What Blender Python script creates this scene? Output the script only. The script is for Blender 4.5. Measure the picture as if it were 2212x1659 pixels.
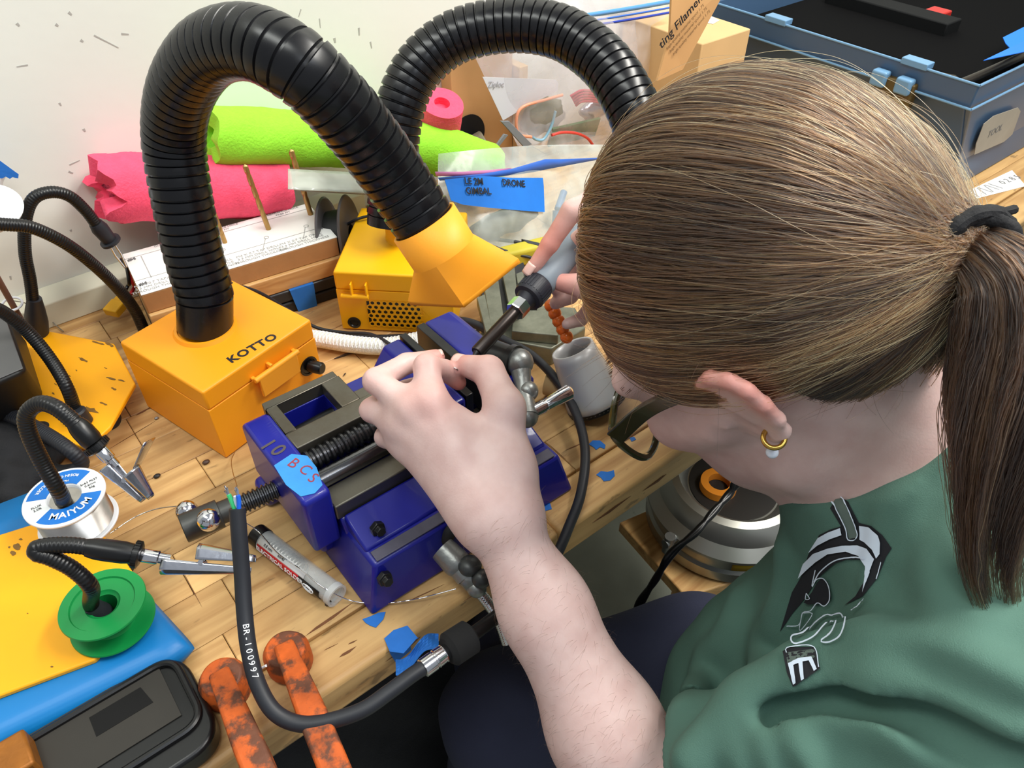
import bpy, bmesh, math, random
import numpy as np
from mathutils import Vector, Matrix
from mathutils.bvhtree import BVHTree
from mathutils.geometry import tessellate_polygon

random.seed(7)
rng = np.random.default_rng(7)
SC = bpy.context.scene
COL = SC.collection
for o in list(bpy.data.objects):
    bpy.data.objects.remove(o)

# ------------------------------------------------------------------ camera
CR = np.array([[0.7811, -0.6244, 0.0042], [-0.4185, -0.5285, -0.7386], [0.4634, 0.5752, -0.6741]])  # right, down, forward
_u, _s, _v = np.linalg.svd(CR)
CR = _u @ _v
FPX = 1661.0
CAM = np.array([0.0, 0.0, 0.5])
cam_d = bpy.data.cameras.new('camera')
cam_d.sensor_width = 36.0
cam_d.lens = FPX / 2212 * 36
cam_d.clip_start = 0.01
cam = bpy.data.objects.new('camera', cam_d)
COL.objects.link(cam)
_m = Matrix.Identity(4)
for i in range(3):
    _m[i][0], _m[i][1], _m[i][2], _m[i][3] = CR[0][i], -CR[1][i], -CR[2][i], CAM[i]
cam.matrix_world = _m
SC.camera = cam

# ------------------------------------------------------------------ light, world, exposure
vs = SC.view_settings
vs.view_transform = 'Standard'
vs.look = 'None'
vs.exposure = 0.0
vs.gamma = 1.0
vs.use_curve_mapping = False
world = bpy.data.worlds.new('room_light')
SC.world = world
world.use_nodes = True
world.node_tree.nodes['Background'].inputs[0].default_value = (0.86, 0.92, 1.0, 1)
world.node_tree.nodes['Background'].inputs[1].default_value = 0.40


def area_lamp(name, loc, target, sx, sy, power, color):
    d = bpy.data.lights.new(name, 'AREA')
    d.shape = 'RECTANGLE'
    d.size, d.size_y = sx, sy
    d.energy = power
    d.color = color
    o = bpy.data.objects.new(name, d)
    COL.objects.link(o)
    o.location = loc
    o.rotation_euler = (Vector(target) - Vector(loc)).to_track_quat('-Z', 'Y').to_euler()
    return o


area_lamp('ceiling_lamp', (1.15, -0.1, 1.6), (0.5, 0.35, 0), 1.3, 0.3, 47, (1.0, 0.97, 0.9))
area_lamp('ceiling_lamp', (-0.35, 0.35, 1.7), (0.1, 0.55, 0), 1.2, 0.3, 14, (0.97, 1.0, 0.95))
area_lamp('ceiling_lamp', (0.3, -1.1, 1.75), (0.3, -0.3, 0), 1.2, 0.3, 8, (0.85, 0.92, 1.0))


# ------------------------------------------------------------------ placing: a picture point on a plane of the room
def ray(px, py):
    return CR.T @ np.array([(px - 1106) / FPX, (py - 829.5) / FPX, 1.0])


def P(px, py, z=0.0):
    r = ray(px, py)
    return CAM + r * (z - CAM[2]) / r[2]


def PY(px, py, y):
    r = ray(px, py)
    return CAM + r * (y / r[1])


def PX(px, py, x):
    r = ray(px, py)
    return CAM + r * (x / r[0])


def D(px, py, d):
    return CAM + ray(px, py) * d


def V(*a):
    return np.array(a, float)


def unit(v):
    v = np.asarray(v, float)
    return v / max(np.linalg.norm(v), 1e-12)


# ------------------------------------------------------------------ materials
def lin(c):
    out = []
    for x in c[:3]:
        x /= 255.0
        out.append(x / 12.92 if x <= 0.04045 else ((x + 0.055) / 1.055) ** 2.4)
    return (out[0], out[1], out[2], 1.0)


MATS = {}


def mat(name, col, rough=0.5, metal=0.0, var=0.0, vscale=40, col2=None, cmix=0.5, cscale=20, csharp=0.08, bump=0.0, bscale=200,
        coat=0.0, trans=0.0, ior=1.45, sss=0.0, emit=0.0, spec=0.5, stretch=None, rvar=0.0):
    """principled surface with a noise-driven colour variation, an optional second colour in patches, and fine bump"""
    if name in MATS:
        return MATS[name]
    m = bpy.data.materials.new(name)
    m.use_nodes = True
    nt = m.node_tree
    b = nt.nodes['Principled BSDF']
    b.inputs['Roughness'].default_value = rough
    b.inputs['Metallic'].default_value = metal
    b.inputs['Coat Weight'].default_value = coat
    b.inputs['Transmission Weight'].default_value = trans
    b.inputs['IOR'].default_value = ior
    b.inputs['Specular IOR Level'].default_value = spec
    if sss:
        b.inputs['Subsurface Weight'].default_value = sss
        b.inputs['Subsurface Radius'].default_value = (1.0, 0.4, 0.25)
        b.inputs['Subsurface Scale'].default_value = 0.006
    if emit:
        b.inputs['Emission Color'].default_value = lin(col)
        b.inputs['Emission Strength'].default_value = emit
    N, L = nt.nodes.new, nt.links.new
    tc = N('ShaderNodeTexCoord')
    src = tc.outputs['Object']
    if stretch:
        mp = N('ShaderNodeMapping')
        mp.inputs['Scale'].default_value = stretch
        L(src, mp.inputs['Vector'])
        src = mp.outputs['Vector']
    c = lin(col)
    out = None
    if var or col2 is not None:
        rgb = N('ShaderNodeRGB')
        rgb.outputs[0].default_value = c
        out = rgb.outputs[0]
    if col2 is not None:
        n = N('ShaderNodeTexNoise')
        n.inputs['Scale'].default_value = cscale
        n.inputs['Detail'].default_value = 8
        n.inputs['Roughness'].default_value = 0.65
        L(src, n.inputs['Vector'])
        rp = N('ShaderNodeValToRGB')
        rp.color_ramp.elements[0].position = max(0, 1 - cmix - csharp) if False else max(0.0, 0.5 + (0.5 - cmix) * 0.5 - csharp)
        rp.color_ramp.elements[1].position = min(1.0, 0.5 + (0.5 - cmix) * 0.5 + csharp)
        L(n.outputs['Fac'], rp.inputs['Fac'])
        mx = N('ShaderNodeMix')
        mx.data_type = 'RGBA'
        L(rp.outputs['Color'], mx.inputs['Factor'])
        L(out, mx.inputs[6])
        mx.inputs[7].default_value = lin(col2)
        out = mx.outputs[2]
    if var:
        n = N('ShaderNodeTexNoise')
        n.inputs['Scale'].default_value = vscale
        n.inputs['Detail'].default_value = 6
        L(src, n.inputs['Vector'])
        mr = N('ShaderNodeMapRange')
        mr.inputs['From Min'].default_value = 0.25
        mr.inputs['From Max'].default_value = 0.75
        mr.inputs['To Min'].default_value = 1 - var
        mr.inputs['To Max'].default_value = 1 + var * 0.6
        L(n.outputs['Fac'], mr.inputs['Value'])
        mm = N('ShaderNodeVectorMath')
        mm.operation = 'SCALE'
        L(out, mm.inputs[0])
        L(mr.outputs['Result'], mm.inputs['Scale'])
        out = mm.outputs['Vector']
    if out is not None:
        L(out, b.inputs['Base Color'])
    else:
        b.inputs['Base Color'].default_value = c
    if bump or rvar:
        n = N('ShaderNodeTexNoise')
        n.inputs['Scale'].default_value = bscale
        n.inputs['Detail'].default_value = 5
        L(src, n.inputs['Vector'])
        if bump:
            bp = N('ShaderNodeBump')
            bp.inputs['Strength'].default_value = bump
            bp.inputs['Distance'].default_value = 0.001
            L(n.outputs['Fac'], bp.inputs['Height'])
            L(bp.outputs['Normal'], b.inputs['Normal'])
        if rvar:
            mr = N('ShaderNodeMapRange')
            mr.inputs['To Min'].default_value = max(0, rough - rvar)
            mr.inputs['To Max'].default_value = min(1, rough + rvar)
            L(n.outputs['Fac'], mr.inputs['Value'])
            L(mr.outputs['Result'], b.inputs['Roughness'])
    MATS[name] = m
    return m


def film(name, col, opacity, rough=0.15):
    """thin clear plastic: light passes straight through, a little of it is caught and shines"""
    if name in MATS:
        return MATS[name]
    m = bpy.data.materials.new(name)
    m.use_nodes = True
    nt = m.node_tree
    b = nt.nodes['Principled BSDF']
    b.inputs['Base Color'].default_value = lin(col)
    b.inputs['Roughness'].default_value = rough
    N, L = nt.nodes.new, nt.links.new
    t = N('ShaderNodeBsdfTransparent')
    mx = N('ShaderNodeMixShader')
    n = N('ShaderNodeTexNoise')
    n.inputs['Scale'].default_value = 30
    tc = N('ShaderNodeTexCoord')
    L(tc.outputs['Object'], n.inputs['Vector'])
    mr = N('ShaderNodeMapRange')
    mr.inputs['From Min'].default_value = 0.3
    mr.inputs['From Max'].default_value = 0.7
    mr.inputs['To Min'].default_value = opacity * 0.6
    mr.inputs['To Max'].default_value = min(1, opacity * 1.4)
    L(n.outputs['Fac'], mr.inputs['Value'])
    bp = N('ShaderNodeBump')
    bp.inputs['Strength'].default_value = 0.5
    bp.inputs['Distance'].default_value = 0.004
    L(n.outputs['Fac'], bp.inputs['Height'])
    L(bp.outputs['Normal'], b.inputs['Normal'])
    L(mr.outputs['Result'], mx.inputs[0])
    L(t.outputs[0], mx.inputs[1])
    L(b.outputs[0], mx.inputs[2])
    L(mx.outputs[0], nt.nodes['Material Output'].inputs['Surface'])
    MATS[name] = m
    return m


def wood(name, light, dark, grain=1.0, stain=True):
    """wood with stretched grain, a tone of its own per board, dirt and wear"""
    m = bpy.data.materials.new(name)
    m.use_nodes = True
    nt = m.node_tree
    b = nt.nodes['Principled BSDF']
    b.inputs['Roughness'].default_value = 0.5
    N, L = nt.nodes.new, nt.links.new
    tc = N('ShaderNodeTexCoord')
    oi = N('ShaderNodeObjectInfo')
    ad = N('ShaderNodeVectorMath')
    ad.operation = 'ADD'
    sc = N('ShaderNodeVectorMath')
    sc.operation = 'SCALE'
    cb = N('ShaderNodeCombineXYZ')
    for i in range(3):
        L(oi.outputs['Random'], cb.inputs[i])
    L(cb.outputs[0], sc.inputs[0])
    sc.inputs['Scale'].default_value = 7.0
    L(tc.outputs['Object'], ad.inputs[0])
    L(sc.outputs[0], ad.inputs[1])
    mp = N('ShaderNodeMapping')
    mp.inputs['Scale'].default_value = (5 * grain, 70 * grain, 70 * grain)
    L(ad.outputs[0], mp.inputs['Vector'])
    n1 = N('ShaderNodeTexNoise')
    n1.inputs['Scale'].default_value = 1.0
    n1.inputs['Detail'].default_value = 8
    n1.inputs['Distortion'].default_value = 0.8
    L(mp.outputs[0], n1.inputs['Vector'])
    rp = N('ShaderNodeValToRGB')
    rp.color_ramp.elements[0].position = 0.3
    rp.color_ramp.elements[0].color = lin(dark)
    rp.color_ramp.elements[1].position = 0.62
    rp.color_ramp.elements[1].color = lin(light)
    L(n1.outputs['Fac'], rp.inputs['Fac'])
    # board tone
    mr = N('ShaderNodeMapRange')
    mr.inputs['To Min'].default_value = 0.8
    mr.inputs['To Max'].default_value = 1.12
    L(oi.outputs['Random'], mr.inputs['Value'])
    vm = N('ShaderNodeVectorMath')
    vm.operation = 'SCALE'
    L(rp.outputs['Color'], vm.inputs[0])
    L(mr.outputs['Result'], vm.inputs['Scale'])
    out = vm.outputs[0]
    if stain:
        for s, lo, hi, c, st in ((9, 0.55, 0.75, (92, 74, 52), (1, 1, 1)), (60, 0.66, 0.72, (60, 44, 30), (0.5, 1.6, 1)), (140, 0.68, 0.74, (70, 48, 34), (0.4, 2, 1))):
            mpp = N('ShaderNodeMapping')
            mpp.inputs['Scale'].default_value = st
            mpp.inputs['Location'].default_value = (s * 0.1, 0.3, 0)
            L(tc.outputs['Object'], mpp.inputs['Vector'])
            n2 = N('ShaderNodeTexNoise')
            n2.inputs['Scale'].default_value = s
            n2.inputs['Detail'].default_value = 5
            L(mpp.outputs[0], n2.inputs['Vector'])
            r2 = N('ShaderNodeMapRange')
            r2.inputs['From Min'].default_value = lo
            r2.inputs['From Max'].default_value = hi
            r2.inputs['To Max'].default_value = 0.5
            L(n2.outputs['Fac'], r2.inputs['Value'])
            mx = N('ShaderNodeMix')
            mx.data_type = 'RGBA'
            L(r2.outputs['Result'], mx.inputs['Factor'])
            L(out, mx.inputs[6])
            mx.inputs[7].default_value = lin(c)
            out = mx.outputs[2]
    L(out, b.inputs['Base Color'])
    bp = N('ShaderNodeBump')
    bp.inputs['Strength'].default_value = 0.25
    bp.inputs['Distance'].default_value = 0.001
    L(n1.outputs['Fac'], bp.inputs['Height'])
    L(bp.outputs['Normal'], b.inputs['Normal'])
    MATS[name] = m
    return m


# ------------------------------------------------------------------ objects
def setp(o, label=None, cat=None, group=None, kind=None):
    if label:
        o['label'] = label
    if cat:
        o['category'] = cat
    if group:
        o['group'] = group
    if kind:
        o['kind'] = kind
    return o


def thing(name, label, cat, loc, rotz=0.0, group=None):
    o = bpy.data.objects.new(name, None)
    o.empty_display_size = 0.02
    COL.objects.link(o)
    o.location = Vector([float(x) for x in loc])
    o.rotation_euler = (0, 0, rotz)
    return setp(o, label, cat, group)


def root_matrix(o):
    m = Matrix.LocRotScale(o.location, o.rotation_euler, None)
    if o.parent:
        m = root_matrix(o.parent) @ o.matrix_parent_inverse @ m
    return m


def adopt(o, parent, world=True):
    if parent is not None:
        o.parent = parent
        if world:
            o.matrix_parent_inverse = root_matrix(parent).inverted()
    return o


def frame(axis, up=(0, 0, 1)):
    a = unit(axis)
    u = np.asarray(up, float)
    if abs(a @ unit(u)) > 0.98:
        u = V(1, 0, 0) if abs(a[0]) < 0.9 else V(0, 1, 0)
    n = unit(np.cross(u, a))
    b = np.cross(a, n)
    return a, n, b


def spline(pts, n=40, closed=False):
    p = np.asarray(pts, float)
    if len(p) == 2:
        t = np.linspace(0, 1, n)[:, None]
        return p[0] * (1 - t) + p[1] * t
    if closed:
        q = np.vstack([p[-1], p, p[0], p[1]])
    else:
        q = np.vstack([2 * p[0] - p[1], p, 2 * p[-1] - p[-2]])
    out = []
    for i in range(1, len(q) - 2):
        t = np.linspace(0, 1, 24, endpoint=False)[:, None]
        a, b, c, d = q[i - 1], q[i], q[i + 1], q[i + 2]
        out.append(0.5 * (2 * b + (c - a) * t + (2 * a - 5 * b + 4 * c - d) * t ** 2 + (3 * b - a - 3 * c + d) * t ** 3))
    out = np.vstack(out + ([q[-2][None]] if not closed else [out[0][:1]]))
    s = np.concatenate([[0], np.cumsum(np.linalg.norm(np.diff(out, axis=0), axis=1))])
    tt = np.linspace(0, s[-1], n)
    return np.stack([np.interp(tt, s, out[:, k]) for k in range(out.shape[1])], 1)


class MB:
    """collects shapes and links them as ONE mesh object"""

    def __init__(self):
        self.v, self.f = [], []

    def add(self, verts, faces):
        o = len(self.v)
        self.v += [tuple(float(x) for x in p) for p in verts]
        self.f += [tuple(int(i) + o for i in q) for q in faces]
        return self

    def box(self, lo, hi, rz=0.0, about=None):
        lo, hi = np.asarray(lo, float), np.asarray(hi, float)
        v = np.array([(x, y, z) for z in (lo[2], hi[2]) for y in (lo[1], hi[1]) for x in (lo[0], hi[0])])
        if rz:
            c = (lo + hi) / 2 if about is None else np.asarray(about)
            R = np.array([[math.cos(rz), -math.sin(rz), 0], [math.sin(rz), math.cos(rz), 0], [0, 0, 1]])
            v = (v - c) @ R.T + c
        return self.add(v, [(0, 2, 3, 1), (4, 5, 7, 6), (0, 1, 5, 4), (1, 3, 7, 5), (3, 2, 6, 7), (2, 0, 4, 6)])

    def obox(self, c, ax, ay, az, sx, sy, sz):
        c = np.asarray(c)
        ax, ay, az = unit(ax), unit(ay), unit(az)
        v = [c + ax * sx / 2 * i + ay * sy / 2 * j + az * sz / 2 * k for k in (-1, 1) for j in (-1, 1) for i in (-1, 1)]
        return self.add(v, [(0, 2, 3, 1), (4, 5, 7, 6), (0, 1, 5, 4), (1, 3, 7, 5), (3, 2, 6, 7), (2, 0, 4, 6)])

    def sweep(self, path, radii, seg=12, caps=True, up=(0, 0, 1), closed=False, squash=None):
        p = np.asarray(path, float)
        n = len(p)
        r = np.broadcast_to(np.asarray(radii, float), (n,))
        t = np.gradient(p, axis=0)
        t /= np.maximum(np.linalg.norm(t, axis=1), 1e-12)[:, None]
        _, nn, _b = frame(t[0], up)
        vs_, fs = [], []
        ang = np.linspace(0, 2 * math.pi, seg, endpoint=False)
        for i in range(n):
            nn = nn - t[i] * (nn @ t[i])
            nn = unit(nn)
            bb = np.cross(t[i], nn)
            k = 1.0 if squash is None else squash
            for a in ang:
                vs_.append(p[i] + r[i] * (nn * math.cos(a) + bb * math.sin(a) * k))
        for i in range(n - 1):
            for j in range(seg):
                k = (j + 1) % seg
                fs.append((i * seg + j, i * seg + k, (i + 1) * seg + k, (i + 1) * seg + j))
        if closed:
            for j in range(seg):
                k = (j + 1) % seg
                fs.append(((n - 1) * seg + j, (n - 1) * seg + k, k, j))
        elif caps:
            fs.append(tuple(range(seg))[::-1])
            fs.append(tuple((n - 1) * seg + j for j in range(seg)))
        return self.add(vs_, fs)

    def cyl(self, a, b, r0, r1=None, seg=24, caps=True):
        return self.sweep([a, b], [r0, r0 if r1 is None else r1], seg, caps)

    def lathe(self, prof, origin, axis=(0, 0, 1), seg=40, up=(1, 0, 0), close=False):
        a, n, b = frame(axis, up)
        o = np.asarray(origin, float)
        vs_, fs = [], []
        m = len(prof)
        for (r, h) in prof:
            for j in range(seg):
                t = 2 * math.pi * j / seg
                vs_.append(o + a * h + (n * math.cos(t) + b * math.sin(t)) * r)
        for i in range(m - 1 + (1 if close else 0)):
            for j in range(seg):
                k = (j + 1) % seg
                i2 = (i + 1) % m
                fs.append((i * seg + j, i * seg + k, i2 * seg + k, i2 * seg + j))
        if not close:
            if prof[0][0] > 1e-6:
                fs.append(tuple(range(seg))[::-1])
            if prof[-1][0] > 1e-6:
                fs.append(tuple((m - 1) * seg + j for j in range(seg)))
        return self.add(vs_, fs)

    def ball(self, c, r, seg=20, scale=(1, 1, 1), rot=None):
        c = np.asarray(c, float)
        vs_, fs = [], []
        rings = seg // 2
        for i in range(rings + 1):
            ph = math.pi * i / rings
            for j in range(seg):
                t = 2 * math.pi * j / seg
                q = np.array([math.sin(ph) * math.cos(t), math.sin(ph) * math.sin(t), math.cos(ph)]) * r * np.asarray(scale)
                if rot is not None:
                    q = rot @ q
                vs_.append(c + q)
        for i in range(rings):
            for j in range(seg):
                k = (j + 1) % seg
                fs.append((i * seg + j, (i + 1) * seg + j, (i + 1) * seg + k, i * seg + k))
        return self.add(vs_, fs)

    def prism(self, poly, h, up=(0, 0, 1)):
        """polygon of 3-D points raised by h along up"""
        p = [np.asarray(q, float) for q in poly]
        u = unit(up)
        n = len(p)
        nrm = sum(np.cross(p[i] - p[0], p[(i + 1) % n] - p[0]) for i in range(1, n - 1))
        if nrm @ u < 0:
            p = p[::-1]
        v = p + [q + u * h for q in p]
        f = [tuple(range(n))[::-1], tuple(range(n, 2 * n))]
        for i in range(n):
            k = (i + 1) % n
            f.append((i, k, n + k, n + i))
        return self.add(v, f)

    def grid(self, fn, nu, nv):
        v = [fn(i / nu, j / nv) for j in range(nv + 1) for i in range(nu + 1)]
        f = [(j * (nu + 1) + i, j * (nu + 1) + i + 1, (j + 1) * (nu + 1) + i + 1, (j + 1) * (nu + 1) + i) for j in range(nv) for i in range(nu)]
        return self.add(v, f)

    def build(self, name, m, parent=None, smooth=True, angle=35, bevel=0.0, bseg=2, solid=0.0, sub=0, world=True, fix=True):
        me = bpy.data.meshes.new(name)
        me.from_pydata(self.v, [], self.f)
        if fix:
            bm = bmesh.new()
            bm.from_mesh(me)
            bmesh.ops.remove_doubles(bm, verts=bm.verts, dist=1e-6)
            bmesh.ops.recalc_face_normals(bm, faces=bm.faces)
            bm.to_mesh(me)
            bm.free()
        if smooth:
            me.polygons.foreach_set('use_smooth', [True] * len(me.polygons))
            me.set_sharp_from_angle(angle=math.radians(angle))
        o = bpy.data.objects.new(name, me)
        COL.objects.link(o)
        if m is not None:
            me.materials.append(m)
        adopt(o, parent, world)
        if solid:
            md = o.modifiers.new('thick', 'SOLIDIFY')
            md.thickness = solid
            md.offset = 0
        if bevel:
            md = o.modifiers.new('bevel', 'BEVEL')
            md.width = bevel
            md.segments = bseg
            md.limit_method = 'ANGLE'
            md.angle_limit = math.radians(35)
            md.harden_normals = False
        if sub:
            md = o.modifiers.new('sub', 'SUBSURF')
            md.levels = md.render_levels = sub
        return o


def copy_part(o, parent=None):
    c = o.copy()
    COL.objects.link(c)
    if parent is not None:
        c.parent = parent
    return c


def text(body, parent, origin, xdir, ydir, size, m, name='lettering', ext=0.00008, align='CENTER', shear=0.0, space=1.0, bold=0.0):
    cu = bpy.data.curves.new(name, 'FONT')
    cu.body = body
    cu.size = size
    cu.extrude = ext
    cu.align_x = align
    cu.align_y = 'CENTER'
    cu.shear = shear
    cu.space_character = space
    cu.offset = bold
    cu.resolution_u = 3
    cu.materials.append(m)
    o = bpy.data.objects.new(name, cu)
    COL.objects.link(o)
    x = unit(xdir)
    z = unit(np.cross(x, np.asarray(ydir, float)))
    y = np.cross(z, x)
    mt = Matrix.Identity(4)
    for i in range(3):
        mt[i][0], mt[i][1], mt[i][2], mt[i][3] = x[i], y[i], z[i], float(origin[i])
    if parent is not None:
        o.parent = parent
        o.matrix_parent_inverse = root_matrix(parent).inverted()
    o.matrix_local = mt if parent is None else o.matrix_parent_inverse @ mt
    if parent is not None:
        o.matrix_basis = mt
    return o


# ------------------------------------------------------------------ smooth solids from distance fields (body, clothes)
def smin(a, b, k):
    h = np.maximum(k - np.abs(a - b), 0.0) / k
    return np.minimum(a, b) - h * h * k * 0.25


def sd_cone(p, a, b, ra, rb):
    a, b = np.asarray(a), np.asarray(b)
    ab = b - a
    t = np.clip(((p - a) @ ab) / (ab @ ab), 0, 1)
    return np.linalg.norm(p - a - t[:, None] * ab, axis=1) - (ra + (rb - ra) * t)


def sd_ell(p, c, r, R=None):
    q = p - np.asarray(c)
    if R is not None:
        q = q @ R  # columns of R are the axes
    r = np.asarray(r, float)
    k0 = np.linalg.norm(q / r, axis=1)
    k1 = np.linalg.norm(q / (r * r), axis=1)
    return k0 * (k0 - 1.0) / np.maximum(k1, 1e-9)


def mesh_sdf(fn, lo, hi, vox, B=12, slack=1.6):
    lo = np.asarray(lo, float)
    nb = np.ceil((np.asarray(hi) - lo) / (vox * B)).astype(int)
    gi = np.stack(np.meshgrid(*[np.arange(k) for k in nb], indexing='ij'), -1).reshape(-1, 3)
    cen = lo + (gi + 0.5) * B * vox
    keep = []
    for s in range(0, len(cen), 40000):
        d = fn(cen[s:s + 40000])
        keep.append(np.abs(d) < B * vox * 0.87 * slack)
    gi = gi[np.concatenate(keep)]
    dims = nb * B + 2
    lat = np.stack(np.meshgrid(*[np.arange(B + 1)] * 3, indexing='ij'), -1).reshape(-1, 3)
    n1 = B + 1
    cid, cpos, quads = [], [], []

    def gid(c):
        return (c[..., 0].astype(np.int64) * dims[1] + c[..., 1]) * dims[2] + c[..., 2]
    CH = 10
    off = np.array([(i, j, k) for i in (0, 1) for j in (0, 1) for k in (0, 1)])
    edges = [(a, b) for a in range(8) for b in range(a + 1, 8) if np.abs(off[a] - off[b]).sum() == 1]
    for s in range(0, len(gi), CH):
        g = gi[s:s + CH]
        idx = g[:, None, :] * B + lat[None]
        f_ = fn
        if hasattr(fn, 'local'):
            f_ = fn.local(lo + g.min(0) * B * vox, lo + (g.max(0) + 1) * B * vox)
        d = f_((lo + idx.reshape(-1, 3) * vox)).reshape(len(g), n1, n1, n1)
        cs = [d[:, o[0]:o[0] + B, o[1]:o[1] + B, o[2]:o[2] + B] for o in off]
        st = np.stack(cs, -1)
        ins = st < 0
        act = ins.any(-1) & ~ins.all(-1)
        w = np.argwhere(act)
        if not len(w):
            continue
        vals = st[act]
        acc = np.zeros((len(vals), 3))
        cnt = np.zeros(len(vals))
        for a, b in edges:
            x = (vals[:, a] < 0) != (vals[:, b] < 0)
            den = vals[:, a] - vals[:, b]
            t = np.where(x, vals[:, a] / np.where(np.abs(den) < 1e-12, 1, den), 0)
            pt = off[a] + t[:, None] * (off[b] - off[a])
            acc += np.where(x[:, None], pt, 0)
            cnt += x
        c = g[w[:, 0]] * B + w[:, 1:]
        cid.append(gid(c))
        cpos.append(lo + (c + acc / cnt[:, None]) * vox)
        s0 = vals[:, 0] < 0
        for ax, o in ((0, 4), (1, 2), (2, 1)):
            s1 = vals[:, o] < 0
            x = s0 != s1
            if not x.any():
                continue
            cc = c[x]
            e1, e2 = np.zeros(3, int), np.zeros(3, int)
            e1[(ax + 1) % 3] = 1
            e2[(ax + 2) % 3] = 1
            q = np.stack([gid(cc), gid(cc - e1), gid(cc - e1 - e2), gid(cc - e2)], 1)
            fl = s0[x]
            q[~fl] = q[~fl][:, ::-1]
            quads.append(q)
    cid = np.concatenate(cid)
    cpos = np.concatenate(cpos)
    q = np.concatenate(quads)
    o = np.argsort(cid)
    cid, cpos = cid[o], cpos[o]
    ix = np.searchsorted(cid, q)
    ix = np.minimum(ix, len(cid) - 1)
    ok = (cid[ix] == q).all(1)
    return cpos, ix[ok]


def solid(name, V_, F_, m, parent=None, attr=None):
    me = bpy.data.meshes.new(name)
    me.vertices.add(len(V_))
    me.vertices.foreach_set('co', V_.astype(np.float32).ravel())
    me.loops.add(F_.size)
    me.loops.foreach_set('vertex_index', F_.astype(np.int32).ravel())
    me.polygons.add(len(F_))
    me.polygons.foreach_set('loop_start', np.arange(0, F_.size, 4, dtype=np.int32))
    me.update(calc_edges=True)
    me.validate()
    me.polygons.foreach_set('use_smooth', np.ones(len(me.polygons), bool))
    if attr is not None:
        for k, a in attr.items():
            at = me.attributes.new(k, 'FLOAT', 'POINT')
            at.data.foreach_set('value', a.astype(np.float32))
    me.materials.append(m)
    o = bpy.data.objects.new(name, me)
    COL.objects.link(o)
    return adopt(o, parent)

# ------------------------------------------------------------------ shared materials
M_WALL = mat('painted_wall', (226, 228, 220), 0.55, var=0.03, vscale=6, col2=(176, 172, 162), cmix=0.0, cscale=38, csharp=0.02, bump=0.15, bscale=90)
M_TRIM = mat('painted_trim', (214, 212, 190), 0.5, var=0.04, vscale=30)
M_FLOOR = mat('concrete', (140, 144, 130), 0.7, var=0.15, vscale=14, col2=(52, 48, 42), cmix=0.02, cscale=30, bump=0.3)
M_BENCH = wood('bench_wood', (212, 172, 114), (170, 126, 74))
M_PINE = wood('pale_wood', (214, 172, 112), (180, 132, 78), 1.3, stain=False)
M_MDF = mat('fibreboard', (176, 130, 82), 0.75, var=0.08, vscale=60, bump=0.2)
M_ORANGE = mat('orange_plastic', (250, 160, 24), 0.42, var=0.02, vscale=15, bump=0.06, bscale=900)
M_ORANGE2 = mat('orange_plastic_matt', (250, 164, 40), 0.5, bump=0.08, bscale=700)
M_YELLOW = mat('yellow_plastic', (246, 182, 12), 0.45, bump=0.06, bscale=900)
M_BLACK = mat('black_plastic', (13, 13, 14), 0.33)
M_BLACKM = mat('black_matt', (26, 26, 27), 0.6, var=0.12)
M_HOSE = mat('hose_black', (15, 15, 18), 0.27, var=0.1, vscale=40, rvar=0.06, bscale=60)
M_RUBBER = mat('rubber_black', (34, 36, 42), 0.5, var=0.1, vscale=120)
M_CHROME = mat('chrome', (214, 214, 218), 0.14, 1.0)
M_STEEL = mat('machined_steel', (118, 114, 104), 0.42, 0.85, var=0.18, vscale=50, col2=(84, 76, 64), cmix=0.35, cscale=25, csharp=0.2, bump=0.1)
M_DKSTEEL = mat('dark_steel', (62, 62, 62), 0.34, 0.8, var=0.2, vscale=60)
M_CAST = mat('cast_grey_metal', (136, 138, 136), 0.4, 0.75, var=0.15, vscale=60, bump=0.25, bscale=300)
M_BLUE = mat('blue_enamel', (18, 24, 132), 0.38, var=0.12, vscale=30, col2=(66, 60, 74), cmix=0.04, cscale=28, csharp=0.03, coat=0.25)
M_TAPE = mat('blue_masking_tape', (36, 112, 200), 0.75, var=0.12, vscale=70, bump=0.25, bscale=300)
M_INK = mat('black_ink', (30, 30, 34), 0.6)
M_WHITEP = mat('white_paper', (236, 236, 232), 0.8, var=0.02)
M_WHITE = mat('white_plastic', (232, 234, 238), 0.35, trans=0.0)
M_PRINT = mat('grey_print', (150, 150, 150), 0.8)
M_CARD = mat('cardboard', (190, 146, 96), 0.85, var=0.05, vscale=20)
M_CARD2 = mat('cardboard_light', (208, 172, 122), 0.85, var=0.05, vscale=20)


# ------------------------------------------------------------------ the setting
def struct(name, mb, m, **k):
    o = mb.build(name, m, None, **k)
    o['kind'] = 'structure'
    return o


WALL_Y = 0.812
struct('wall_back', MB().box((-2.2, WALL_Y, -0.75), (3.4, WALL_Y + 0.1, 2.0)), M_WALL, smooth=False)
struct('floor', MB().box((-2.2, -2.4, -0.80), (3.4, WALL_Y + 0.1, -0.75)), M_FLOOR, smooth=False)
struct('wall_right', MB().box((3.4, -2.4, -0.80), (3.5, WALL_Y + 0.1, 2.0)), M_WALL, smooth=False)
bb = MB()
bb.prism([(-2.2, WALL_Y, 0), (-2.2, 0.793, 0), (-2.2, 0.793, 0.027), (-2.2, 0.8, 0.034), (-2.2, WALL_Y, 0.037)], 2.6, (1, 0, 0))
struct('trim_1', bb, M_TRIM, bevel=0.001)

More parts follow.
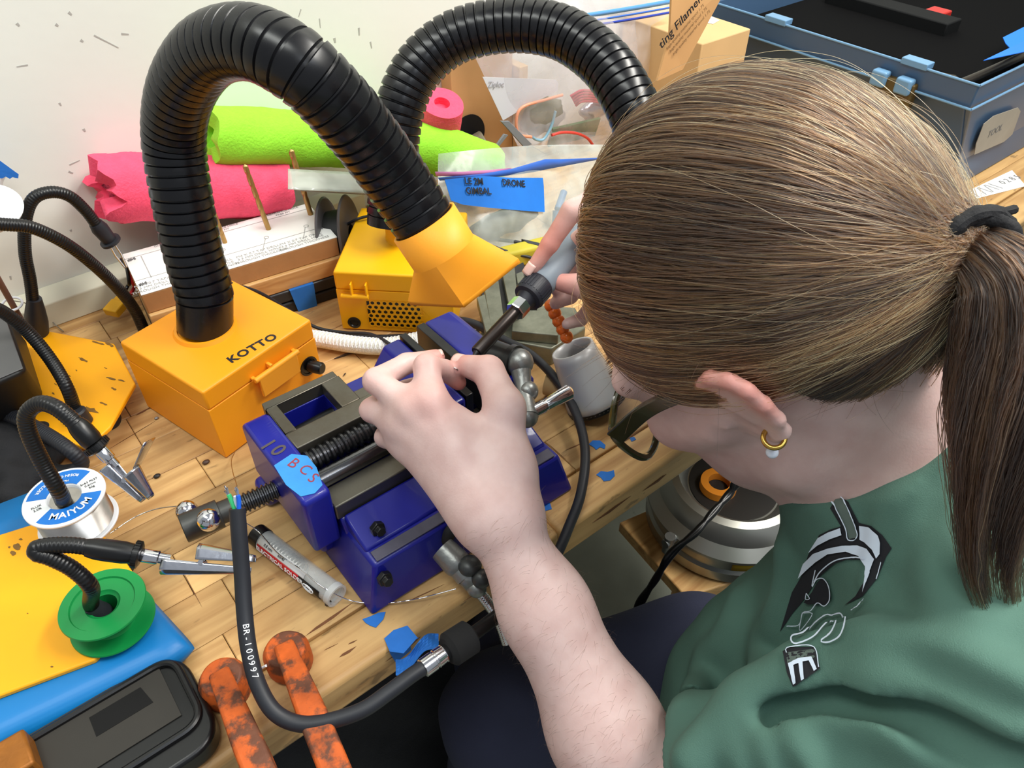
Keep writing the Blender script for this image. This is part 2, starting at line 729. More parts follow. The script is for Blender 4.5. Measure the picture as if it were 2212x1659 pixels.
# marks on the wall
M_SCUFF = mat('grey_scuff', (172, 170, 164), 0.8)
sc_ = MB()
for (x0, y0, x1, y1, w) in ((203, 76, 256, 103, 2.2), (120, 52, 126, 56, 4), (148, 26, 155, 32, 4), (36, 50, 42, 56, 4), (174, 86, 180, 90, 4), (262, 73, 278, 74, 3), (128, 222, 132, 228, 3), (180, 278, 184, 284, 4),
                            (150, 356, 172, 346, 2), (148, 370, 158, 374, 3), (60, 140, 36, 144, 2), (152, 496, 154, 500, 4), (22, 596, 24, 604, 3), (650, 20, 645, 36, 2), (690, 40, 692, 60, 2), (775, 60, 776, 76, 4), (722, 82, 724, 92, 5), (800, 90, 803, 104, 3)):
    a, b = PY(x0, y0, WALL_Y), PY(x1, y1, WALL_Y)
    d = unit(b - a)
    n = np.cross(d, (0, 1, 0)) * w * 0.0003
    e = V(0, -0.0002, 0)
    sc_.prism([a + n, b + n * 0.6, b - n * 0.6, a - n], 0.0003, (0, -1, 0))
o = struct('trim_2', sc_, M_SCUFF, smooth=False)

# the workbench: a butcher-block top of separate boards
bench = thing('workbench', 'worn butcher block workbench of pale wooden strips against the white wall', 'workbench', (0.5, 0.53, -0.038))
rows = [0.265, 0.307, 0.349, 0.393, 0.437, 0.481, 0.524, 0.567, 0.61, 0.652, 0.694, 0.736, 0.775, 0.8115]
J1, J2, J3 = P(415, 1275), P(284, 925), P(1200, 975)
for i in range(len(rows) - 1):
    y0, y1 = rows[i], rows[i + 1]
    x = -0.75
    cuts = []
    r = random.Random(40 + i)
    while x < 1.7:
        x += r.uniform(0.28, 0.62)
        cuts.append(x)
    for J in (J1, J2, J3):
        if y0 < J[1] < y1:
            cuts = [c for c in cuts if abs(c - J[0]) > 0.12] + [J[0]]
    cuts = sorted([c for c in cuts if c < 1.75])
    xs = [-0.75] + cuts + [1.9]
    for a, b in zip(xs[:-1], xs[1:]):
        g = 0.00025
        dz = r.uniform(-0.0002, 0.0)
        MB().box((a + g, y0 + g, -0.038), (b - g, y1 - g, dz)).build('plank', M_BENCH, bench, smooth=(i == 0), angle=30, bevel=0.005 if i == 0 else 0.0006, bseg=3 if i == 0 else 1)
gm = MB()
for (x0, y0, x1, y1, w_) in ((660, 1374, 764, 1300, 9), (733, 1420, 770, 1396, 8), (1222, 973, 1264, 954, 5), (293, 898, 326, 879, 8), (880, 1300, 960, 1262, 3), (752, 1392, 772, 1382, 4), (1000, 1300, 1062, 1262, 3), (395, 1235, 437, 1312, 2.2), (700, 1405, 730, 1390, 2), (1186, 960, 1222, 992, 1.5), (236, 970, 338, 908, 2.5)):
    a, c = P(x0, y0, 0.0), P(x1, y1, 0.0)
    d = unit(c - a)
    n = np.cross(d, (0, 0, 1)) * w_ * 0.00016
    m_ = a + (c - a) * 0.55
    gm.prism([a, a + (m_ - a) * 0.5 + n * 0.7, m_ + n, c, m_ - n * 0.6, a + (m_ - a) * 0.4 - n * 0.8], 0.00018)
for (x0, x1, z_) in ((0.30, 0.345, -0.016), (0.10, 0.13, -0.012), (0.36, 0.39, -0.02)):
    gm.prism([(x0, 0.2649, z_), (x0 + 0.02, 0.2649, z_ - 0.0022), (x1, 0.2649, z_ + 0.001), (x0 + 0.025, 0.2649, z_ + 0.002)], 0.0002, (0, -1, 0))
gmo = gm.build('wood_gouges', mat('gouge_brown', (116, 72, 40), 0.7, var=0.25, vscale=200), bench, smooth=False)
gmo['kind'] = 'stuff'
for x in (-0.6, 1.7):
    for y in (0.33, 0.75):
        MB().box((x - 0.03, y - 0.03, -0.75), (x + 0.03, y + 0.03, -0.038)).build('leg', M_PINE, bench, bevel=0.002)


# ------------------------------------------------------------------ fume extractors
def hose_mesh(path, r, pitch, cuff=0.0, seg=40):
    p = spline(path, 400)
    L = np.sum(np.linalg.norm(np.diff(p, axis=0), axis=1))
    s = np.concatenate([[0], np.cumsum(np.linalg.norm(np.diff(p, axis=0), axis=1))])
    st, rr = [], []
    n = int((L - cuff) / pitch)
    if cuff:
        st += [0.0, cuff * 0.98]
        rr += [r * 1.0, r * 1.0]
    for i in range(n):
        b = cuff + i * pitch
        for fr, k in ((0.02, 0.935), (0.14, 0.94), (0.2, 1.03), (0.55, 1.025), (0.93, 1.0), (0.98, 0.955)):
            st.append(b + fr * pitch)
            rr.append(r * k)
    st.append(L)
    rr.append(r * 0.95)
    pts = np.stack([np.interp(st, s, p[:, k]) for k in range(3)], 1)
    # smooth tangents come from a denser spline: sweep uses gradient, fine at this density
    return pts, np.array(rr)


def sweep_t(mb, path, pts, radii, seg):
    """sweep whose ring planes follow the smooth curve, not the uneven stations"""
    p = spline(path, 400)
    t0 = np.gradient(p, axis=0)
    t0 /= np.linalg.norm(t0, axis=1)[:, None]
    s = np.concatenate([[0], np.cumsum(np.linalg.norm(np.diff(p, axis=0), axis=1))])
    ss = np.concatenate([[0], np.cumsum(np.linalg.norm(np.diff(pts, axis=0), axis=1))])
    t = np.stack([np.interp(ss * s[-1] / ss[-1], s, t0[:, k]) for k in range(3)], 1)
    t /= np.linalg.norm(t, axis=1)[:, None]
    _, nn, _b = frame(t[0])
    vs_, fs = [], []
    for i in range(len(pts)):
        nn = unit(nn - t[i] * (nn @ t[i]))
        bb_ = np.cross(t[i], nn)
        for j in range(seg):
            a = 2 * math.pi * j / seg
            vs_.append(pts[i] + radii[i] * (nn * math.cos(a) + bb_ * math.sin(a)))
    for i in range(len(pts) - 1):
        for j in range(seg):
            k = (j + 1) % seg
            fs.append((i * seg + j, i * seg + k, (i + 1) * seg + k, (i + 1) * seg + j))
    mb.add(vs_, fs)
    return t


def nozzle(parent, m, c0, ax, r, clen, corners):
    """round collar running into a flat flared mouth"""
    a, n, b = frame(ax)
    seg = 48
    mb = MB()
    cc = [np.asarray(c) for c in corners]
    c1 = np.asarray(c0) + a * clen
    rings = []
    ctr = sum(cc) / 4
    # directions of corners about the axis
    rel = [c - ctr for c in cc]
    angc = [math.atan2(q @ b, q @ n) for q in rel]
    order = sorted(range(4), key=lambda i: angc[i])
    cs = [cc[i] for i in order]
    an = [angc[i] for i in order]
    rect = []
    circ_a = []
    per = seg // 4
    for i in range(4):
        k = (i + 1) % 4
        a0, a1 = an[i], an[k] if k else an[0] + 2 * math.pi
        for j in range(per):
            t = j / per
            rect.append(cs[i] * (1 - t) + cs[k] * t)
            circ_a.append(a0 + (a1 - a0) * t)
    def circ(c, rr):
        return [c + (n * math.cos(q) + b * math.sin(q)) * rr for q in circ_a]
    rings = [circ(np.asarray(c0), r), circ(c1, r * 1.0)]
    for t in (0.33, 0.66, 1.0):
        rings.append([p * (1 - t) + q * t for p, q in zip(circ(c1, r), rect)])
    lip = [q + a * 0.0035 for q in rect]
    rings.append(lip)
    v = [p for rg in rings for p in rg]
    f = []
    N = len(rect)
    for i in range(len(rings) - 1):
        for j in range(N):
            k = (j + 1) % N
            f.append((i * N + j, i * N + k, (i + 1) * N + k, (i + 1) * N + j))
    mb.add(v, f)
    o = mb.build('nozzle', m, parent, angle=50, solid=0.0022, fix=False)
    me = o.data
    at = me.attributes.get('sharp_edge') or me.attributes.new('sharp_edge', 'BOOLEAN', 'EDGE')
    for e in me.edges:
        a_, b_ = e.vertices
        ra, rb, ca, cb = a_ // N, b_ // N, a_ % N, b_ % N
        if (ra == rb and ra in (1, 4)) or (ra != rb and ca == cb and ca % per == 0 and min(ra, rb) >= 1):
            at.data[e.index].value = True
    return o


def extractor(label, loc, rz, W, Dp, H, m, col_xy, col_h, col_r, hose_path, hose_r, pitch, cuff, noz):
    t = thing('fume_extractor', label, 'fume extractor', loc, rz)
    MB().box((0, 0, 0.0015), (W, Dp, H - 0.021)).build('body', m, t, world=False, bevel=0.0006, bseg=2)
    MB().box((-0.0001, -0.0001, H - 0.0209), (W + 0.0001, Dp + 0.0001, H)).build('lid', m, t, world=False, bevel=0.0022, bseg=3)
    for x in (0.012, W - 0.012):
        for y in (0.012, Dp - 0.012):
            MB().cyl((x, y, 0), (x, y, 0.002), 0.006, seg=12).build('rubber_foot', M_BLACK, t, world=False)
    cx, cy = col_xy
    MB().lathe([(col_r * 1.16, 0), (col_r * 1.12, 0.0015), (col_r * 1.08, col_h), (col_r * 0.98, col_h), (col_r * 0.98, 0)], (cx, cy, H - 0.0002)).build('collar', m, t, world=False, angle=40)
    pts, rr = hose_mesh(hose_path, hose_r, pitch, cuff)
    mb = MB()
    tg = sweep_t(mb, hose_path, pts, rr, 44)
    mb.build('hose', M_HOSE, t, angle=30)
    if noz:
        c0 = np.asarray(hose_path[-1]) - tg[-1] * 0.004
        nozzle(t, M_ORANGE2 if m is M_ORANGE else m, c0, tg[-1], hose_r * 1.07, noz[0], noz[1])
    return t


A1 = V(0.0885, 0.505, 0)
_c, _s = math.cos(math.radians(16)), math.sin(math.radians(16))
h1 = [A1 + V(_c * 0.055 - _s * 0.066, _s * 0.055 + _c * 0.066, 0.0785), D(442, 640, 0.662), D(416, 540, 0.642), D(392, 420, 0.62), D(376, 300, 0.60), D(392, 195, 0.565), D(450, 112, 0.527), D(540, 92, 0.50), D(640, 140, 0.490), D(730, 225, 0.508), D(800, 310, 0.532), D(862, 397, 0.553), D(922, 490, 0.568)]
nz = [D(884, 650, 0.594), D(998, 655, 0.574), D(1117, 560, 0.592)]
nz.append(nz[0] + nz[2] - nz[1])
nz = [nz[0], nz[1], nz[2], nz[3]]
ex1 = extractor('orange fume extractor with a tall arched black hose, beside the orange plate', A1, math.radians(16), 0.118, 0.111, 0.079, M_ORANGE, (0.055, 0.066), 0.003, 0.0237, h1, 0.0234, 0.0088, 0.03, (0.027, nz))
# hinge latch on the front face, and the power jack
lt = MB()
lt.cyl((0.044, -0.006, 0.062), (0.093, -0.006, 0.062), 0.0026, seg=14)
lt.box((0.044, -0.006, 0.0608), (0.0475, 0.0, 0.0632))
lt.box((0.0895, -0.006, 0.0608), (0.093, 0.0, 0.0632))
lt.box((0.062, -0.006, 0.062), (0.065, 0.0, 0.067))
lt.box((0.0475, -0.0085, 0.042), (0.0895, -0.0055, 0.0625))
lt.build('latch', M_ORANGE2, ex1, world=False, bevel=0.0006)
pj = MB()
pj.lathe([(0.0, 0.0), (0.0098, 0.0), (0.0098, 0.0012), (0.0078, 0.0014), (0.0072, 0.0006), (0.0, 0.0006)], (0.1045, 0.0002, 0.0335), (0, -1, 0), seg=30)
jk = pj.build('power_jack', M_BLACK, ex1, world=False)
MB().lathe([(0.0, 0), (0.0058, 0.0), (0.0058, 0.012), (0.0048, 0.0135), (0, 0.0135)], (0.1055, -0.001, 0.0335), (0.25, -1, 0.05), seg=24).build('plug', M_BLACK, jk, world=False)
text('KOTTO', ex1, P(546, 752, 0.0792), P(577, 735, 0.0792) - P(513, 770, 0.0792), V(-0.27, 0.96, 0), 0.0125, M_INK, space=1.12, bold=0.0004)

A2 = V(0.258, 0.602, 0)
h2 = [D(843, 486, 0.775), D(846, 430, 0.765), D(851, 340, 0.75), D(864, 235, 0.735), D(905, 145, 0.725), D(985, 80, 0.718), D(1100, 55, 0.71), D(1210, 70, 0.70), D(1300, 130, 0.685), D(1358, 215, 0.675), D(1392, 310, 0.672), D(1405, 390, 0.675)]
nz2 = [D(1360, 445, 0.70), D(1440, 450, 0.67), D(1490, 420, 0.70)]
nz2.append(nz2[0] + nz2[2] - nz2[1])
ex2 = extractor('yellow fume extractor with a vent grille, its hose arching behind the head', A2, math.radians(-43), 0.118, 0.126, 0.072, M_YELLOW, (0.062, 0.072), 0.024, 0.0205, h2, 0.0232, 0.0088, 0.01, (0.02, nz2))
lt = MB()
lt.cyl((0.006, -0.005, 0.047), (0.034, -0.005, 0.047), 0.0026, seg=14)
lt.box((0.0165, -0.0065, 0.047), (0.018, 0.0, 0.062))
lt.box((0.0315, -0.0065, 0.047), (0.033, 0.0, 0.062))
lt.build('latch', M_YELLOW, ex2, world=False, bevel=0.0004)
MB().lathe([(0.0, 0.0), (0.0068, 0.0), (0.0068, 0.0012), (0.0045, 0.0014), (0.0040, 0.0003), (0.0, 0.0003)], (0.0135, 0.0001, 0.0105), (0, -1, 0), seg=26).build('power_jack', M_DKSTEEL, ex2, world=False)
MB().box((0.0295, -0.0006, 0.0085), (0.0835, 0.0, 0.0385)).build('grille_recess', M_BLACK, ex2, world=False, smooth=False)
gr = MB()
px_, pz_ = 0.0062, 0.0054
for j in range(6):
    for i in range(9):
        cx_ = 0.0325 + i * px_ + (px_ / 2 if j % 2 else 0)
        cz_ = 0.010 + j * pz_
        ro = px_ / 2 / math.cos(math.pi / 6) * 1.03
        ri = 0.00215
        vv, ff = [], []
        for k in range(6):
            a = math.pi / 6 + k * math.pi / 3
            vv += [(cx_ + ro * math.cos(a), -0.0007, cz_ + ro * math.sin(a)), (cx_ + ri * math.cos(a), -0.0007, cz_ + ri * math.sin(a)), (cx_ + ri * math.cos(a), -0.0001, cz_ + ri * math.sin(a))]
        for k in range(6):
            q = (k + 1) % 6
            ff += [(3 * k, 3 * q, 3 * q + 1, 3 * k + 1), (3 * k + 1, 3 * q + 1, 3 * q + 2, 3 * k + 2)]
        gr.add(vv, ff)
gr.build('grille', M_YELLOW, ex2, world=False, smooth=False, fix=False)


# ------------------------------------------------------------------ the bench vice, its screw along X
vice = thing('bench_vice', 'blue cast bench vice with worn grey bed and masking tape label', 'vice', (0.2, 0.37, 0))
ZT = 0.087
# swivel base casting with sloping toe
b = MB()
lo4 = [(0.108, 0.294, 0), (0.302, 0.292, 0), (0.302, 0.452, 0), (0.108, 0.452, 0)]
hi4 = [(0.121, 0.303, 0.042), (0.292, 0.301, 0.042), (0.292, 0.445, 0.042), (0.121, 0.445, 0.042)]
b.add(lo4 + hi4, [(3, 2, 1, 0), (4, 5, 6, 7), (0, 1, 5, 4), (1, 2, 6, 5), (2, 3, 7, 6), (3, 0, 4, 7)])
b.build('base', M_BLUE, vice, bevel=0.003, bseg=3)
b = MB()
b.prism([(0.124, 0.304, 0.0424), (0.288, 0.302, 0.0424), (0.288, 0.311, 0.0436), (0.124, 0.313, 0.0436)], 0.0012)
b.build('worn_ledge', mat('worn_blue', (84, 82, 96), 0.5, 0.4, var=0.3, vscale=60), vice, bevel=0.0005)
b = MB()
b.prism([(0.120, 0.335, 0.03), (0.120, 0.345, 0.052), (0.120, 0.44, 0.052), (0.120, 0.44, 0.03)], 0.175, (1, 0, 0))
b.prism([(0.122, 0.316, 0.040), (0.122, 0.316, 0.044), (0.122, 0.345, 0.056), (0.122, 0.345, 0.04)], 0.168, (1, 0, 0))
b.build('bed', M_BLUE, vice, bevel=0.002)
# lower machined way on the near side, upper plate with a window on the far side
b = MB()
b.box((0.118, 0.346, 0.052), (0.262, 0.366, 0.0665))
b.build('near_way', M_STEEL, vice, bevel=0.001)
z = ZT - 0.001
w = [P(597, 879, z), P(685, 827, z), P(743, 876, z), P(645, 926, z)]
x0, x1 = (w[0][0] + w[3][0]) / 2, (w[1][0] + w[2][0]) / 2
y0, y1 = (w[2][1] + w[3][1]) / 2, (w[0][1] + w[1][1]) / 2
b = MB()
b.box((0.118, y1, z - 0.012), (x1 + 0.015, y1 + 0.008, z))
b.box((0.118, y0 - 0.018, z - 0.012), (0.232, y0, z))
b.box((0.118, y0, z - 0.012), (x0, y1, z))
b.box((x1, y0, z - 0.012), (x1 + 0.016, y1, z))
b.box((x1 + 0.016, y0 - 0.018, z - 0.012), (0.232, y0 + 0.012, z - 0.002))
b.build('upper_plate', M_STEEL, vice, bevel=0.0008)
b = MB()
b.box((x0 - 0.004, y1 - 0.001, 0.052), (x1 + 0.016, y1 + 0.006, z - 0.012))
b.box((x1, y0 - 0.016, 0.052), (0.232, y1, z - 0.012))
b.box((x0 - 0.004, y0 - 0.016, 0.052), (x1 + 0.01, y0 - 0.012, z - 0.012))
b.build('carriage_wall', M_BLUE, vice, bevel=0.0008)
b = MB()
b.cyl((x0 + 0.004, (y0 + y1) / 2 + 0.002, 0.062), (x1, (y0 + y1) / 2 + 0.002, 0.064), 0.006, seg=16)
b.ball((x0 + 0.02, (y0 + y1) / 2 - 0.004, 0.061), 0.0055)
b.ball((x0 + 0.027, (y0 + y1) / 2 + 0.008, 0.06), 0.003)
b.build('guide_pin', M_BLACK, vice)
# end block
b = MB()
b.prism([(0.0965, 0.346, 0.03), (0.0965, 0.448, 0.03), (0.0965, 0.448, ZT - 0.004), (0.0965, 0.440, ZT), (0.0965, 0.350, ZT), (0.0965, 0.346, ZT - 0.002)], 0.0215, (1, 0, 0))
b.prism([(0.0975, 0.352, 0.03), (0.1175, 0.352, 0.03), (0.122, 0.36, 0.008), (0.122, 0.438, 0.008), (0.0975, 0.442, 0.03)], 0.01, (0, 0, -1)) if False else None
b.build('end_block', M_BLUE, vice, bevel=0.003, bseg=3)
MB().box((0.104, 0.356, 0.010), (0.119, 0.44, 0.032)).build('end_foot', M_BLUE, vice, bevel=0.004, bseg=3)
# the second lug low on the far side
b = MB()
b.box((0.092, 0.43, 0.0), (0.122, 0.452, 0.022))
b.build('lug', M_BLUE, vice, bevel=0.006, bseg=3)
# screw, thread through the end block, and guide rod
SY, SZ = 0.389, 0.0755


def thread(mb, x0, x1, y, z, r, pitch):
    n = int((x1 - x0) / pitch)
    st, rr = [], []
    for i in range(n):
        for fr, k in ((0.0, 0.8), (0.2, 0.8), (0.4, 1.0), (0.7, 1.0), (0.9, 0.8)):
            st.append((x0 + (i + fr) * pitch, y, z))
            rr.append(r * k)
    mb.sweep(st, rr, 22)


b = MB()
thread(b, 0.1185, 0.215, SY, SZ, 0.0085, 0.0058)
b.build('screw', mat('screw_steel', (82, 82, 84), 0.28, 0.9), vice, angle=25)
b = MB()
b.cyl((0.1185, 0.372, 0.0705), (0.25, 0.372, 0.0705), 0.0072, seg=28)
b.build('guide_rod', mat('bright_rod', (110, 110, 112), 0.22, 1.0), vice)
SB = V(0.0965, 0.402, 0.05)   # where the screw leaves the block
HE = P(425, 1130, 0.05)
dx = unit(V(HE[0] - SB[0], HE[1] - SB[1], 0))
b = MB()
n = 9
st, rr = [], []
ln = np.linalg.norm(P(505, 1085, 0.05)[:2] - SB[:2])
for i in range(n):
    for fr, k in ((0.0, 0.8), (0.2, 0.8), (0.4, 1.0), (0.7, 1.0), (0.9, 0.8)):
        st.append(SB + dx * ((i + fr) / n * ln))
        rr.append(0.0077 * k)
b.sweep(st, rr, 22)
sw = b.build('screw_end', MATS['screw_steel'], vice, angle=25)
hb = SB + dx * ln
b = MB()
b.cyl(hb, hb + dx * 0.012, 0.0085, seg=24)
b.cyl(hb + dx * 0.011, hb + dx * 0.038, 0.0108, seg=28)
b.build('screw_head', mat('grey_steel', (72, 72, 70), 0.4, 0.7), sw, bevel=0.0006)
hc = hb + dx * 0.026
side = unit(V(dx[1], -dx[0], 0.0))
b = MB()
hc = D(432, 1116, np.linalg.norm(0) + 0.558)
c1 = D(450, 1123, 0.543)
c2 = D(404, 1104, 0.574)
b.ball(c1, 0.0082)
b.ball(c2, 0.0082)
b.cyl(c1, hc, 0.0035, seg=12)
b.cyl(c2, hc, 0.0035, seg=12)
b.build('handle_ball', M_CHROME, sw)
# jaws
b = MB()
zj = 0.1
b.prism([(0.214, 0.35, 0.052), (0.214, 0.445, 0.052), (0.214, 0.445, zj - 0.022), (0.224, 0.44, zj - 0.004), (0.224, 0.352, zj - 0.004), (0.214, 0.345, zj - 0.022)], 0.0001, (1, 0, 0)) if False else None
b.prism([(0.206, 0.35, 0.052), (0.238, 0.35, 0.052), (0.238, 0.35, zj), (0.222, 0.35, zj), (0.206, 0.35, zj - 0.022)], 0.094, (0, 1, 0))
b.build('moving_jaw', M_BLUE, vice, bevel=0.003, bseg=3)
b = MB()
b.box((0.2385, 0.351, 0.07), (0.245, 0.445, zj + 0.001))
b.build('jaw_plate', M_DKSTEEL, vice, bevel=0.0006)
b = MB()
b.box((0.2565, 0.351, 0.07), (0.2645, 0.447, zj + 0.001))
b.build('jaw_plate', M_STEEL if False else M_DKSTEEL, vice, bevel=0.0006)
b = MB()
b.prism([(0.265, 0.345, 0.04), (0.302, 0.345, 0.04), (0.302, 0.345, zj - 0.012), (0.292, 0.345, zj), (0.265, 0.345, zj)], 0.104, (0, 1, 0))
b.build('fixed_jaw', M_BLUE, vice, bevel=0.003, bseg=3)
# bolts on the near side
for (px, py, z) in ((806, 1131, 0.049), (797, 1207, 0.03)):
    p = P(px, py, z)
    c = V(p[0], 0.326 if z > 0.03 else 0.299, z)
    b = MB()
    b.lathe([(0, 0.0), (0.0058, 0.0), (0.0058, 0.0045), (0.0038, 0.0046), (0.0038, 0.0085), (0, 0.0085)], c, (0, -1, 0.25), seg=6)
    b.build('bolt', M_DKSTEEL, vice, bevel=0.0004)
# curved clamp strap on the near face
b = MB()
pts = spline([V(0.185, 0.302, 0.016), V(0.178, 0.299, 0.026), V(0.184, 0.298, 0.037), V(0.2, 0.298, 0.041), V(0.217, 0.299, 0.04), V(0.224, 0.302, 0.032)], 30)
b.sweep(pts, 0.0052, 10, squash=0.6)
b.build('clamp_strap', M_BLACKM, vice)
# BCS tape label lying over the end block and its edge
tp = [(592, 1006), (630, 981), (664, 985), (684, 1010), (697, 1048), (680, 1066), (650, 1073), (618, 1048)]
b = MB().prism([P(x, y, ZT + 0.0002) for x, y in tp], 0.0003)
tape = b.build('tape_label', mat('tape_light', (50, 134, 204), 0.7, var=0.1, vscale=90, bump=0.2), vice, smooth=False)
M_RED = mat('red_ink', (140, 48, 60), 0.6)
for ch, (cx_, cy_), s in (('B', (634, 1001), 0.0125), ('C', (659, 1015), 0.012), ('S', (676, 1033), 0.012)):
    text(ch, tape, P(cx_, cy_, ZT + 0.0006), P(cx_ + 24, cy_ + 14, ZT) - P(cx_, cy_, ZT), P(cx_ + 8, cy_ - 16, ZT) - P(cx_, cy_, ZT), s, M_RED)
for ch, (cx_, cy_) in (('1', (578, 961)), ('0', (600, 973))):
    text(ch, vice, P(cx_, cy_, ZT + 0.0003), P(cx_ + 24, cy_ + 22, ZT) - P(cx_, cy_, ZT), P(cx_ + 14, cy_ - 8, ZT) - P(cx_, cy_, ZT), 0.016, mat('worn_metal', (84, 76, 80), 0.5, 0.3), bold=0.0003)
# ------------------------------------------------------------------ helping-hand stations at the left
M_PLATE = mat('orange_painted_plate', (250, 172, 12), 0.45, var=0.04, vscale=25, col2=(150, 104, 30), cmix=-0.12, cscale=45, csharp=0.03)
M_GOOSE = mat('gooseneck_black', (24, 24, 25), 0.33, 0.1, var=0.1, vscale=200)
M_CLIP = mat('nickel_plate', (190, 192, 200), 0.22, 1.0, bump=0.1, bscale=300)


def gooseneck(path, r, m, parent, name='flexible_arm', n=None, seg=16, pitch=0.0022):
    p = spline(path, 160)
    L = np.sum(np.linalg.norm(np.diff(p, axis=0), axis=1))
    k = max(20, int(L / pitch * 4))
    p = spline(path, k)
    rr = np.array([r * (1.0 if (i % 4) in (0, 1) else 0.955) for i in range(k)])
    b = MB()
    b.sweep(p, rr, seg)
    return b.build(name, m, parent, angle=60)


def jaw(o, a, u, L, w0, w1, h0, h1, parent, tail=0.0, tilt=0.0, name='clip_jaw'):
    """half of a crocodile clip: a tapering trough, open towards u"""
    o = np.asarray(o, float)
    a = unit(a)
    s = unit(np.cross(a, u))
    u = np.cross(s, a)
    a2 = unit(a * math.cos(tilt) + u * math.sin(tilt))
    u2 = np.cross(s, a2)

    def fn(i, j):
        t = j
        x = t * L
        w = w0 + (w1 - w0) * t
        h = h0 + (h1 - h0) * t
        if t > 0.93:
            w *= 1 - (t - 0.93) * 4
        q = i * 4
        if q <= 1:
            y, z = -w / 2, h * (1 - q) - h
        elif q <= 3:
            aa = (q - 1) / 2
            y, z = -w / 2 + w * aa, -h - 0.25 * w * math.sin(aa * math.pi)
        else:
            y, z = w / 2, -h + h * (q - 3)
        return o + a2 * x + s * y + u2 * z
    b = MB()
    b.grid(fn, 16, 14)
    if tail:
        def ft(i, j):
            return o - a2 * tail * j + s * (w0 * (0.5 + 0.3 * j) * (2 * i - 1)) - u2 * (h0 * (1.25 + 2.6 * j) + 0.0012 * math.cos((2 * i - 1) * 1.5))
        b.grid(ft, 6, 6)
    return b.build(name, M_CLIP, parent, solid=0.0007, angle=40)


def clip_end(arm, p0, p1, p2, p3, tip, up, r, grip=0.25, lever=True):
    """black sleeve p0-p1, knurled collar p1-p2, chrome barrel p2-p3, then the two jaws to tip"""
    a = unit(np.asarray(p1) - p0)
    b = MB()
    b.sweep(spline([p0, p0 + a * 0.002, p1], 6), [r * 1.0, r * 1.18, r * 1.25, r * 1.25, r * 1.25, r * 1.1], 22)
    b.build('sleeve', M_BLACK, arm, angle=40)
    b = MB()
    ax = unit(np.asarray(p2) - p1)
    n = 48
    prof = [(r * 1.1, 0), (r * 1.5, 0.0006), (r * 1.5, np.linalg.norm(p2 - p1) * 0.8), (r * 1.2, np.linalg.norm(p2 - p1))]
    b.lathe(prof, p1, ax, seg=36)
    for k in range(24):
        t = 2 * math.pi * k / 24
        _, nn, bb_ = frame(ax, (1, 0, 0))
        c = p1 + ax * np.linalg.norm(p2 - p1) * 0.42 + (nn * math.cos(t) + bb_ * math.sin(t)) * r * 1.5
        b.obox(c, ax, np.cross(ax, c - p1), c - p1, np.linalg.norm(p2 - p1) * 0.7, r * 0.16, r * 0.12)
    b.build('knurled_collar', M_BLACK, arm, angle=30)
    b = MB()
    b.lathe([(r * 0.72, 0), (r * 0.78, 0.0005), (r * 0.78, np.linalg.norm(p3 - p2) * 0.7), (r * 0.62, np.linalg.norm(p3 - p2) * 0.75), (r * 0.62, np.linalg.norm(p3 - p2) * 1.2)], p2, unit(p3 - p2), seg=24)
    b.build('barrel', M_CHROME, arm)
    L = np.linalg.norm(tip - p3)
    a = unit(tip - p3)
    jaw(p3 - a * 0.001, a, up, L, r * 2.1, r * 0.9, r * 1.2, r * 0.5, arm)
    o2 = p3 + a * L * 0.36 + unit(up) * r * 0.25
    jaw(o2, a, -np.asarray(up), L * 0.66, r * 2.3, r * 0.9, r * 1.25, r * 0.5, arm, tail=L * 0.24 if lever else 0, tilt=-grip * 0.1)
    s = unit(np.cross(a, up))
    c = p3 + a * L * 0.42
    b = MB()
    b.cyl(c - s * r * 1.05, c + s * r * 1.05, r * 0.3, seg=14)
    b.build('pivot', M_CHROME, arm)


def plate_thing(label, pts, z, th, feet):
    c = sum(np.array([P(x, y, 0) for x, y in pts])) / len(pts)
    t = thing('helping_hand_station', label, 'soldering stand', (c[0], c[1], 0))
    b = MB()
    b.prism([P(x, y, z) - V(0, 0, th) for x, y in pts], th)
    b.build('base_plate', M_PLATE, t, bevel=0.0012)
    for f in feet:
        b = MB()
        b.lathe([(0.010, 0), (0.0115, 0.003), (0.0095, z - th), (0, z - th)], (f[0], f[1], 0.0), seg=24)
        b.build('foot', M_RUBBER, t)
    return t


M_MARK = mat('burn_mark', (128, 92, 36), 0.6, var=0.3, vscale=150)
st1 = plate_thing('orange steel base plate with burn marks and black flexible arms by the wall', [(30, 700), (112, 716), (246, 742), (292, 828), (238, 922), (188, 968), (0, 905), (-120, 850), (-90, 690)], 0.026, 0.0045, [P(236, 915, 0), P(60, 735, 0), P(-60, 860, 0)])
b = MB()
for (x, y, rx, ry) in ((180, 777, 12, 5), (198, 886, 15, 6), (225, 872, 10, 3), (240, 818, 10, 3), (262, 822, 8, 2), (246, 840, 5, 3), (210, 740, 14, 3), (238, 745, 10, 4), (120, 830, 3, 2), (115, 850, 3, 2), (228, 795, 4, 2), (175, 905, 3, 2), (150, 812, 3, 2), (165, 800, 2, 1.5)):
    pl = []
    for k in range(12):
        a = 2 * math.pi * k / 12
        q = random.uniform(0.6, 1.25)
        pl.append(P(x + rx * q * math.cos(a) + ry * 0.5 * math.sin(a), y + ry * q * math.sin(a) + rx * 0.25 * math.cos(a), 0.0261))
    b.prism(pl, 0.00015)
b.build('burn_marks', M_MARK, st1, smooth=False)['kind'] = 'stuff'
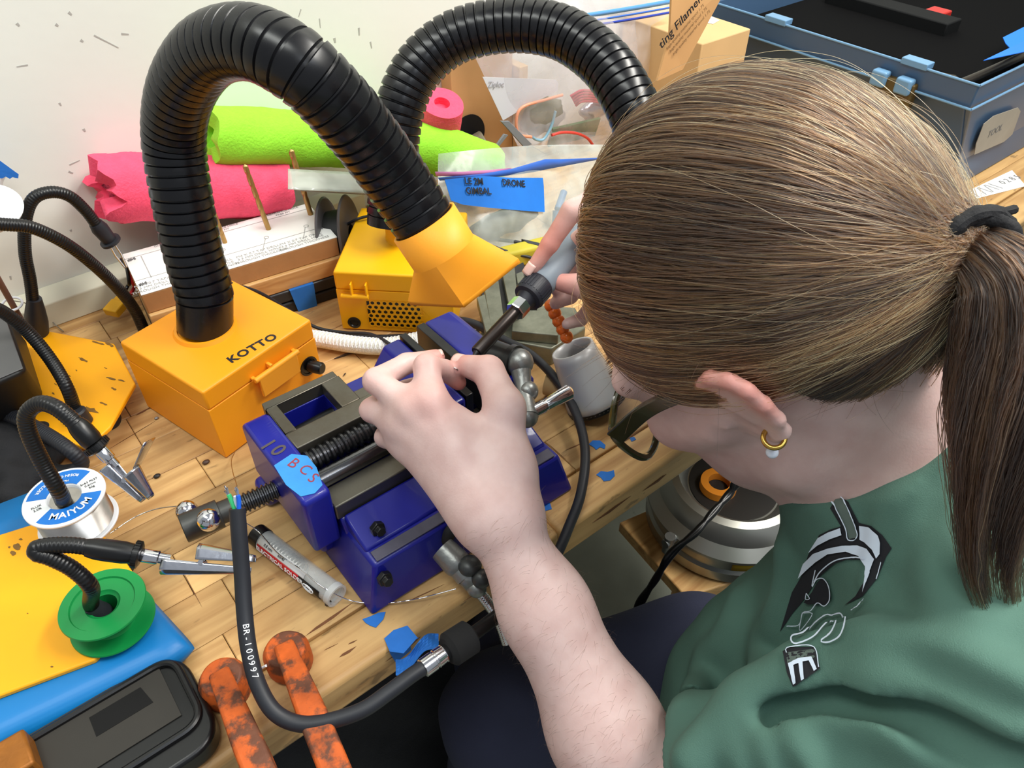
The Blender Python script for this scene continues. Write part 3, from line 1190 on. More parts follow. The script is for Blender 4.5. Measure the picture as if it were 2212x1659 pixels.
# arm that loops in front of the wall
yA = 0.742
r_ = 0.0058
pA = [P(75, 700, 0.027)] + [PY(x, y, yA) for x, y in ((66, 610), (54, 545), (55, 475), (72, 430), (110, 415), (150, 424), (185, 455), (206, 482))]
pA[0] = PY(76, 698, yA)
arm = gooseneck(pA, 0.0055, M_GOOSE, st1)
b = MB()
q0, q1 = PY(75, 655, yA), P(80, 722, 0.026)
b.sweep([q0 - (q1 - q0) * 0.15, q0 + (q1 - q0) * 0.2, q0 + (q1 - q0) * 0.6, q1], [0.0062, 0.0085, 0.0105, 0.0105], 24)
b.build('boot', M_RUBBER, arm)
e0, e1 = PY(206, 482, yA), PY(236, 518, yA)
b = MB()
b.sweep([e0, e0 + (e1 - e0) * 0.3, e1], [0.0062, 0.0078, 0.0068], 20)
b.lathe([(0.0068, 0), (0.0098, 0.0005), (0.0098, 0.003), (0.006, 0.0035)], e1, unit(e1 - e0), seg=24)
b.build('sleeve', M_RUBBER, arm)
a0, a1 = PY(238, 522, yA - 0.002), PY(272, 578, yA - 0.004)
ax = unit(a1 - a0)
sd = unit(np.cross(ax, (0, 1, 0)))
for s in (-1, 1):
    b = MB()
    b.sweep([a0 + sd * s * 0.002, a0 + (a1 - a0) * 0.5 + sd * s * 0.0026, a1 + sd * s * 0.0008], [0.0011, 0.001, 0.0008], 8)
    b.build('prong', M_CLIP, arm)
# arm sweeping from the left edge down behind the orange extractor
pB = [PY(-40, 483, 0.70), PY(10, 485, 0.70), PY(70, 492, 0.70), PY(140, 525, 0.70), PY(200, 570, 0.702), PY(250, 618, 0.704), PY(290, 668, 0.706), PY(308, 705, 0.708)]
pB[-1][2] = 0.006
arm = gooseneck(pB, 0.0056, M_GOOSE, st1)
# arm with boot on the plate
pC = [D(-45, 655, 0.60), D(5, 673, 0.62), D(60, 717, 0.64), D(110, 778, 0.648), D(145, 838, 0.648), D(160, 885, 0.646)]
pC[-1] = P(163, 888, 0.034)
arm = gooseneck(pC, 0.0055, M_GOOSE, st1)
b = MB()
q0, q1 = P(163, 886, 0.040), P(178, 912, 0.0262)
b.sweep([q0, q0 + (q1 - q0) * 0.1, q1], [0.0062, 0.0078, 0.0088], 22)
b.build('boot', M_RUBBER, arm)

st2 = plate_thing('orange steel base plate carrying two solder spools, over a blue mat', [(-90, 1190), (0, 1154), (70, 1132), (210, 1140), (262, 1200), (322, 1284), (205, 1425), (0, 1502), (-120, 1555)], 0.028, 0.0045, [P(262, 1228, 0), P(120, 1230, 0)])
b = MB()
for (x, y, rx, ry) in ((38, 1180, 9, 7), (30, 1195, 7, 5), (20, 1182, 3, 2), (45, 1165, 4, 2), (60, 1325, 2, 1), (112, 1440, 3, 2), (165, 1275, 2, 1)):
    pl = []
    for k in range(12):
        a = 2 * math.pi * k / 12
        q = random.uniform(0.6, 1.25)
        pl.append(P(x + rx * q * math.cos(a), y + ry * q * math.sin(a), 0.0281))
    b.prism(pl, 0.00015)
b.build('burn_marks', M_MARK, st2, smooth=False)['kind'] = 'stuff'
# arm through the white spool, clip open
S1 = P(172, 1128, 0.028)
S2 = P(246, 1342, 0.028)
pD = [V(S1[0] - 0.001, S1[1], 0.0285), V(S1[0] - 0.002, S1[1] + 0.001, 0.05), D(128, 1062, 0.545), D(92, 1000, 0.535), D(62, 935, 0.525), D(58, 895, 0.52), D(85, 872, 0.517), D(120, 880, 0.515), D(158, 910, 0.517), D(180, 937, 0.52)]
arm = gooseneck(pD, 0.0056, M_GOOSE, st2)
b = MB()
b.lathe([(0.0085, 0), (0.0085, 0.012), (0.0068, 0.018), (0.0058, 0.022)], (S1[0] - 0.001, S1[1], 0.028), (-0.05, 0, 1), seg=24)
b.build('boot', M_RUBBER, arm)
clip_end(arm, D(162, 913, 0.518), D(203, 957, 0.523), D(216, 970, 0.525), D(244, 1000, 0.53), D(317, 1080, 0.535), unit(CR[0] * 0.75 - CR[1] * 0.65 + 0 * CR[2]), 0.0058, grip=0.2)
# arm through the green spool, clip gripping the cable
pE = [V(S2[0] - 0.004, S2[1] + 0.002, 0.0285), V(S2[0] - 0.006, S2[1] + 0.003, 0.05), D(196, 1268, 0.475), D(158, 1230, 0.465), D(110, 1205, 0.458), D(82, 1196, 0.455), D(80, 1184, 0.455), D(115, 1178, 0.457), D(160, 1178, 0.46), D(200, 1184, 0.463)]
arm = gooseneck(pE, 0.0050, M_GOOSE, st2)
b = MB()
b.lathe([(0.0085, 0), (0.0085, 0.012), (0.0066, 0.018), (0.0055, 0.022)], (S2[0] - 0.004, S2[1] + 0.002, 0.028), (-0.1, 0.05, 1), seg=24)
b.build('boot', M_RUBBER, arm)
clip_end(arm, D(188, 1183, 0.462), D(288, 1196, 0.468), D(305, 1199, 0.469), D(358, 1207, 0.472), D(546, 1226, 0.478), unit(-CR[1] + 0.25 * CR[2]), 0.0054, grip=0.6, lever=False)
# loose black arm lying behind the spool
arm = gooseneck([P(-30, 878, 0.034), P(40, 905, 0.036), P(100, 938, 0.036), P(150, 972, 0.034), P(176, 1000, 0.022), P(150, 1022, 0.012), P(90, 1030, 0.010)], 0.0062, M_RUBBER, st2)

# spools
def spool_shape(c, r, h, hub, fl, m, parent, hole):
    b = MB()
    b.lathe([(hole, 0), (r, 0), (r, fl), (hub, fl), (hub, h - fl), (r, h - fl), (r, h), (hole * 1.25, h), (hole, h - 0.004)], c, (0, 0, 1), seg=72, close=True)
    return b


c1 = V(S1[0], S1[1], 0.0285)
sp1 = thing('solder_spool', 'white spool of silver solder wire with a blue label on its flange', 'solder spool', c1)
b = spool_shape(c1, 0.0283, 0.03, 0.017, 0.002, M_WHITE, sp1, 0.0095)
b.build('reel', M_WHITE, sp1, angle=35, bevel=0.0006)
b = MB()
wr = []
for k in range(26):
    z = 0.0026 + k * (0.0248 / 25)
    wr += [(0.0246, z - 0.0004), (0.0252, z)]
b.lathe([(0.0165, 0.0021)] + wr + [(0.0165, 0.0279)], c1, seg=72)
b.build('solder_winding', mat('solder_tin', (196, 192, 186), 0.3, 1.0, var=0.15, vscale=120), sp1, angle=60)
zt = 0.0285 + 0.03
M_LBL = mat('label_blue', (22, 116, 206), 0.5)


def ring_sector(c, r0, r1, a0, a1, z, n=40):
    b = MB()
    v, f = [], []
    for i in range(n + 1):
        a = a0 + (a1 - a0) * i / n
        for r in (r0, r1):
            v.append((c[0] + r * math.cos(a), c[1] + r * math.sin(a), z))
            v.append((c[0] + r * math.cos(a), c[1] + r * math.sin(a), z + 0.0002))
    for i in range(n):
        o = i * 4
        f += [(o + 1, o + 5, o + 7, o + 3), (o, o + 2, o + 6, o + 4), (o + 2, o + 3, o + 7, o + 6), (o, o + 4, o + 5, o + 1)]
    b.add(v, f)
    return b


# which way the words face: the middle of MAIYUM lies at picture point (165, 1115)
dm = P(160, 1113, zt) - V(c1[0], c1[1], zt)
am = math.atan2(dm[1], dm[0])
half = math.radians(62)
lab = ring_sector(c1, 0.0122, 0.0258, 0, 2 * math.pi, zt, 80).build('label', mat('label_white', (238, 240, 240), 0.5), sp1, smooth=False)
ring_sector(c1, 0.0122, 0.0258, am - half, am + half, zt + 0.0001).build('label_band', M_LBL, lab, smooth=False)
ring_sector(c1, 0.0122, 0.0258, am + math.pi - half, am + math.pi + half, zt + 0.0001).build('label_band', M_LBL, lab, smooth=False)


def arc_text(s, a_mid, r, size, m, parent, inward, step):
    wid = [{'I': 0.55, 'M': 1.25, 'i': 0.5, ' ': 0.6}.get(ch, 1.0) for ch in s]
    tot = sum(wid)
    for i, ch in enumerate(s):
        k = sum(wid[:i]) + wid[i] / 2 - tot / 2
        a = a_mid + (k * step if inward else -k * step)
        rad = V(math.cos(a), math.sin(a), 0)
        tan = V(-math.sin(a), math.cos(a), 0)
        if ch != ' ':
            text(ch, parent, V(c1[0], c1[1], zt + 0.0005) + rad * r, tan if inward else -tan, -rad if inward else rad, size, m, bold=size * 0.02)


M_WTXT = mat('white_ink', (240, 244, 248), 0.6)
arc_text('MAIYUM', am, 0.0190, 0.0080, M_WTXT, lab, True, 0.27)
arc_text('ROSIN CORE SOLDER', am + math.pi, 0.0205, 0.0034, M_WTXT, lab, True, 0.105)
arc_text('Made in China', am + math.pi, 0.0152, 0.0024, M_WTXT, lab, True, 0.09)
for sgn, lines in ((-1, ('FLUX', '2.0%')), (1, ('Sn63 Pb37', '0.6mm', '50g'))):
    a = am + sgn * math.pi / 2
    rad = V(math.cos(a), math.sin(a), 0)
    xd = V(-math.sin(am), math.cos(am), 0)
    yd = -V(math.cos(am), math.sin(am), 0)
    for i, l in enumerate(lines):
        text(l, lab, V(c1[0], c1[1], zt + 0.0005) + rad * 0.0185 + yd * (0.0022 - i * 0.0032), xd, yd, 0.0029, M_INK)

c2 = V(S2[0], S2[1], 0.0285)
M_GREEN = mat('green_plastic', (18, 150, 74), 0.35, trans=0.25, var=0.04, rvar=0.05)
sp2 = thing('solder_spool', 'empty translucent green spool over the flexible arm on the lower orange plate', 'solder spool', c2)
b = MB()
b.lathe([(0.0085, 0), (0.0268, 0), (0.0272, 0.0009), (0.0268, 0.0018), (0.0155, 0.0022), (0.0135, 0.006), (0.0135, 0.015), (0.0155, 0.0198), (0.0268, 0.0204), (0.0272, 0.0212), (0.0268, 0.0222), (0.0205, 0.0224), (0.0198, 0.0212), (0.011, 0.0212), (0.0102, 0.02), (0.0085, 0.019)], c2, (0, 0, 1), seg=80, close=True)
b.build('reel', M_GREEN, sp2, angle=30)

# blue silicone mat with a rolled front edge, under the lower plate
M_SIL = mat('blue_silicone', (12, 116, 184), 0.42, var=0.03, vscale=20)
b = MB()
e0, e1 = P(-160, 1640, 0.02), P(398, 1372, 0.02)
al = unit(e1 - e0)
pr = unit(np.cross((0, 0, 1), al))
if pr[1] < 0:
    pr = -pr
pr = unit(pr - al * 0.30) * 1.05
L = np.linalg.norm(e1 - e0)
prof = []
for k in range(15):
    a = -math.pi / 2 - math.pi * k / 14
    prof.append((0.0125 * math.cos(a) + 0.0, 0.0125 + 0.0105 * math.sin(a)))
prof = [(x, z) for x, z in prof] + [(0.03, 0.0222), (0.06, 0.0215), (0.188, 0.0215)]
n = 46


def mat_pt(i, j):
    s = i * L
    jj = j * (len(prof) - 1)
    k = min(int(jj), len(prof) - 2)
    fr = jj - k
    x = prof[k][0] * (1 - fr) + prof[k + 1][0] * fr
    z = prof[k][1] * (1 - fr) + prof[k + 1][1] * fr
    end = max(0.0, (s - (L - 0.02)) / 0.02)
    q = e0 + al * s
    cut = math.sqrt(max(0, 1 - end * end))
    return V(q[0], q[1], 0) + pr * (x * 1.0 + 0.006 * end * end) + V(0, 0, 0.011 + (z - 0.011) * (0.25 + 0.75 * cut))


b.grid(mat_pt, n, 60)
bm_ = b.build('silicone_mat', M_SIL, None, solid=0.0022, angle=50)
setp(bm_, 'blue silicone mat with a rolled edge under the lower orange plate', 'mat')

# black case with a grey inset and slot, front left corner of the bench
tr = thing('tool_tray', 'glossy black plastic case with grey inset panel and slot, before the blue mat', 'case', P(250, 1600, 0) * V(1, 1, 0) + V(0, 0, 0.001))
c_ = [P(x, y, 0.02) for x, y in ((383, 1398), (478, 1585), (300, 1800), (-140, 1690))]


def round_poly(c, r, n=8):
    out = []
    m = len(c)
    for i in range(m):
        p, q, s = np.asarray(c[i - 1]), np.asarray(c[i]), np.asarray(c[(i + 1) % m])
        a, b_ = unit(p - q), unit(s - q)
        p0, p1 = q + a * r, q + b_ * r
        for k in range(n + 1):
            t = k / n
            out.append(p0 * (1 - t) ** 2 + 2 * q * t * (1 - t) + p1 * t * t)
    return out


u1 = unit(P(478, 1585, 0) - P(383, 1398, 0))
w1 = unit(np.cross((0, 0, 1), u1))
if w1[0] > 0:
    w1 = -w1
o_ = P(380, 1400, 0.02) * V(1, 1, 0) + w1 * (-0.002)
cc = [o_, o_ + u1 * 0.075, o_ + u1 * 0.075 + w1 * 0.17, o_ + w1 * 0.17]
b = MB()
b.prism([q + V(0, 0, 0.001) for q in round_poly(cc, 0.022)], 0.017)
b.build('case', M_BLACK, tr, bevel=0.003, bseg=3)
b = MB()
inn = [o_ + u1 * 0.004 + w1 * 0.006, o_ + u1 * 0.058 + w1 * 0.006, o_ + u1 * 0.058 + w1 * 0.16, o_ + u1 * 0.004 + w1 * 0.16]
rp_ = round_poly(inn, 0.014)
ring = [q + V(0, 0, 0.019) for q in rp_]
b.sweep(ring + [ring[0]], 0.0026, 10, caps=False)
b.build('raised_rim', M_BLACK, tr)
b = MB()
pan = [o_ + u1 * 0.0 + w1 * 0.016, o_ + u1 * 0.046 + w1 * 0.016, o_ + u1 * 0.046 + w1 * 0.15, o_ + w1 * 0.15]
b.prism([q + V(0, 0, 0.0182) for q in pan], 0.0008)
b.build('panel', mat('grey_panel', (42, 39, 34), 0.65, var=0.1), tr)
b = MB()
sl = [o_ + u1 * 0.012 + w1 * 0.03, o_ + u1 * 0.027 + w1 * 0.027, o_ + u1 * 0.027 + w1 * 0.062, o_ + u1 * 0.012 + w1 * 0.062]
b.prism([q + V(0, 0, 0.0191) for q in sl], 0.0002)
b.build('slot', mat('void_black', (4, 4, 4), 0.9), tr, smooth=False)
b = MB()
q = P(30, 1640, 0.03)
b.box((q[0] - 0.014, q[1] - 0.012, 0.0), (q[0] + 0.01, q[1] + 0.014, 0.034))
b.box((q[0] - 0.03, q[1] - 0.03, 0.0), (q[0] - 0.004, q[1] + 0.004, 0.028))
o = b.build('brass_block', mat('tarnished_brass', (150, 92, 30), 0.5, 0.4, var=0.3, vscale=80, bump=0.4), None, bevel=0.002)
setp(o, 'tarnished orange brown metal block at the black case corner', 'metal block')
o.location.z = 0.0

# ------------------------------------------------------------------ black device, dark cloth, left edge
dv = thing('power_supply', 'black rounded device with grey top panel at the left edge', 'device', P(20, 860, 0.027))
b = MB()
tl = [P(x, y, 0.092) for x, y in ((56, 800), (-60, 850), (-95, 700), (12, 676))]
bl = [P(x, y, 0.034) for x, y in ((98, 862), (-20, 925), (-70, 770), (58, 735))]
v = [q + V(0, 0, 0) for q in bl] + tl
b.add(v, [(0, 1, 2, 3)[::-1], (4, 5, 6, 7), (0, 1, 5, 4), (1, 2, 6, 5), (2, 3, 7, 6), (3, 0, 4, 7)])
b.build('housing', mat('device_black', (20, 20, 20), 0.5, var=0.3, vscale=40), dv, bevel=0.006, bseg=4)
ctr = sum(tl) / 4
b = MB()
b.prism([ctr + (q - ctr) * 0.93 + V(0, 0, -0.0002) for q in tl], 0.0012)
b.build('top_panel', mat('panel_grey', (88, 88, 88), 0.5), dv, bevel=0.001)
b = MB()
b.cyl(sum(bl) / 4 + V(0, 0, 0.002), V(*(sum(bl) / 4)[:2], 0.0265), 0.02, seg=24)
b.build('pedestal', M_BLACK, dv)

M_CLOTH = mat('black_cloth', (27, 27, 30), 0.85, var=0.3, vscale=60, bump=0.5, bscale=500)
cl_c = P(60, 1000, 0.0)


def cloth_fn(p):
    d = sd_ell(p, P(-10, 975, 0.016), (0.05, 0.036, 0.016))
    d = smin(d, sd_cone(p, P(-40, 930, 0.014), P(130, 975, 0.012), 0.013, 0.007), 0.015)
    d = smin(d, sd_cone(p, P(-40, 1010, 0.012), P(150, 1020, 0.01), 0.011, 0.008), 0.012)
    d = smin(d, sd_cone(p, P(-60, 1075, 0.012), P(40, 1075, 0.009), 0.014, 0.009), 0.016)
    d = smin(d, sd_cone(p, P(40, 1040, 0.012), P(60, 1115, 0.008), 0.01, 0.008), 0.012)
    w = 0.0025 * np.sin(p[:, 0] * 190 + 60 * p[:, 1]) * np.sin(p[:, 1] * 160 - 50 * p[:, 0])
    return np.maximum(d + w, 0.0008 - p[:, 2])


Vv, Ff = mesh_sdf(cloth_fn, cl_c - V(0.12, 0.1, 0.01), cl_c + V(0.09, 0.1, 0.05), 0.0022, slack=2)
setp(solid('black_cloth', Vv, Ff, M_CLOTH), 'crumpled black cloth heaped behind the white solder spool', 'cloth')

# hanging clear bag with blue tape, top left corner; white disc below it
hb_ = thing('hanging_bag', 'clear bag with blue tape hanging at the upper left wall edge', 'plastic bag', PY(-20, 440, 0.78))
b = MB()
b.prism([PY(x, y, 0.785) for x, y in ((-60, 300), (0, 347), (26, 366), (40, 376), (39, 385), (33, 384), (27, 382), (21, 386), (12, 381), (5, 385), (-60, 384))], 0.0006, (0, -1, 0))
b.build('tape', M_TAPE, hb_, smooth=False)
b = MB()


def bag_fn(i, j):
    x = -90 + i * (104 - 8 * math.sin(j * 5))
    y = 380 + j * 66
    q = PY(x, y, 0.79)
    return q + V(0, -0.012 * math.sin(i * math.pi) * (1 + 0.3 * math.sin(9 * j)), 0)


b.grid(bag_fn, 10, 10)
b.build('bag', film('film_white', (225, 228, 232), 0.6), hb_)
b = MB()
b.lathe([(0, 0.0), (0.02, 0.0), (0.0345, 0.004), (0.035, 0.0055), (0.02, 0.0022), (0, 0.002)], PY(-46, 463, 0.735), (0.05, -0.25, 1), seg=48)
o = b.build('white_disc', M_WHITE, None)
setp(o, 'white shallow plastic disc under the hanging bag at the left edge', 'disc')
# brown rod with a white ring, and a stray wire
b = MB()
r0, r1 = PY(-20, 575, 0.74), P(52, 702, 0.03)
b.cyl(r0, r1, 0.0028, seg=12)
o = b.build('brown_rod', mat('brown_stick', (120, 86, 72), 0.6), None)
setp(o, 'thin brown rod leaning at the left edge behind the black device', 'rod')
b = MB()
q = r0 + (r1 - r0) * 0.62
_, n_, b_ = frame(r1 - r0)
b.sweep([q + (n_ * math.cos(a) + b_ * math.sin(a) * 0.9) * 0.0085 for a in np.linspace(0, 2 * math.pi, 25)], 0.0012, 8, caps=False)
o = b.build('white_ring', M_WHITE, None)
setp(o, 'small white ring around the brown rod', 'ring')
b = MB()
b.sweep(spline([PY(30, 650, 0.775), PY(55, 655, 0.77), P(90, 672, 0.02), P(118, 700, 0.004), P(137, 716, 0.001)], 30), 0.0005, 6)
o = b.build('stray_wire', mat('wire_grey', (140, 136, 126), 0.4, 0.6), None)
setp(o, 'thin stray grey wire curling off the baseboard at left', 'wire')
# yellow battery connector
cn = thing('battery_connector', 'small yellow battery connector with red and black leads beside the drill block', 'connector', P(258, 670, 0.0))
ca = P(238, 678, 0.016)
cb_ = P(272, 640, 0.020)
axc = unit(cb_ - ca)
sidec = unit(np.cross(axc, (0, 0, 1)))
upc = np.cross(sidec, axc)
Lc = np.linalg.norm(cb_ - ca)
b = MB()
b.obox((ca + cb_) / 2 - axc * Lc * 0.18, axc, sidec, upc, Lc * 0.62, 0.0165, 0.009)
b.obox((ca + cb_) / 2 + axc * Lc * 0.28, axc, sidec, upc, Lc * 0.44, 0.0145, 0.0075)
b.build('connector', mat('connector_yellow', (226, 170, 30), 0.45), cn, bevel=0.0012)
for s, m_ in ((1, mat('red_wire', (190, 30, 34), 0.4)), (-1, M_BLACK)):
    b = MB()
    b.sweep(spline([cb_ + sidec * s * 0.004, cb_ + axc * 0.012 + sidec * s * 0.004 + V(0, 0, 0.004), PY(283 + s * 4, 612, 0.755), PY(275 + s * 2, 575, 0.765), PY(262, 560, 0.78)], 30), 0.0018, 8)
    b.build('lead', m_, cn)

# ------------------------------------------------------------------ drill block, black case, noodles
zc = 0.03
cs_ = thing('flat_case', 'flat black plastic case with blue tape under the drill block', 'case', P(600, 640, 0))
dbf = [P(305, 638, 0.07), P(728, 512, 0.07)]
ux = unit((dbf[1] - dbf[0]) * V(1, 1, 0))
uy = V(-ux[1], ux[0], 0)
oL = dbf[0] * V(1, 1, 0)
WB = np.linalg.norm((dbf[1] - dbf[0])[:2])
b = MB()
cz = [oL + uy * -0.004 - ux * 0.0, oL + ux * (WB + 0.012) + uy * -0.006, oL + ux * (WB + 0.012) + uy * 0.09, oL + uy * 0.09]
b.prism(cz, 0.013)
b.build('case_base', M_BLACKM, cs_, bevel=0.002)
b = MB()
b.prism([q - uy * 0.0 + V(0, 0, 0.0145) for q in cz], 0.0135)
b.build('case_lid', mat('case_black', (40, 42, 44), 0.35), cs_, bevel=0.002)
tpz = MB()
t0 = P(606, 600, 0.0286)
t1 = t0 + ux * 0.026
for q0, q1 in ((0, 1),):
    f0 = [t0 + uy * 0.006, t1 + uy * 0.006, t1 - uy * 0.004, t0 - uy * 0.004]
    tpz.prism([V(q[0], q[1], 0.0283) for q in f0], 0.0004)
    yy = (cz[0] - t0) @ uy
    g0, g1 = t0 + uy * (yy - 0.0030), t1 + uy * (yy - 0.0032)
    f0 = [t0 + uy * 0.006, t1 + uy * 0.006, g1, g0]
    tpz.v, tpz.f = [], []
    tpz.prism([V(q[0], q[1], 0.0283) for q in f0], 0.0004)
    tpz.prism([V(g0[0], g0[1], 0.0287), V(g1[0], g1[1], 0.0287), V(g1[0], g1[1], 0.0) - ux * 0.001, V(g0[0], g0[1], 0.0) + ux * 0.004], 0.0004, -uy)
tpz.build('tape', M_TAPE, cs_, smooth=False)

db = thing('drill_block', 'wooden drill stand with printed white top sheet standing on the black case', 'drill stand', oL + ux * WB / 2 + uy * 0.04 + V(0, 0, 0.0282))
DBK = 0.083
q = [oL, oL + ux * WB, oL + ux * WB + uy * DBK, oL + uy * DBK]
b = MB()
b.prism([x - uy * 0.004 + V(0, 0, 0.0282) + ux * (0.004 if i in (1, 2) else 0) + uy * 0.002 * (i > 1) for i, x in enumerate(q)], 0.0195)
b.build('lower_board', M_PINE, db, bevel=0.0012)
b = MB()
b.prism([x + V(0, 0, 0.0479) for x in q], 0.0215)
b.build('upper_board', M_MDF, db, bevel=0.001)
b = MB()
zs = 0.0695
b.prism([x + V(0, 0, zs) for x in q], 0.0005)
sheet = b.build('printed_sheet', M_WHITEP, db, smooth=False)
M_PRT = mat('sheet_print', (168, 168, 166), 0.8)
M_PRT2 = mat('sheet_print_dark', (110, 110, 110), 0.8)
zs2 = zs + 0.0008


def bl_(s, t, z=zs2):
    return oL + ux * s * WB + uy * t * DBK + V(0, 0, z)


b = MB()
for t in (0.32, 0.86):
    b.prism([bl_(0.0, t - 0.003), bl_(0.98, t - 0.003), bl_(0.98, t + 0.003), bl_(0.0, t + 0.003)], 0.0001)
b.prism([bl_(0.075, 0.3), bl_(0.079, 0.3), bl_(0.079, 0.84), bl_(0.075, 0.84)], 0.0001)
for s in (0.2, 0.45, 0.68, 0.9):
    b.prism([bl_(s - 0.06, 0.18), bl_(s - 0.056, 0.18), bl_(s - 0.006, 0.43), bl_(s - 0.01, 0.43)], 0.0001)
    for k in range(8):
        a, a2 = 2 * math.pi * k / 8, 2 * math.pi * (k + 1) / 8
        c0 = bl_(s, 0.45)
        b.prism([c0 + (ux * math.cos(a) + uy * math.sin(a)) * 0.0022, c0 + (ux * math.cos(a2) + uy * math.sin(a2)) * 0.0022, c0 + (ux * math.cos(a2) + uy * math.sin(a2)) * 0.0028, c0 + (ux * math.cos(a) + uy * math.sin(a)) * 0.0028], 0.0001)
b.build('printed_lines', M_PRT, sheet, smooth=False)['kind'] = 'stuff'
for s in (0.1, 0.35, 0.6, 0.83):
    for i, l in enumerate(('M4 X 0.7 TAP DRILL', '3.3 MM DRILL HOLE', 'THROUGH THICKNESS')):
        text(l, sheet, bl_(s, 0.2 - i * 0.065), ux, uy, 0.0052, M_PRT)
for s in (0.25, 0.5, 0.84):
    for i, l in enumerate(('CLEARANCE HOLE', 'FREE FIT')):
        text(l, sheet, bl_(s, 0.97 - i * 0.06), ux, uy, 0.0045, M_PRT)
for s, t in ((0.03, 0.82), (0.03, 0.22), (0.95, 0.3)):
    text('#4', sheet, bl_(s, t), ux, uy, 0.007, M_PRT2, bold=0.0003)
# three drill bits standing in it
M_BIT = mat('drill_bit_bronze', (176, 140, 84), 0.35, 0.7, var=0.15, vscale=100)


def drill_bit(base, top, r, label):
    base, top = np.asarray(base), np.asarray(top)
    a, n, b2 = frame(top - base)
    L = np.linalg.norm(top - base)
    o = MB()
    N, sg = 110, 16
    vs_, fs = [], []
    for i in range(N):
        t = i / (N - 1)
        tw = max(0, t - 0.22) * 17
        tip = min(1.0, (1 - t) / 0.03)
        for j in range(sg):
            an = 2 * math.pi * j / sg
            k = 1.0
            if t > 0.22:
                g = math.cos(2 * (an - tw))
                k = 1.0 - 0.38 * max(0, g) ** 2 * min(1, (t - 0.22) * 12)
            vs_.append(base + a * L * t + (n * math.cos(an) + b2 * math.sin(an)) * r * k * (0.15 + 0.85 * tip))
    for i in range(N - 1):
        for j in range(sg):
            k = (j + 1) % sg
            fs.append((i * sg + j, i * sg + k, (i + 1) * sg + k, (i + 1) * sg + j))
    o.add(vs_, fs)
    ob = o.build('drill_bit', M_BIT, None, angle=50)
    setp(ob, label, 'drill bit', 'drill bits in the wooden stand')


for (bx, by, tx, ty, r, lb) in ((671, 462, 628, 322, 0.0029, 'bronze twist drill bit standing nearest the right end of the printed drill stand'),
                                (580, 494, 528, 355, 0.0027, 'bronze twist drill bit in the middle of the three in the drill stand'),
                                (486, 523, 453, 435, 0.0024, 'bronze twist drill bit just right of the orange extractor hose')):
    pb = P(bx, by, 0.0705)
    pt = PY(tx, ty, pb[1] + 0.004)
    drill_bit(pb - V(0, 0, 0.001), pt, r, lb)

M_PINK = mat('pink_foam', (250, 82, 116), 0.8, var=0.1, vscale=160, bump=0.9, bscale=420, sss=0.1)
M_LIME = mat('lime_foam', (150, 224, 50), 0.8, var=0.08, vscale=160, bump=0.9, bscale=420, sss=0.1)


def noodle(name, label, path, r, m, hole=0.42, ragged=(0, 0), n=90, seg=40):
    p = spline(path, n)
    t = np.gradient(p, axis=0)
    t /= np.linalg.norm(t, axis=1)[:, None]
    _, nn, bb_ = frame(t[0])
    vs_, fs = [], []
    rr = random.Random(len(label))
    ends = [[rr.uniform(-1, 1) for _ in range(seg)] for _ in (0, 1)]
    ends = [[0.5 * e[j] + 0.25 * e[j - 1] + 0.25 * e[(j + 1) % seg] for j in range(seg)] for e in ends]
    stations = [(i, 1.0) for i in range(n)]
    rings = [(0, hole, 0.35), (0, hole, 0.0)] + [(i, 1.0, 0.0) for i in range(n)] + [(n - 1, hole, 0.0), (n - 1, hole, -0.35)]
    for (i, k, depth) in rings:
        for j in range(seg):
            a = 2 * math.pi * j / seg
            rad = r * k * (1 + 0.02 * math.sin(3 * a + i * 0.3) * (k == 1.0) + rr.uniform(-0.008, 0.008) * (k == 1))
            q = p[i] + t[i] * depth * r
            w = 0.0
            if i < 5:
                w = ragged[0] * ends[0][j] * (1 - i / 5)
            if i >= n - 5:
                w = ragged[1] * ends[1][j] * (1 - (n - 1 - i) / 5)
            vs_.append(q + t[i] * w + (nn * math.cos(a) + bb_ * math.sin(a)) * rad)
    for i in range(len(rings) - 1):
        for j in range(seg):
            k = (j + 1) % seg
            fs.append((i * seg + j, i * seg + k, (i + 1) * seg + k, (i + 1) * seg + j))
    fs.append(tuple(range(seg)))
    fs.append(tuple((len(rings) - 1) * seg + j for j in range(seg)))
    b = MB().add(vs_, fs)
    o = b.build(name, m, None, angle=50)
    return setp(o, label, 'pool noodle')


noodle('pool_noodle', 'pink foam noodle with a torn left end, lying behind the drill block', [PY(228, 408, 0.776), PY(300, 405, 0.776), PY(420, 404, 0.775), PY(540, 404, 0.774), PY(604, 402, 0.772)], 0.0335, M_PINK, ragged=(0.016, 0.004))
noodle('pool_noodle', 'lime green foam noodle lying along the wall above the pink one', [PY(452, 293, 0.780), PY(560, 296, 0.779), PY(700, 302, 0.770), PY(850, 312, 0.752), PY(960, 330, 0.735), PY(1060, 362, 0.71)], 0.0300, M_LIME, ragged=(0.005, 0.003))
noodle('pool_noodle', 'pink foam noodle with a slit, hollow end up, inside the black hose arch', [PY(955, 222, 0.745), PY(950, 250, 0.752), PY(948, 300, 0.77), PY(946, 345, 0.775)], 0.0262, M_PINK, hole=0.36, n=40)
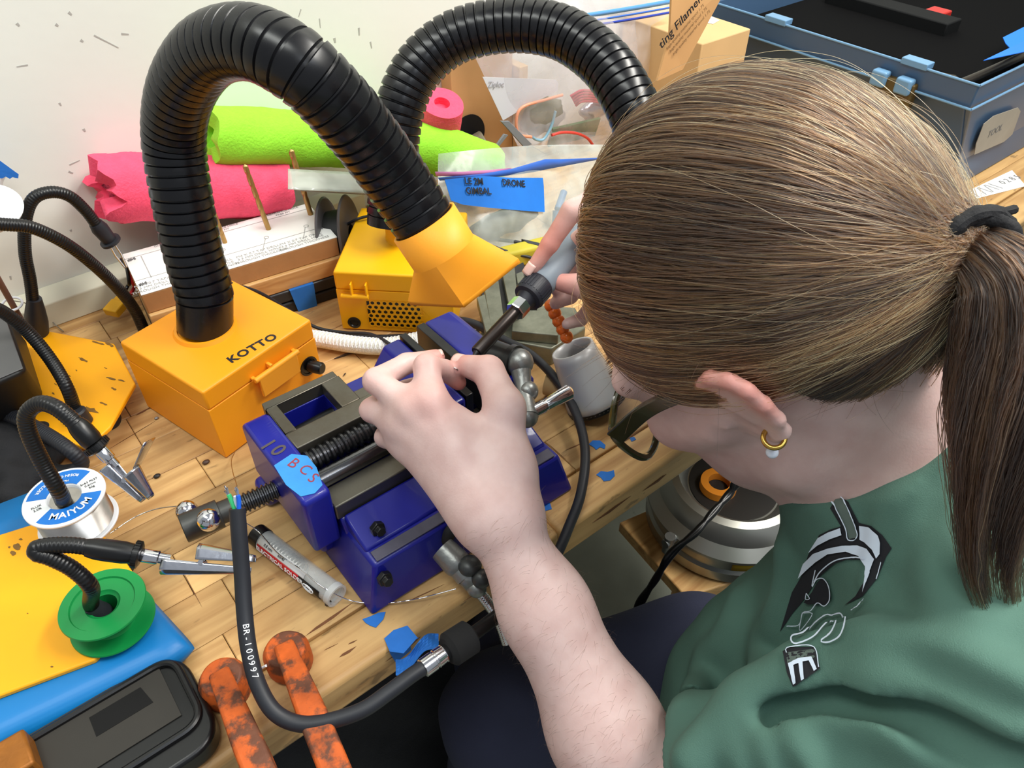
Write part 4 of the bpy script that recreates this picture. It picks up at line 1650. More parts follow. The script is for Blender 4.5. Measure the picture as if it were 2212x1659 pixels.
# ------------------------------------------------------------------ cartons, bags and reel against the wall
ct = thing('cardboard_box', 'brown cardboard box with a dark round hole standing behind the pink noodle', 'box', PY(1040, 300, 0.79))
a_, b2_ = PY(985, 130, 0.79), PY(1104, 180, 0.785)
b = MB()
b.box((a_[0] - 0.01, 0.788, 0.0), (b2_[0] + 0.005, 0.8105, 0.158))
b.build('carton', M_CARD, ct, bevel=0.001)
b = MB()
b.box((b2_[0] + 0.006, 0.775, 0.0), (b2_[0] + 0.02, 0.8105, 0.135))
b.build('side_flap', M_CARD2, ct, bevel=0.0008)
q = PY(1012, 290, 0.7875)
b = MB()
b.lathe([(0, 0), (0.026, 0), (0.026, 0.001), (0, 0.001)], q, (0, -1, 0), seg=40)
b.build('hand_hole', mat('hole_black', (10, 10, 10), 0.9), ct)
b = MB()
q = PY(1052, 330, 0.765)
b.lathe([(0.006, 0), (0.024, 0.0), (0.026, 0.002), (0.026, 0.02), (0.024, 0.022), (0.006, 0.022)], q - V(0.02, 0, 0.0), (0.75, -0.3, 0.35), seg=40)
o = b.build('wire_coil', mat('coil_grey', (120, 116, 100), 0.6, var=0.3, vscale=300), None)
setp(o, 'small grey wire coil half hidden behind the green noodle tip', 'coil')

# upright clear zip bag with parts
bg = thing('zip_bag', 'large clear zip bag full of coloured wires, leaning upright on the wall', 'plastic bag', PY(1230, 300, 0.73))
M_FILM = film('clear_film', (236, 234, 240), 0.27, 0.12)
M_FILM2 = film('clear_film_milky', (226, 236, 232), 0.3, 0.2)
top_l, top_r = PY(1075, -60, 0.80), PY(1468, -90, 0.80)


def bag_surf(front):
    def fn(i, j):
        # i across, j down
        xl = 1080 + (1008 - 1080) * min(1, j / 0.42) + (0 if j < 0.42 else (j - 0.42) / 0.58 * 110)
        xr = 1462 - 60 * max(0, j - 0.3) / 0.7
        x = xl + (xr - xl) * i
        x = min(x, 1446)
        y = -80 + 395 * j
        bul = math.sin(i * math.pi) ** 0.6 * math.sin(min(1, j * 1.05 + 0.02) * math.pi) ** 0.7
        yy = 0.79 - 0.045 * j + (-0.040 if front else 0.010) * bul + 0.003 * math.sin(13 * i + 7 * j) * math.sin(9 * j)
        return PY(x, y, min(yy, 0.806))
    return fn


b = MB()
b.grid(bag_surf(True), 34, 34)
b.build('front_film', M_FILM, bg)
b = MB()
b.grid(bag_surf(False), 20, 20)
b.build('back_film', M_FILM, bg)
M_ZIP = mat('zip_blue', (60, 110, 205), 0.4)
for k, (wd, m_) in enumerate(((10, mat('zip_light', (96, 160, 226), 0.4)), (4, M_ZIP), (5, mat('zip_dark', (44, 70, 180), 0.4)))):
    b = MB()

    def zf(i, j, k=k, wd=wd):
        x = 1255 + i * 200
        y = (30, 46, 56)[k] - 28 * i - 5 * i * i + j * wd
        return PY(x, y, 0.742)
    b.grid(zf, 12, 1)
    b.build('zip_strip', m_, bg, solid=0.001)
# things in the bag
b = MB()
b.prism([PY(x, y, 0.745) for x, y in ((1042, 166), (1200, 172), (1206, 180), (1204, 196), (1140, 228), (1086, 260))], 0.0006, (0, -1, 0))
o = b.build('white_card', mat('card_pale', (206, 208, 216), 0.6), None, smooth=False)
setp(o, 'white triangular card inside the upright clear bag', 'card')
text('Ziploc', o, PY(1072, 183, 0.7435), PY(1100, 182, 0.7435) - PY(1072, 183, 0.7435), PY(1072, 170, 0.7435) - PY(1072, 183, 0.7435), 0.010, mat('faint_ink', (160, 158, 164), 0.7))


def lump(name, label, cat, cpx, y, r, m, seed=1):
    c = PY(cpx[0], cpx[1], y)
    b = MB()
    b.ball(c, 1.0, 26, scale=r)
    o = b.build(name, m, None, angle=60)
    for v in o.data.vertices:
        k = 1 + 0.14 * math.sin(v.co.x * 180 + seed) * math.sin(v.co.z * 210 + seed * 2) + 0.08 * math.sin(v.co.y * 300 + seed)
        v.co = Vector(c) + (v.co - Vector(c)) * k
    return setp(o, label, cat)


lump('olive_pouch', 'olive grey pouch low inside the upright clear bag', 'pouch', (1172, 250), 0.765, (0.038, 0.012, 0.027), mat('olive_cloth', (104, 108, 88), 0.7, var=0.3, vscale=80), 1)
lump('metallic_pouch', 'shiny crumpled silver pouch at the right inside the clear bag', 'pouch', (1290, 235), 0.765, (0.03, 0.01, 0.016), mat('foil', (170, 168, 180), 0.25, 0.8, bump=0.6, bscale=120), 3)
b = MB()
b.obox(PY(1240, 285, 0.752), (1, 0, -0.1), (0, 1, 0.3), (0, -0.3, 1), 0.09, 0.004, 0.03)
o = b.build('circuit_board', mat('board_green', (60, 110, 70), 0.5, var=0.4, vscale=140), None, bevel=0.0006)
setp(o, 'green circuit board at the bottom of the upright clear bag', 'circuit board')
for nm, colr, pts in (('pale orange', (226, 150, 118), [(1215, 205), (1180, 215), (1128, 232), (1115, 262), (1122, 290), (1148, 296)]),
                      ('light blue', (130, 170, 190), [(1200, 240), (1190, 275), (1175, 300), (1160, 302), (1150, 296)]),
                      ('red', (214, 70, 60), [(1192, 292), (1215, 286), (1245, 288), (1268, 298), (1280, 312)])):
    b = MB()
    b.sweep(spline([PY(x, y, 0.738) for x, y in pts], 50), 0.0019, 10)
    o = b.build('wire', mat('wire_' + nm.replace(' ', '_'), colr, 0.4), None)
    setp(o, '%s insulated wire curled inside the upright clear bag' % nm, 'wire')
b = MB()
for k in range(5):
    b.sweep(spline([PY(1232 + k * 3, 208 + 5 * k, 0.742), PY(1258, 195 + 6 * k, 0.736), PY(1290, 200 + 5 * k, 0.742), PY(1308, 212 + 4 * k, 0.75)], 24), 0.0018, 8)
o = b.build('wire_bundle', mat('wire_crimson', (180, 66, 84), 0.4), None)
setp(o, 'bundle of crimson wires at the right inside the upright clear bag', 'wires')
b = MB()
b.prism([PY(x, y, 0.722) for x, y in ((1082, 262), (1100, 262), (1150, 312), (1132, 318))], 0.003, (0, 1, 0))
b.prism([PY(x, y, 0.722) for x, y in ((1090, 290), (1070, 318), (1076, 320), (1098, 292))], 0.003, (0, 1, 0))
o = b.build('grey_bracket', mat('bracket_grey', (120, 124, 128), 0.5), None, bevel=0.0005)
setp(o, 'grey plastic bracket arm standing left of the upright bag base', 'bracket')

# lower zip bag with the blue label
b2 = thing('zip_bag', 'clear zip bag with a handwritten blue tape label, leaning on the green noodle', 'plastic bag', P(1120, 560, 0.0))
ytop, ybot = 0.668, 0.585


def bag2(front):
    def fn(i, j):
        xl = 947 - 12 * j + 30 * j * j
        xr = 1330
        x = xl + (xr - xl) * i
        yt = 332 - 18 * i - 8 * math.sin(i * 3) + (j * (268 + 0 * i))
        yy = ytop + (ybot - ytop) * j - (0.012 * math.sin(min(1, j) * math.pi) * math.sin(i * math.pi) if front else -0.02 * math.sin(j * math.pi)) + 0.002 * math.sin(17 * i + 9 * j)
        q = PY(x, yt, yy)
        q[2] = max(q[2], 0.0015 + (0 if front else -0.001))
        return q
    return fn


b = MB()
b.grid(bag2(True), 30, 26)
b.build('front_film', M_FILM2, b2)
b = MB()
b.grid(bag2(False), 20, 20)
b.build('back_film', M_FILM2, b2)


def strip(pts_top, pts_bot, y, m, parent, name, th=0.0008):
    n = len(pts_top)
    v = []
    for a, c in zip(pts_top, pts_bot):
        v += [PY(a[0], a[1], y), PY(c[0], c[1], y)]
    f = [(2 * i, 2 * i + 1, 2 * i + 3, 2 * i + 2) for i in range(n - 1)]
    return MB().add(v, f).build(name, m, parent, solid=th)


strip([(940, 371), (1000, 371), (1050, 368), (1105, 363)], [(942, 380), (1000, 381), (1050, 378), (1090, 374)], 0.644, mat('zip_pink', (216, 140, 190), 0.4), b2, 'zip_strip')
strip([(946, 384), (1040, 376), (1105, 365), (1150, 352), (1178, 344), (1210, 344), (1290, 341)], [(950, 390), (1040, 385), (1105, 378), (1150, 372), (1178, 366), (1210, 360), (1290, 345)], 0.643, M_ZIP, b2, 'zip_strip')
tb_ = MB()
tpts = [(960, 388), (1040, 380), (1106, 384), (1172, 384), (1174, 402), (1176, 458), (1130, 455), (1060, 449), (1000, 442), (974, 433)]
tb_.prism([PY(x, y, 0.632 - (y - 388) / 70 * 0.021) for x, y in tpts], 0.0006, (0, -1, 0.2))
lb2 = tb_.build('tape_label', mat('tape_bright_blue', (22, 116, 214), 0.6, var=0.08, vscale=60), b2, smooth=False)
for s, (x, y), sz in (('LE 2M', (1024, 392), 0.0105), ('DRONE', (1110, 396), 0.0105), ('GIMBAL', (1034, 413), 0.0105)):
    p0 = PY(x, y, 0.630 - (y - 388) / 70 * 0.021)
    text(s, lb2, p0, PY(x + 20, y + (0.5 if s != 'DRONE' else 1.5), p0[1]) - p0, PY(x, y - 16, p0[1] + 0.005) - p0, sz, M_INK, bold=0.0002)
# contents of the lower bag
b = MB()
b.sweep(spline([P(1010, 500, 0.024), P(1060, 515, 0.022), P(1110, 522, 0.02), P(1135, 527, 0.02)], 24), 0.0022, 10)
q0, q1 = P(1132, 527, 0.02), P(1172, 536, 0.02)
b.obox((q0 + q1) / 2, q1 - q0, (0, 1, 0), (0, 0, 1), 0.022, 0.012, 0.009)
o = b.build('plug_lead', mat('lead_dark', (52, 54, 56), 0.5), None, bevel=0.0006)
setp(o, 'dark plug on a lead inside the labelled clear bag', 'cable')
lump('grey_parts', 'grey crumpled packing inside the labelled clear bag', 'packing', (1090, 478), 0.625, (0.055, 0.012, 0.016), mat('packing_grey', (130, 132, 120), 0.6, var=0.3, vscale=60), 5)
b = MB()
q = P(1120, 575, 0.0)
b.obox(V(q[0], q[1] + 0.004, 0.013), (1, -0.25, 0), (0.25, 1, 0), (0, 0, 1), 0.085, 0.02, 0.022)
o = b.build('yellow_box', mat('yellow_dull', (190, 176, 50), 0.6, var=0.15), None, bevel=0.004, bseg=3)
setp(o, 'dull yellow box under the labelled clear bag', 'box')
b = MB()
b.cyl(PY(1205, 452, 0.62), PY(1218, 415, 0.635), 0.0045, seg=14)
b.cyl(PY(1200, 560, 0.60), PY(1206, 455, 0.62), 0.007, seg=14)
o = b.build('blue_marker', mat('marker_blue', (70, 110, 160), 0.3), None)
setp(o, 'blue capped marker standing in the labelled bag near the hair', 'marker')

# flattened bag and papers right of the pink noodle
fb = thing('flat_zip_bag', 'flattened clear zip bag of papers between green noodle and drill block', 'plastic bag', PY(720, 400, 0.72))


def fbag(i, j):
    x = 622 + i * 240
    y = 365 + 12 * i + j * 44
    return PY(x, y, 0.715 - 0.03 * j - 0.006 * math.sin(i * math.pi) + 0.002 * math.sin(20 * i))


b = MB()
b.grid(fbag, 20, 6)
b.build('front_film', film('film_grey', (190, 194, 184), 0.55), fb, solid=0.0006)
for k in range(4):
    p0, p1 = PY(640, 384 + 8 * k, 0.712 - 0.006 * k), PY(850, 400 + 7 * k, 0.712 - 0.006 * k)
    b = MB()
    b.obox((p0 + p1) / 2, p1 - p0, (0, 0.5, 1), (0, 1, -0.5), np.linalg.norm(p1 - p0), 0.0035, 0.006)
    b.build('paper_stack', mat('paper_tone%d' % (k % 2), ((206, 206, 198), (150, 148, 140))[k % 2], 0.7, var=0.2, vscale=200, stretch=(1, 1, 20)), fb, smooth=False)
# dark reel
rl = thing('cable_reel', 'dark grey flanged reel standing between drill block and yellow extractor', 'reel', P(735, 560, 0.0))
rc = PY(728, 470, 0.69)
rc[2] = 0.047
ra = unit(V(0.75, -0.62, 0.12))
for off in (-0.012, 0.012):
    b = MB()
    b.lathe([(0.014, -0.0015), (0.044, -0.0015), (0.046, 0), (0.044, 0.0015), (0.014, 0.0015)], rc + ra * off, ra, seg=56, close=True)
    b.build('flange', mat('reel_grey', (86, 84, 86), 0.45), rl)
b = MB()
b.lathe([(0.0145, -0.0105), (0.03, -0.0105), (0.031, 0), (0.03, 0.0105), (0.0145, 0.0105)], rc, ra, seg=40, close=True)
b.build('winding', M_BLACKM, rl)

# ------------------------------------------------------------------ cables and hose across the bench
def cable(name, label, cat, pts, r, m, seg=12, n=120):
    b = MB()
    b.sweep(spline(pts, n), r, seg)
    o = b.build(name, m, None, angle=60)
    return setp(o, label, cat)


cable('power_lead', 'thin black power lead crossing behind the orange extractor to the vice', 'cable', [P(494, 611, 0.0805), P(560, 632, 0.055), P(620, 668, 0.025), P(680, 706, 0.012), P(740, 718, 0.010), P(800, 722, 0.018), P(846, 746, 0.021), P(880, 775, 0.008)], 0.0017, M_RUBBER)
cable('power_lead', 'thin black lead draped over the yellow extractor top from the dark reel', 'cable', [P(726, 535, 0.006), P(738, 498, 0.05), P(768, 475, 0.074), P(820, 462, 0.0755), P(860, 458, 0.0755), P(905, 470, 0.06), P(925, 490, 0.012)], 0.0016, M_RUBBER)
cable('power_lead', 'thin black lead running under the clear bag toward the soldering iron', 'cable', [P(1005, 500, 0.05), P(1060, 530, 0.03), P(1110, 548, 0.02), P(1155, 560, 0.012), P(1200, 590, 0.004)], 0.0018, M_RUBBER)
cable('flat_lead', 'black lead lying flat along the foot of the yellow extractor', 'cable', [P(690, 716, 0.003), P(760, 726, 0.003), P(830, 728, 0.003), P(900, 724, 0.003), P(960, 720, 0.003)], 0.0026, M_RUBBER)
cable('iron_cord', 'thick black cord of the soldering iron looping over the bench front edge', 'cable', [P(978, 738, 0.012), P(968, 712, 0.02), P(985, 693, 0.03), P(1030, 702, 0.035), P(1090, 735, 0.034), P(1150, 768, 0.032), P(1205, 825, 0.026), P(1245, 895, 0.02), P(1264, 975, 0.014), P(1255, 1065, 0.01), P(1228, 1140, 0.006), V(*P(1200, 1200, 0.006)[:2], 0.004), P(1170, 1240, -0.01), P(1140, 1262, -0.04)], 0.0042, M_RUBBER, 16, 160)
# white braided hose
bh = MB()
pp = spline([P(640, 728, 0.012), P(690, 733, 0.012), P(760, 744, 0.0125), P(830, 748, 0.0125), P(900, 736, 0.012), P(985, 716, 0.012), P(1030, 724, 0.012)], 100)
bh.sweep(pp, 0.0085, 20)
M_BRAID = mat('white_braid', (214, 214, 204), 0.5, var=0.25, vscale=500, bump=0.9, bscale=420, stretch=(0.6, 2.2, 1))
o = bh.build('braided_hose', M_BRAID, None)
setp(o, 'white braided plastic hose lying behind the vice along the bench', 'hose')
tor = MB()
for k in range(0, 97, 2):
    for s in (1, -1):
        pts = []
        for j in range(9):
            q = pp[min(99, k + j // 2)] if False else pp[min(99, k)] + (pp[min(99, k + 3)] - pp[min(99, k)]) * j / 8
            a = -1.2 + 2.4 * j / 8
            t_ = unit(pp[min(99, k + 1)] - pp[max(0, k - 1)])
            sd_ = unit(np.cross(t_, (0, 0, 1)))
            pts.append(q + sd_ * math.sin(a * s) * 0.0086 + V(0, 0, math.cos(a) * 0.0086))
        tor.sweep(pts, 0.0005, 5)
x = tor.build('braid', M_WHITE, o)
x['kind'] = 'stuff'
# twig-like splinter marks and debris on the bench
for i, (x0, y0, x1, y1, r, lb) in enumerate(((722, 775, 770, 759, 0.0012, 'dark splinter lying on the bench below the white hose'), (742, 812, 747, 806, 0.0008, 'tiny dark splinter on the bench left of the vice jaw'))):
    b = MB()
    b.sweep([P(x0, y0, 0.0012), P((x0 + x1) / 2, (y0 + y1) / 2 - 1, 0.0014), P(x1, y1, 0.0012)], [r * 0.4, r, r * 0.5], 8)
    setp(b.build('splinter', mat('splinter_dark', (60, 44, 30), 0.7), None), lb, 'splinter')
for i, (x, y, r, col, lb) in enumerate(((338, 903, 0.0016, (150, 150, 150), 'small shiny solder ball on the bench below the orange extractor'), (445, 998, 0.0026, (70, 48, 36), 'brown crumb on the bench below the orange extractor corner'), (339, 1028, 0.0024, (30, 26, 24), 'black crumb on the bench right of the open clip'), (709, 1303, 0.0022, (60, 48, 36), 'dark crumb by the open end of the solder tube'))):
    b = MB()
    b.ball(P(x, y, r * 0.7), r, 10, scale=(1.3, 0.9, 0.75))
    setp(b.build('crumb', mat('crumb%d' % i, col, 0.5, 0.6 if i == 0 else 0), None), lb, 'crumb')

# ------------------------------------------------------------------ steel blocks behind the vice
M_BLK = mat('worn_steel_block', (140, 142, 126), 0.45, 0.6, var=0.22, vscale=40, col2=(90, 92, 78), cmix=0.3, cscale=30, csharp=0.2)
mv = thing('machine_vise', 'worn grey steel machine vise lying behind the blue bench vice', 'vise', P(1140, 750, 0.0))
q = P(1120, 755, 0.0)
b = MB()
b.prism([P(x, y, 0.0) for x, y in ((1035, 760), (1190, 790), (1262, 745), (1240, 700), (1090, 690))], 0.022)
b.build('base', M_BLK, mv, bevel=0.0015)
b = MB()
b.prism([P(x, y, 0.022) for x, y in ((1105, 735), (1205, 745), (1205, 690), (1110, 690))], 0.012)
b.build('slide', M_BLK, mv, bevel=0.0012)
for (x0, y0, x1, y1, x2, y2, x3, y3, h) in ((1030, 660, 1048, 652, 1064, 730, 1050, 735, 0.030), (1046, 640, 1075, 606, 1090, 715, 1060, 722, 0.032), (1083, 600, 1112, 594, 1122, 690, 1104, 700, 0.034), (1114, 608, 1130, 602, 1140, 660, 1124, 668, 0.030)):
    z0 = 0.022
    b = MB()
    b.prism([P(x, y, z0 + 0.012) for x, y in ((x0, y0), (x1, y1), (x2, y2), (x3, y3))], 0.010)
    b.build('parallel_bar', M_BLK, mv, bevel=0.0008)
b = MB()
b.prism([P(x, y, 0.012) for x, y in ((1034, 650), (1130, 600), (1160, 690), (1060, 735))], 0.021)
b.build('jaw_block', M_DKSTEEL, mv, bevel=0.0008)

# grey scoop-like cup and paper roll, right of the vice handle
cp = thing('grey_cup', 'pale grey slanted metal cup on a dark base under the hair', 'cup', P(1275, 885, 0.0))
ca, cb = P(1288, 868, 0.008), P(1236, 752, 0.058)
b = MB()
axx = unit(cb - ca)
_, n_, b_ = frame(axx)
Lc = np.linalg.norm(cb - ca)
rr0, rr1 = 0.0275, 0.0185
v, f = [], []
sg = 44
for i in range(8):
    t = i / 7
    for j in range(sg):
        a = 2 * math.pi * j / sg
        d_ = n_ * math.cos(a) + b_ * math.sin(a)
        q = ca + axx * Lc * t + d_ * (rr0 + (rr1 - rr0) * t)
        v.append(q)
for i in range(7):
    for j in range(sg):
        k = (j + 1) % sg
        f.append((i * sg + j, i * sg + k, (i + 1) * sg + k, (i + 1) * sg + j))
b.add(v, f)
b.build('shell', mat('cup_grey', (190, 192, 194), 0.4, 0.2), cp, solid=0.0024)
b = MB()
b.lathe([(0, -0.0), (rr0 + 0.0012, -0.0), (rr0 + 0.0012, 0.004), (0, 0.004)], ca - axx * 0.002, axx, seg=44)
b.build('base_ring', M_BLACK, cp)
b = MB()
q = P(1180, 846, 0.0)
b.lathe([(0.006, 0), (0.012, 0), (0.012, 0.02), (0.006, 0.02)], V(q[0], q[1], 0.0122), (0.5, -0.86, 0), seg=40, close=True)
o = b.build('paper_roll', mat('kraft_roll', (206, 172, 118), 0.7), None)
setp(o, 'small tan paper tape roll behind the vice handle', 'roll')

# cast clamp with swivel lever at the vice's far end
lv = thing('vice_lever', 'grey cast lever clamp with ball ends and chrome handle at the vice jaw', 'lever clamp', P(1135, 880, 0.03))
t1, t2, t3 = D(1122, 783, 0.60), D(1132, 845, 0.592), D(1138, 900, 0.582)
b = MB()
b.sweep(spline([t1, t2, t3], 20), [0.0095 - 0.003 * math.sin(i / 19 * math.pi) for i in range(20)], 20)
b.ball(t1, 0.0112)
b.ball(t3, 0.0088)
b.ball(t2 + CR[0] * 0.003, 0.0082)
b.build('lever', M_CAST, lv)
b = MB()
c0 = D(1060, 765, 0.615)
b.cyl(c0, t1 + (c0 - t1) * 0.25, 0.0125, 0.011, seg=28)
b.cyl(t1 + (c0 - t1) * 0.3, t1 + (c0 - t1) * 0.12, 0.0128, seg=28)
b.build('screw_boss', M_DKSTEEL, lv)
h0, h1_ = D(1146, 893, 0.582), D(1232, 845, 0.60)
a_ = unit(h1_ - h0)
L = np.linalg.norm(h1_ - h0)
b = MB()
b.lathe([(0.0042, 0), (0.0052, 0.001), (0.0052, L * 0.3), (0.0045, L * 0.31), (0.0045, L * 0.36), (0.0048, L * 0.37), (0.0062, L * 0.95), (0.0045, L), (0, L)], h0, a_, seg=28)
b.build('handle', M_CHROME, lv)

# second cast clamp at the vice foot, chrome stem going under the arm
lc = thing('clamp_lever', 'grey cast swivel clamp with a chrome flexible stem beside the forearm', 'lever clamp', P(985, 1215, 0.01))
k0, k1, k2, k3 = D(955, 1185, 0.555), D(985, 1215, 0.552), D(1010, 1245, 0.55), D(1033, 1275, 0.552)
b = MB()
b.cyl(k0, k1, 0.0095, 0.0105, seg=28)
b.ball(k1, 0.0105)
b.ball(k2 + CR[0] * 0.002, 0.0092)
b.cyl(k1, k2, 0.0088, seg=24)
b.cyl(k2, k3, 0.008, 0.0062, seg=24)
b.ball(D(1030, 1270, 0.548), 0.0072)
b.build('casting', M_CAST, lc)
b = MB()
b.ball(D(1015, 1222, 0.543), 0.0085, scale=(1, 1, 0.7))
b.ball(D(1040, 1250, 0.541), 0.007)
b.build('wing_nut', mat('wing_dark', (64, 66, 66), 0.4, 0.5), lc)
gp = [k3, D(1060, 1310, 0.555), D(1080, 1345, 0.56), D(1094, 1385, 0.568)]
gs = gooseneck(gp, 0.0046, M_CHROME, lc, 'chrome_stem', pitch=0.0018)

# ------------------------------------------------------------------ solder tube
tb0, tb1 = P(556, 1155, 0.0085), P(722, 1283, 0.0085)
ta = unit(tb1 - tb0)
TL = np.linalg.norm(tb1 - tb0)
ts = thing('solder_tube', 'clear plastic solder tube with a red label lying beside the blue vice', 'solder tube', (tb0 + tb1) / 2 * V(1, 1, 0))
M_CLEAR = mat('clear_plastic', (240, 240, 240), 0.08, trans=1.0, ior=1.2)
b = MB()
b.lathe([(0.0084, 0), (0.0084, TL), (0.0074, TL), (0.0074, 0.001)], tb0, ta, seg=40, close=True)
b.build('tube', film('tube_film', (214, 216, 214), 0.36, 0.08), ts)
b = MB()
b.lathe([(0, -0.001), (0.0088, -0.001), (0.0088, 0.009), (0, 0.009)], tb0, ta, seg=36)
b.build('end_cap', M_BLACK, ts, bevel=0.0006)
b = MB()
b.lathe([(0.0076, TL - 0.002), (0.009, TL - 0.002), (0.009, TL + 0.003), (0.0072, TL + 0.003)], tb0, ta, seg=36, close=True)
b.build('rim', film('rim_film', (220, 222, 222), 0.5, 0.08), ts)
b = MB()
hs = []
for k in range(150):
    a = k * 0.55
    hs.append(tb0 + ta * (0.012 + k * 0.00028) + unit(np.cross(ta, (0, 0, 1))) * 0.0055 * math.cos(a) + V(0, 0, 0.0055 * math.sin(a)))
b.sweep(hs, 0.0008, 6)
b.build('solder_coil', MATS['solder_tin'], ts)
# wrapped label: red with white words, white strip above, black end with ring mark
nrm = unit(np.cross(ta, (0, 0, 1)))   # sideways; the visible flank faces the camera
if nrm @ (CAM - tb0) < 0:
    nrm = -nrm


def tube_patch(s0, s1, a0, a1, r, m, name):
    def fn(i, j):
        a = a0 + (a1 - a0) * j
        return tb0 + ta * (s0 + (s1 - s0) * i) * TL + (nrm * math.cos(a) + V(0, 0, 1) * math.sin(a)) * r
    return MB().grid(fn, 2, 10).build(name, m, ts, solid=0.0002)


M_LRED = mat('label_red', (186, 30, 34), 0.45)
tube_patch(0.12, 0.66, -0.75, 0.62, 0.0087, M_LRED, 'label')
tube_patch(0.12, 0.72, 0.63, 1.25, 0.0087, mat('label_grey', (206, 206, 204), 0.5), 'label')
tube_patch(0.66, 0.92, -0.75, 0.62, 0.0087, M_BLACK, 'label')


def tube_text(s, s_mid, a, size, m, bold=0.0):
    o_ = tb0 + ta * s_mid * TL + (nrm * math.cos(a) + V(0, 0, 1) * math.sin(a)) * 0.0090
    text(s, ts, o_, ta, -nrm * math.sin(a) + V(0, 0, 1) * math.cos(a), size, m, bold=bold)


tube_text('ELECTRICAL SOLDER', 0.42, 0.22, 0.0056, M_WTXT, 0.0001)
tube_text('0.8 mm', 0.25, 0.92, 0.0032, M_INK)
tube_text('60/40', 0.42, 0.92, 0.0032, M_INK)
o_ = tb0 + ta * 0.79 * TL + (nrm * math.cos(0.1) + V(0, 0, 1) * math.sin(0.1)) * 0.0091
b = MB()
xd, yd = ta, V(0, 0, 1) * math.cos(0.1) - nrm * math.sin(0.1)
for rr in (0.0042, 0.0024):
    b.sweep([o_ + xd * math.cos(t) * rr * 1.3 + yd * math.sin(t) * rr * 0.75 for t in np.linspace(0, 2 * math.pi, 30)], 0.0004, 6, caps=False)
b.build('ring_mark', M_WTXT, ts)
# loose solder strands
cable('solder_strand', 'thin silver solder strand running over the tube to the vice foot', 'solder wire', [P(528, 1128, 0.03), P(560, 1150, 0.02), P(600, 1195, 0.0182), P(650, 1230, 0.0182), P(700, 1270, 0.0175), P(760, 1298, 0.004), P(830, 1303, 0.003), P(900, 1294, 0.004), P(985, 1272, 0.006)], 0.00045, M_CHROME, 6)
cable('solder_strand', 'thin grey solder strand curving from the white spool to the vice handle', 'solder wire', [P(238, 1152, 0.032), P(290, 1118, 0.03), P(340, 1099, 0.032), P(400, 1092, 0.04)], 0.00045, MATS['solder_tin'], 6)
cable('solder_strand', 'thin grey solder strand rising from the cable end to the extractor foot', 'solder wire', [P(512, 1050, 0.05), P(503, 1020, 0.03), P(500, 995, 0.012), P(508, 975, 0.004)], 0.0004, MATS['solder_tin'], 6)

# ------------------------------------------------------------------ marked cable held by the clip
ck = thing('marked_cable', 'black round cable with white markings and stripped green and blue ends', 'cable', P(520, 1240, 0.05))
cpth = [D(512, 1098, 0.47), D(517, 1160, 0.471), D(523, 1240, 0.472), D(528, 1320, 0.470), D(537, 1400, 0.466), D(556, 1475, 0.462), D(590, 1535, 0.459), D(640, 1562, 0.459), D(700, 1560, 0.461), D(780, 1535, 0.466), D(840, 1495, 0.474), D(890, 1458, 0.482), D(918, 1440, 0.487)]
b = MB()
rr_ = np.full(160, 0.0049)
b.sweep(spline(cpth, 160), rr_, 22)
jk_ = b.build('jacket', M_RUBBER, ck)
cpl = spline(cpth, 400)
# printed code along the jacket
code = 'BR-100997'
scrn = np.array([[1106 + FPX * (CR @ (q - CAM))[0] / (CR @ (q - CAM))[2], 829.5 + FPX * (CR @ (q - CAM))[1] / (CR @ (q - CAM))[2]] for q in cpl])
i0, i1 = np.argmin(np.hypot(scrn[:, 0] - 528, scrn[:, 1] - 1352)), np.argmin(np.hypot(scrn[:, 0] - 545, scrn[:, 1] - 1462))
for k, ch in enumerate(code):
    i = int(i0 + (i1 - i0) * k / (len(code) - 1))
    q = cpl[i]
    t_ = unit(cpl[i + 2] - cpl[i - 2])
    nv = unit(CAM - q)
    nv = unit(nv - t_ * (nv @ t_))
    sdv = np.cross(t_, nv)
    text(ch, ck, q + nv * 0.00495, t_, np.cross(nv, t_), 0.0052, M_WTXT)
for nm, colr, p in (('green', (60, 190, 120), [(507, 1100, 0.47), (500, 1082, 0.469), (494, 1068, 0.468)]), ('blue', (30, 96, 214), [(516, 1098, 0.468), (516, 1082, 0.467), (514, 1070, 0.466)]), ('white', (214, 220, 232), [(511, 1098, 0.471), (509, 1084, 0.47), (509, 1072, 0.469)])):
    q = [D(*x) for x in p]
    b = MB()
    b.sweep(spline(q, 10), 0.0014, 10)
    cw = b.build('core', mat('core_' + nm, colr, 0.4), ck)
    b = MB()
    d_ = unit(q[-1] - q[-2])
    for k in range(7):
        of = V(*rng.normal(0, 0.0006, 3))
        b.sweep(spline([q[-1] + of * 0.5, q[-1] + d_ * 0.003 + of, q[-1] + d_ * 0.0055 + of * 1.6], 6), 0.00035, 5)
    if nm != 'white':
        b.build('bare_strands', M_CHROME, cw)
f0, f1 = D(912, 1445, 0.486), D(968, 1405, 0.497)
b = MB()
L = np.linalg.norm(f1 - f0)
b.lathe([(0.0052, 0), (0.0062, 0.0005), (0.0062, L * 0.42), (0.0056, L * 0.44), (0.0056, L * 0.5), (0.0062, L * 0.52), (0.0058, L * 0.8), (0.0062, L * 0.82), (0.005, L)], f0, unit(f1 - f0), seg=30)
b.build('ferrule', M_CHROME, ck)
b = MB()
g0, g1 = D(966, 1407, 0.497), D(1020, 1372, 0.508)
b.sweep([g0, g0 + (g1 - g0) * 0.12, g0 + (g1 - g0) * 0.9, g1], [0.009, 0.0115, 0.0115, 0.0085], 24)
b.build('foam_sleeve', mat('foam_black', (18, 18, 19), 0.9), ck)
b = MB()
b.cyl(g1 - (g1 - g0) * 0.1, D(1100, 1312, 0.53), 0.0048, seg=16)
b.build('stem', M_BLACK, ck)

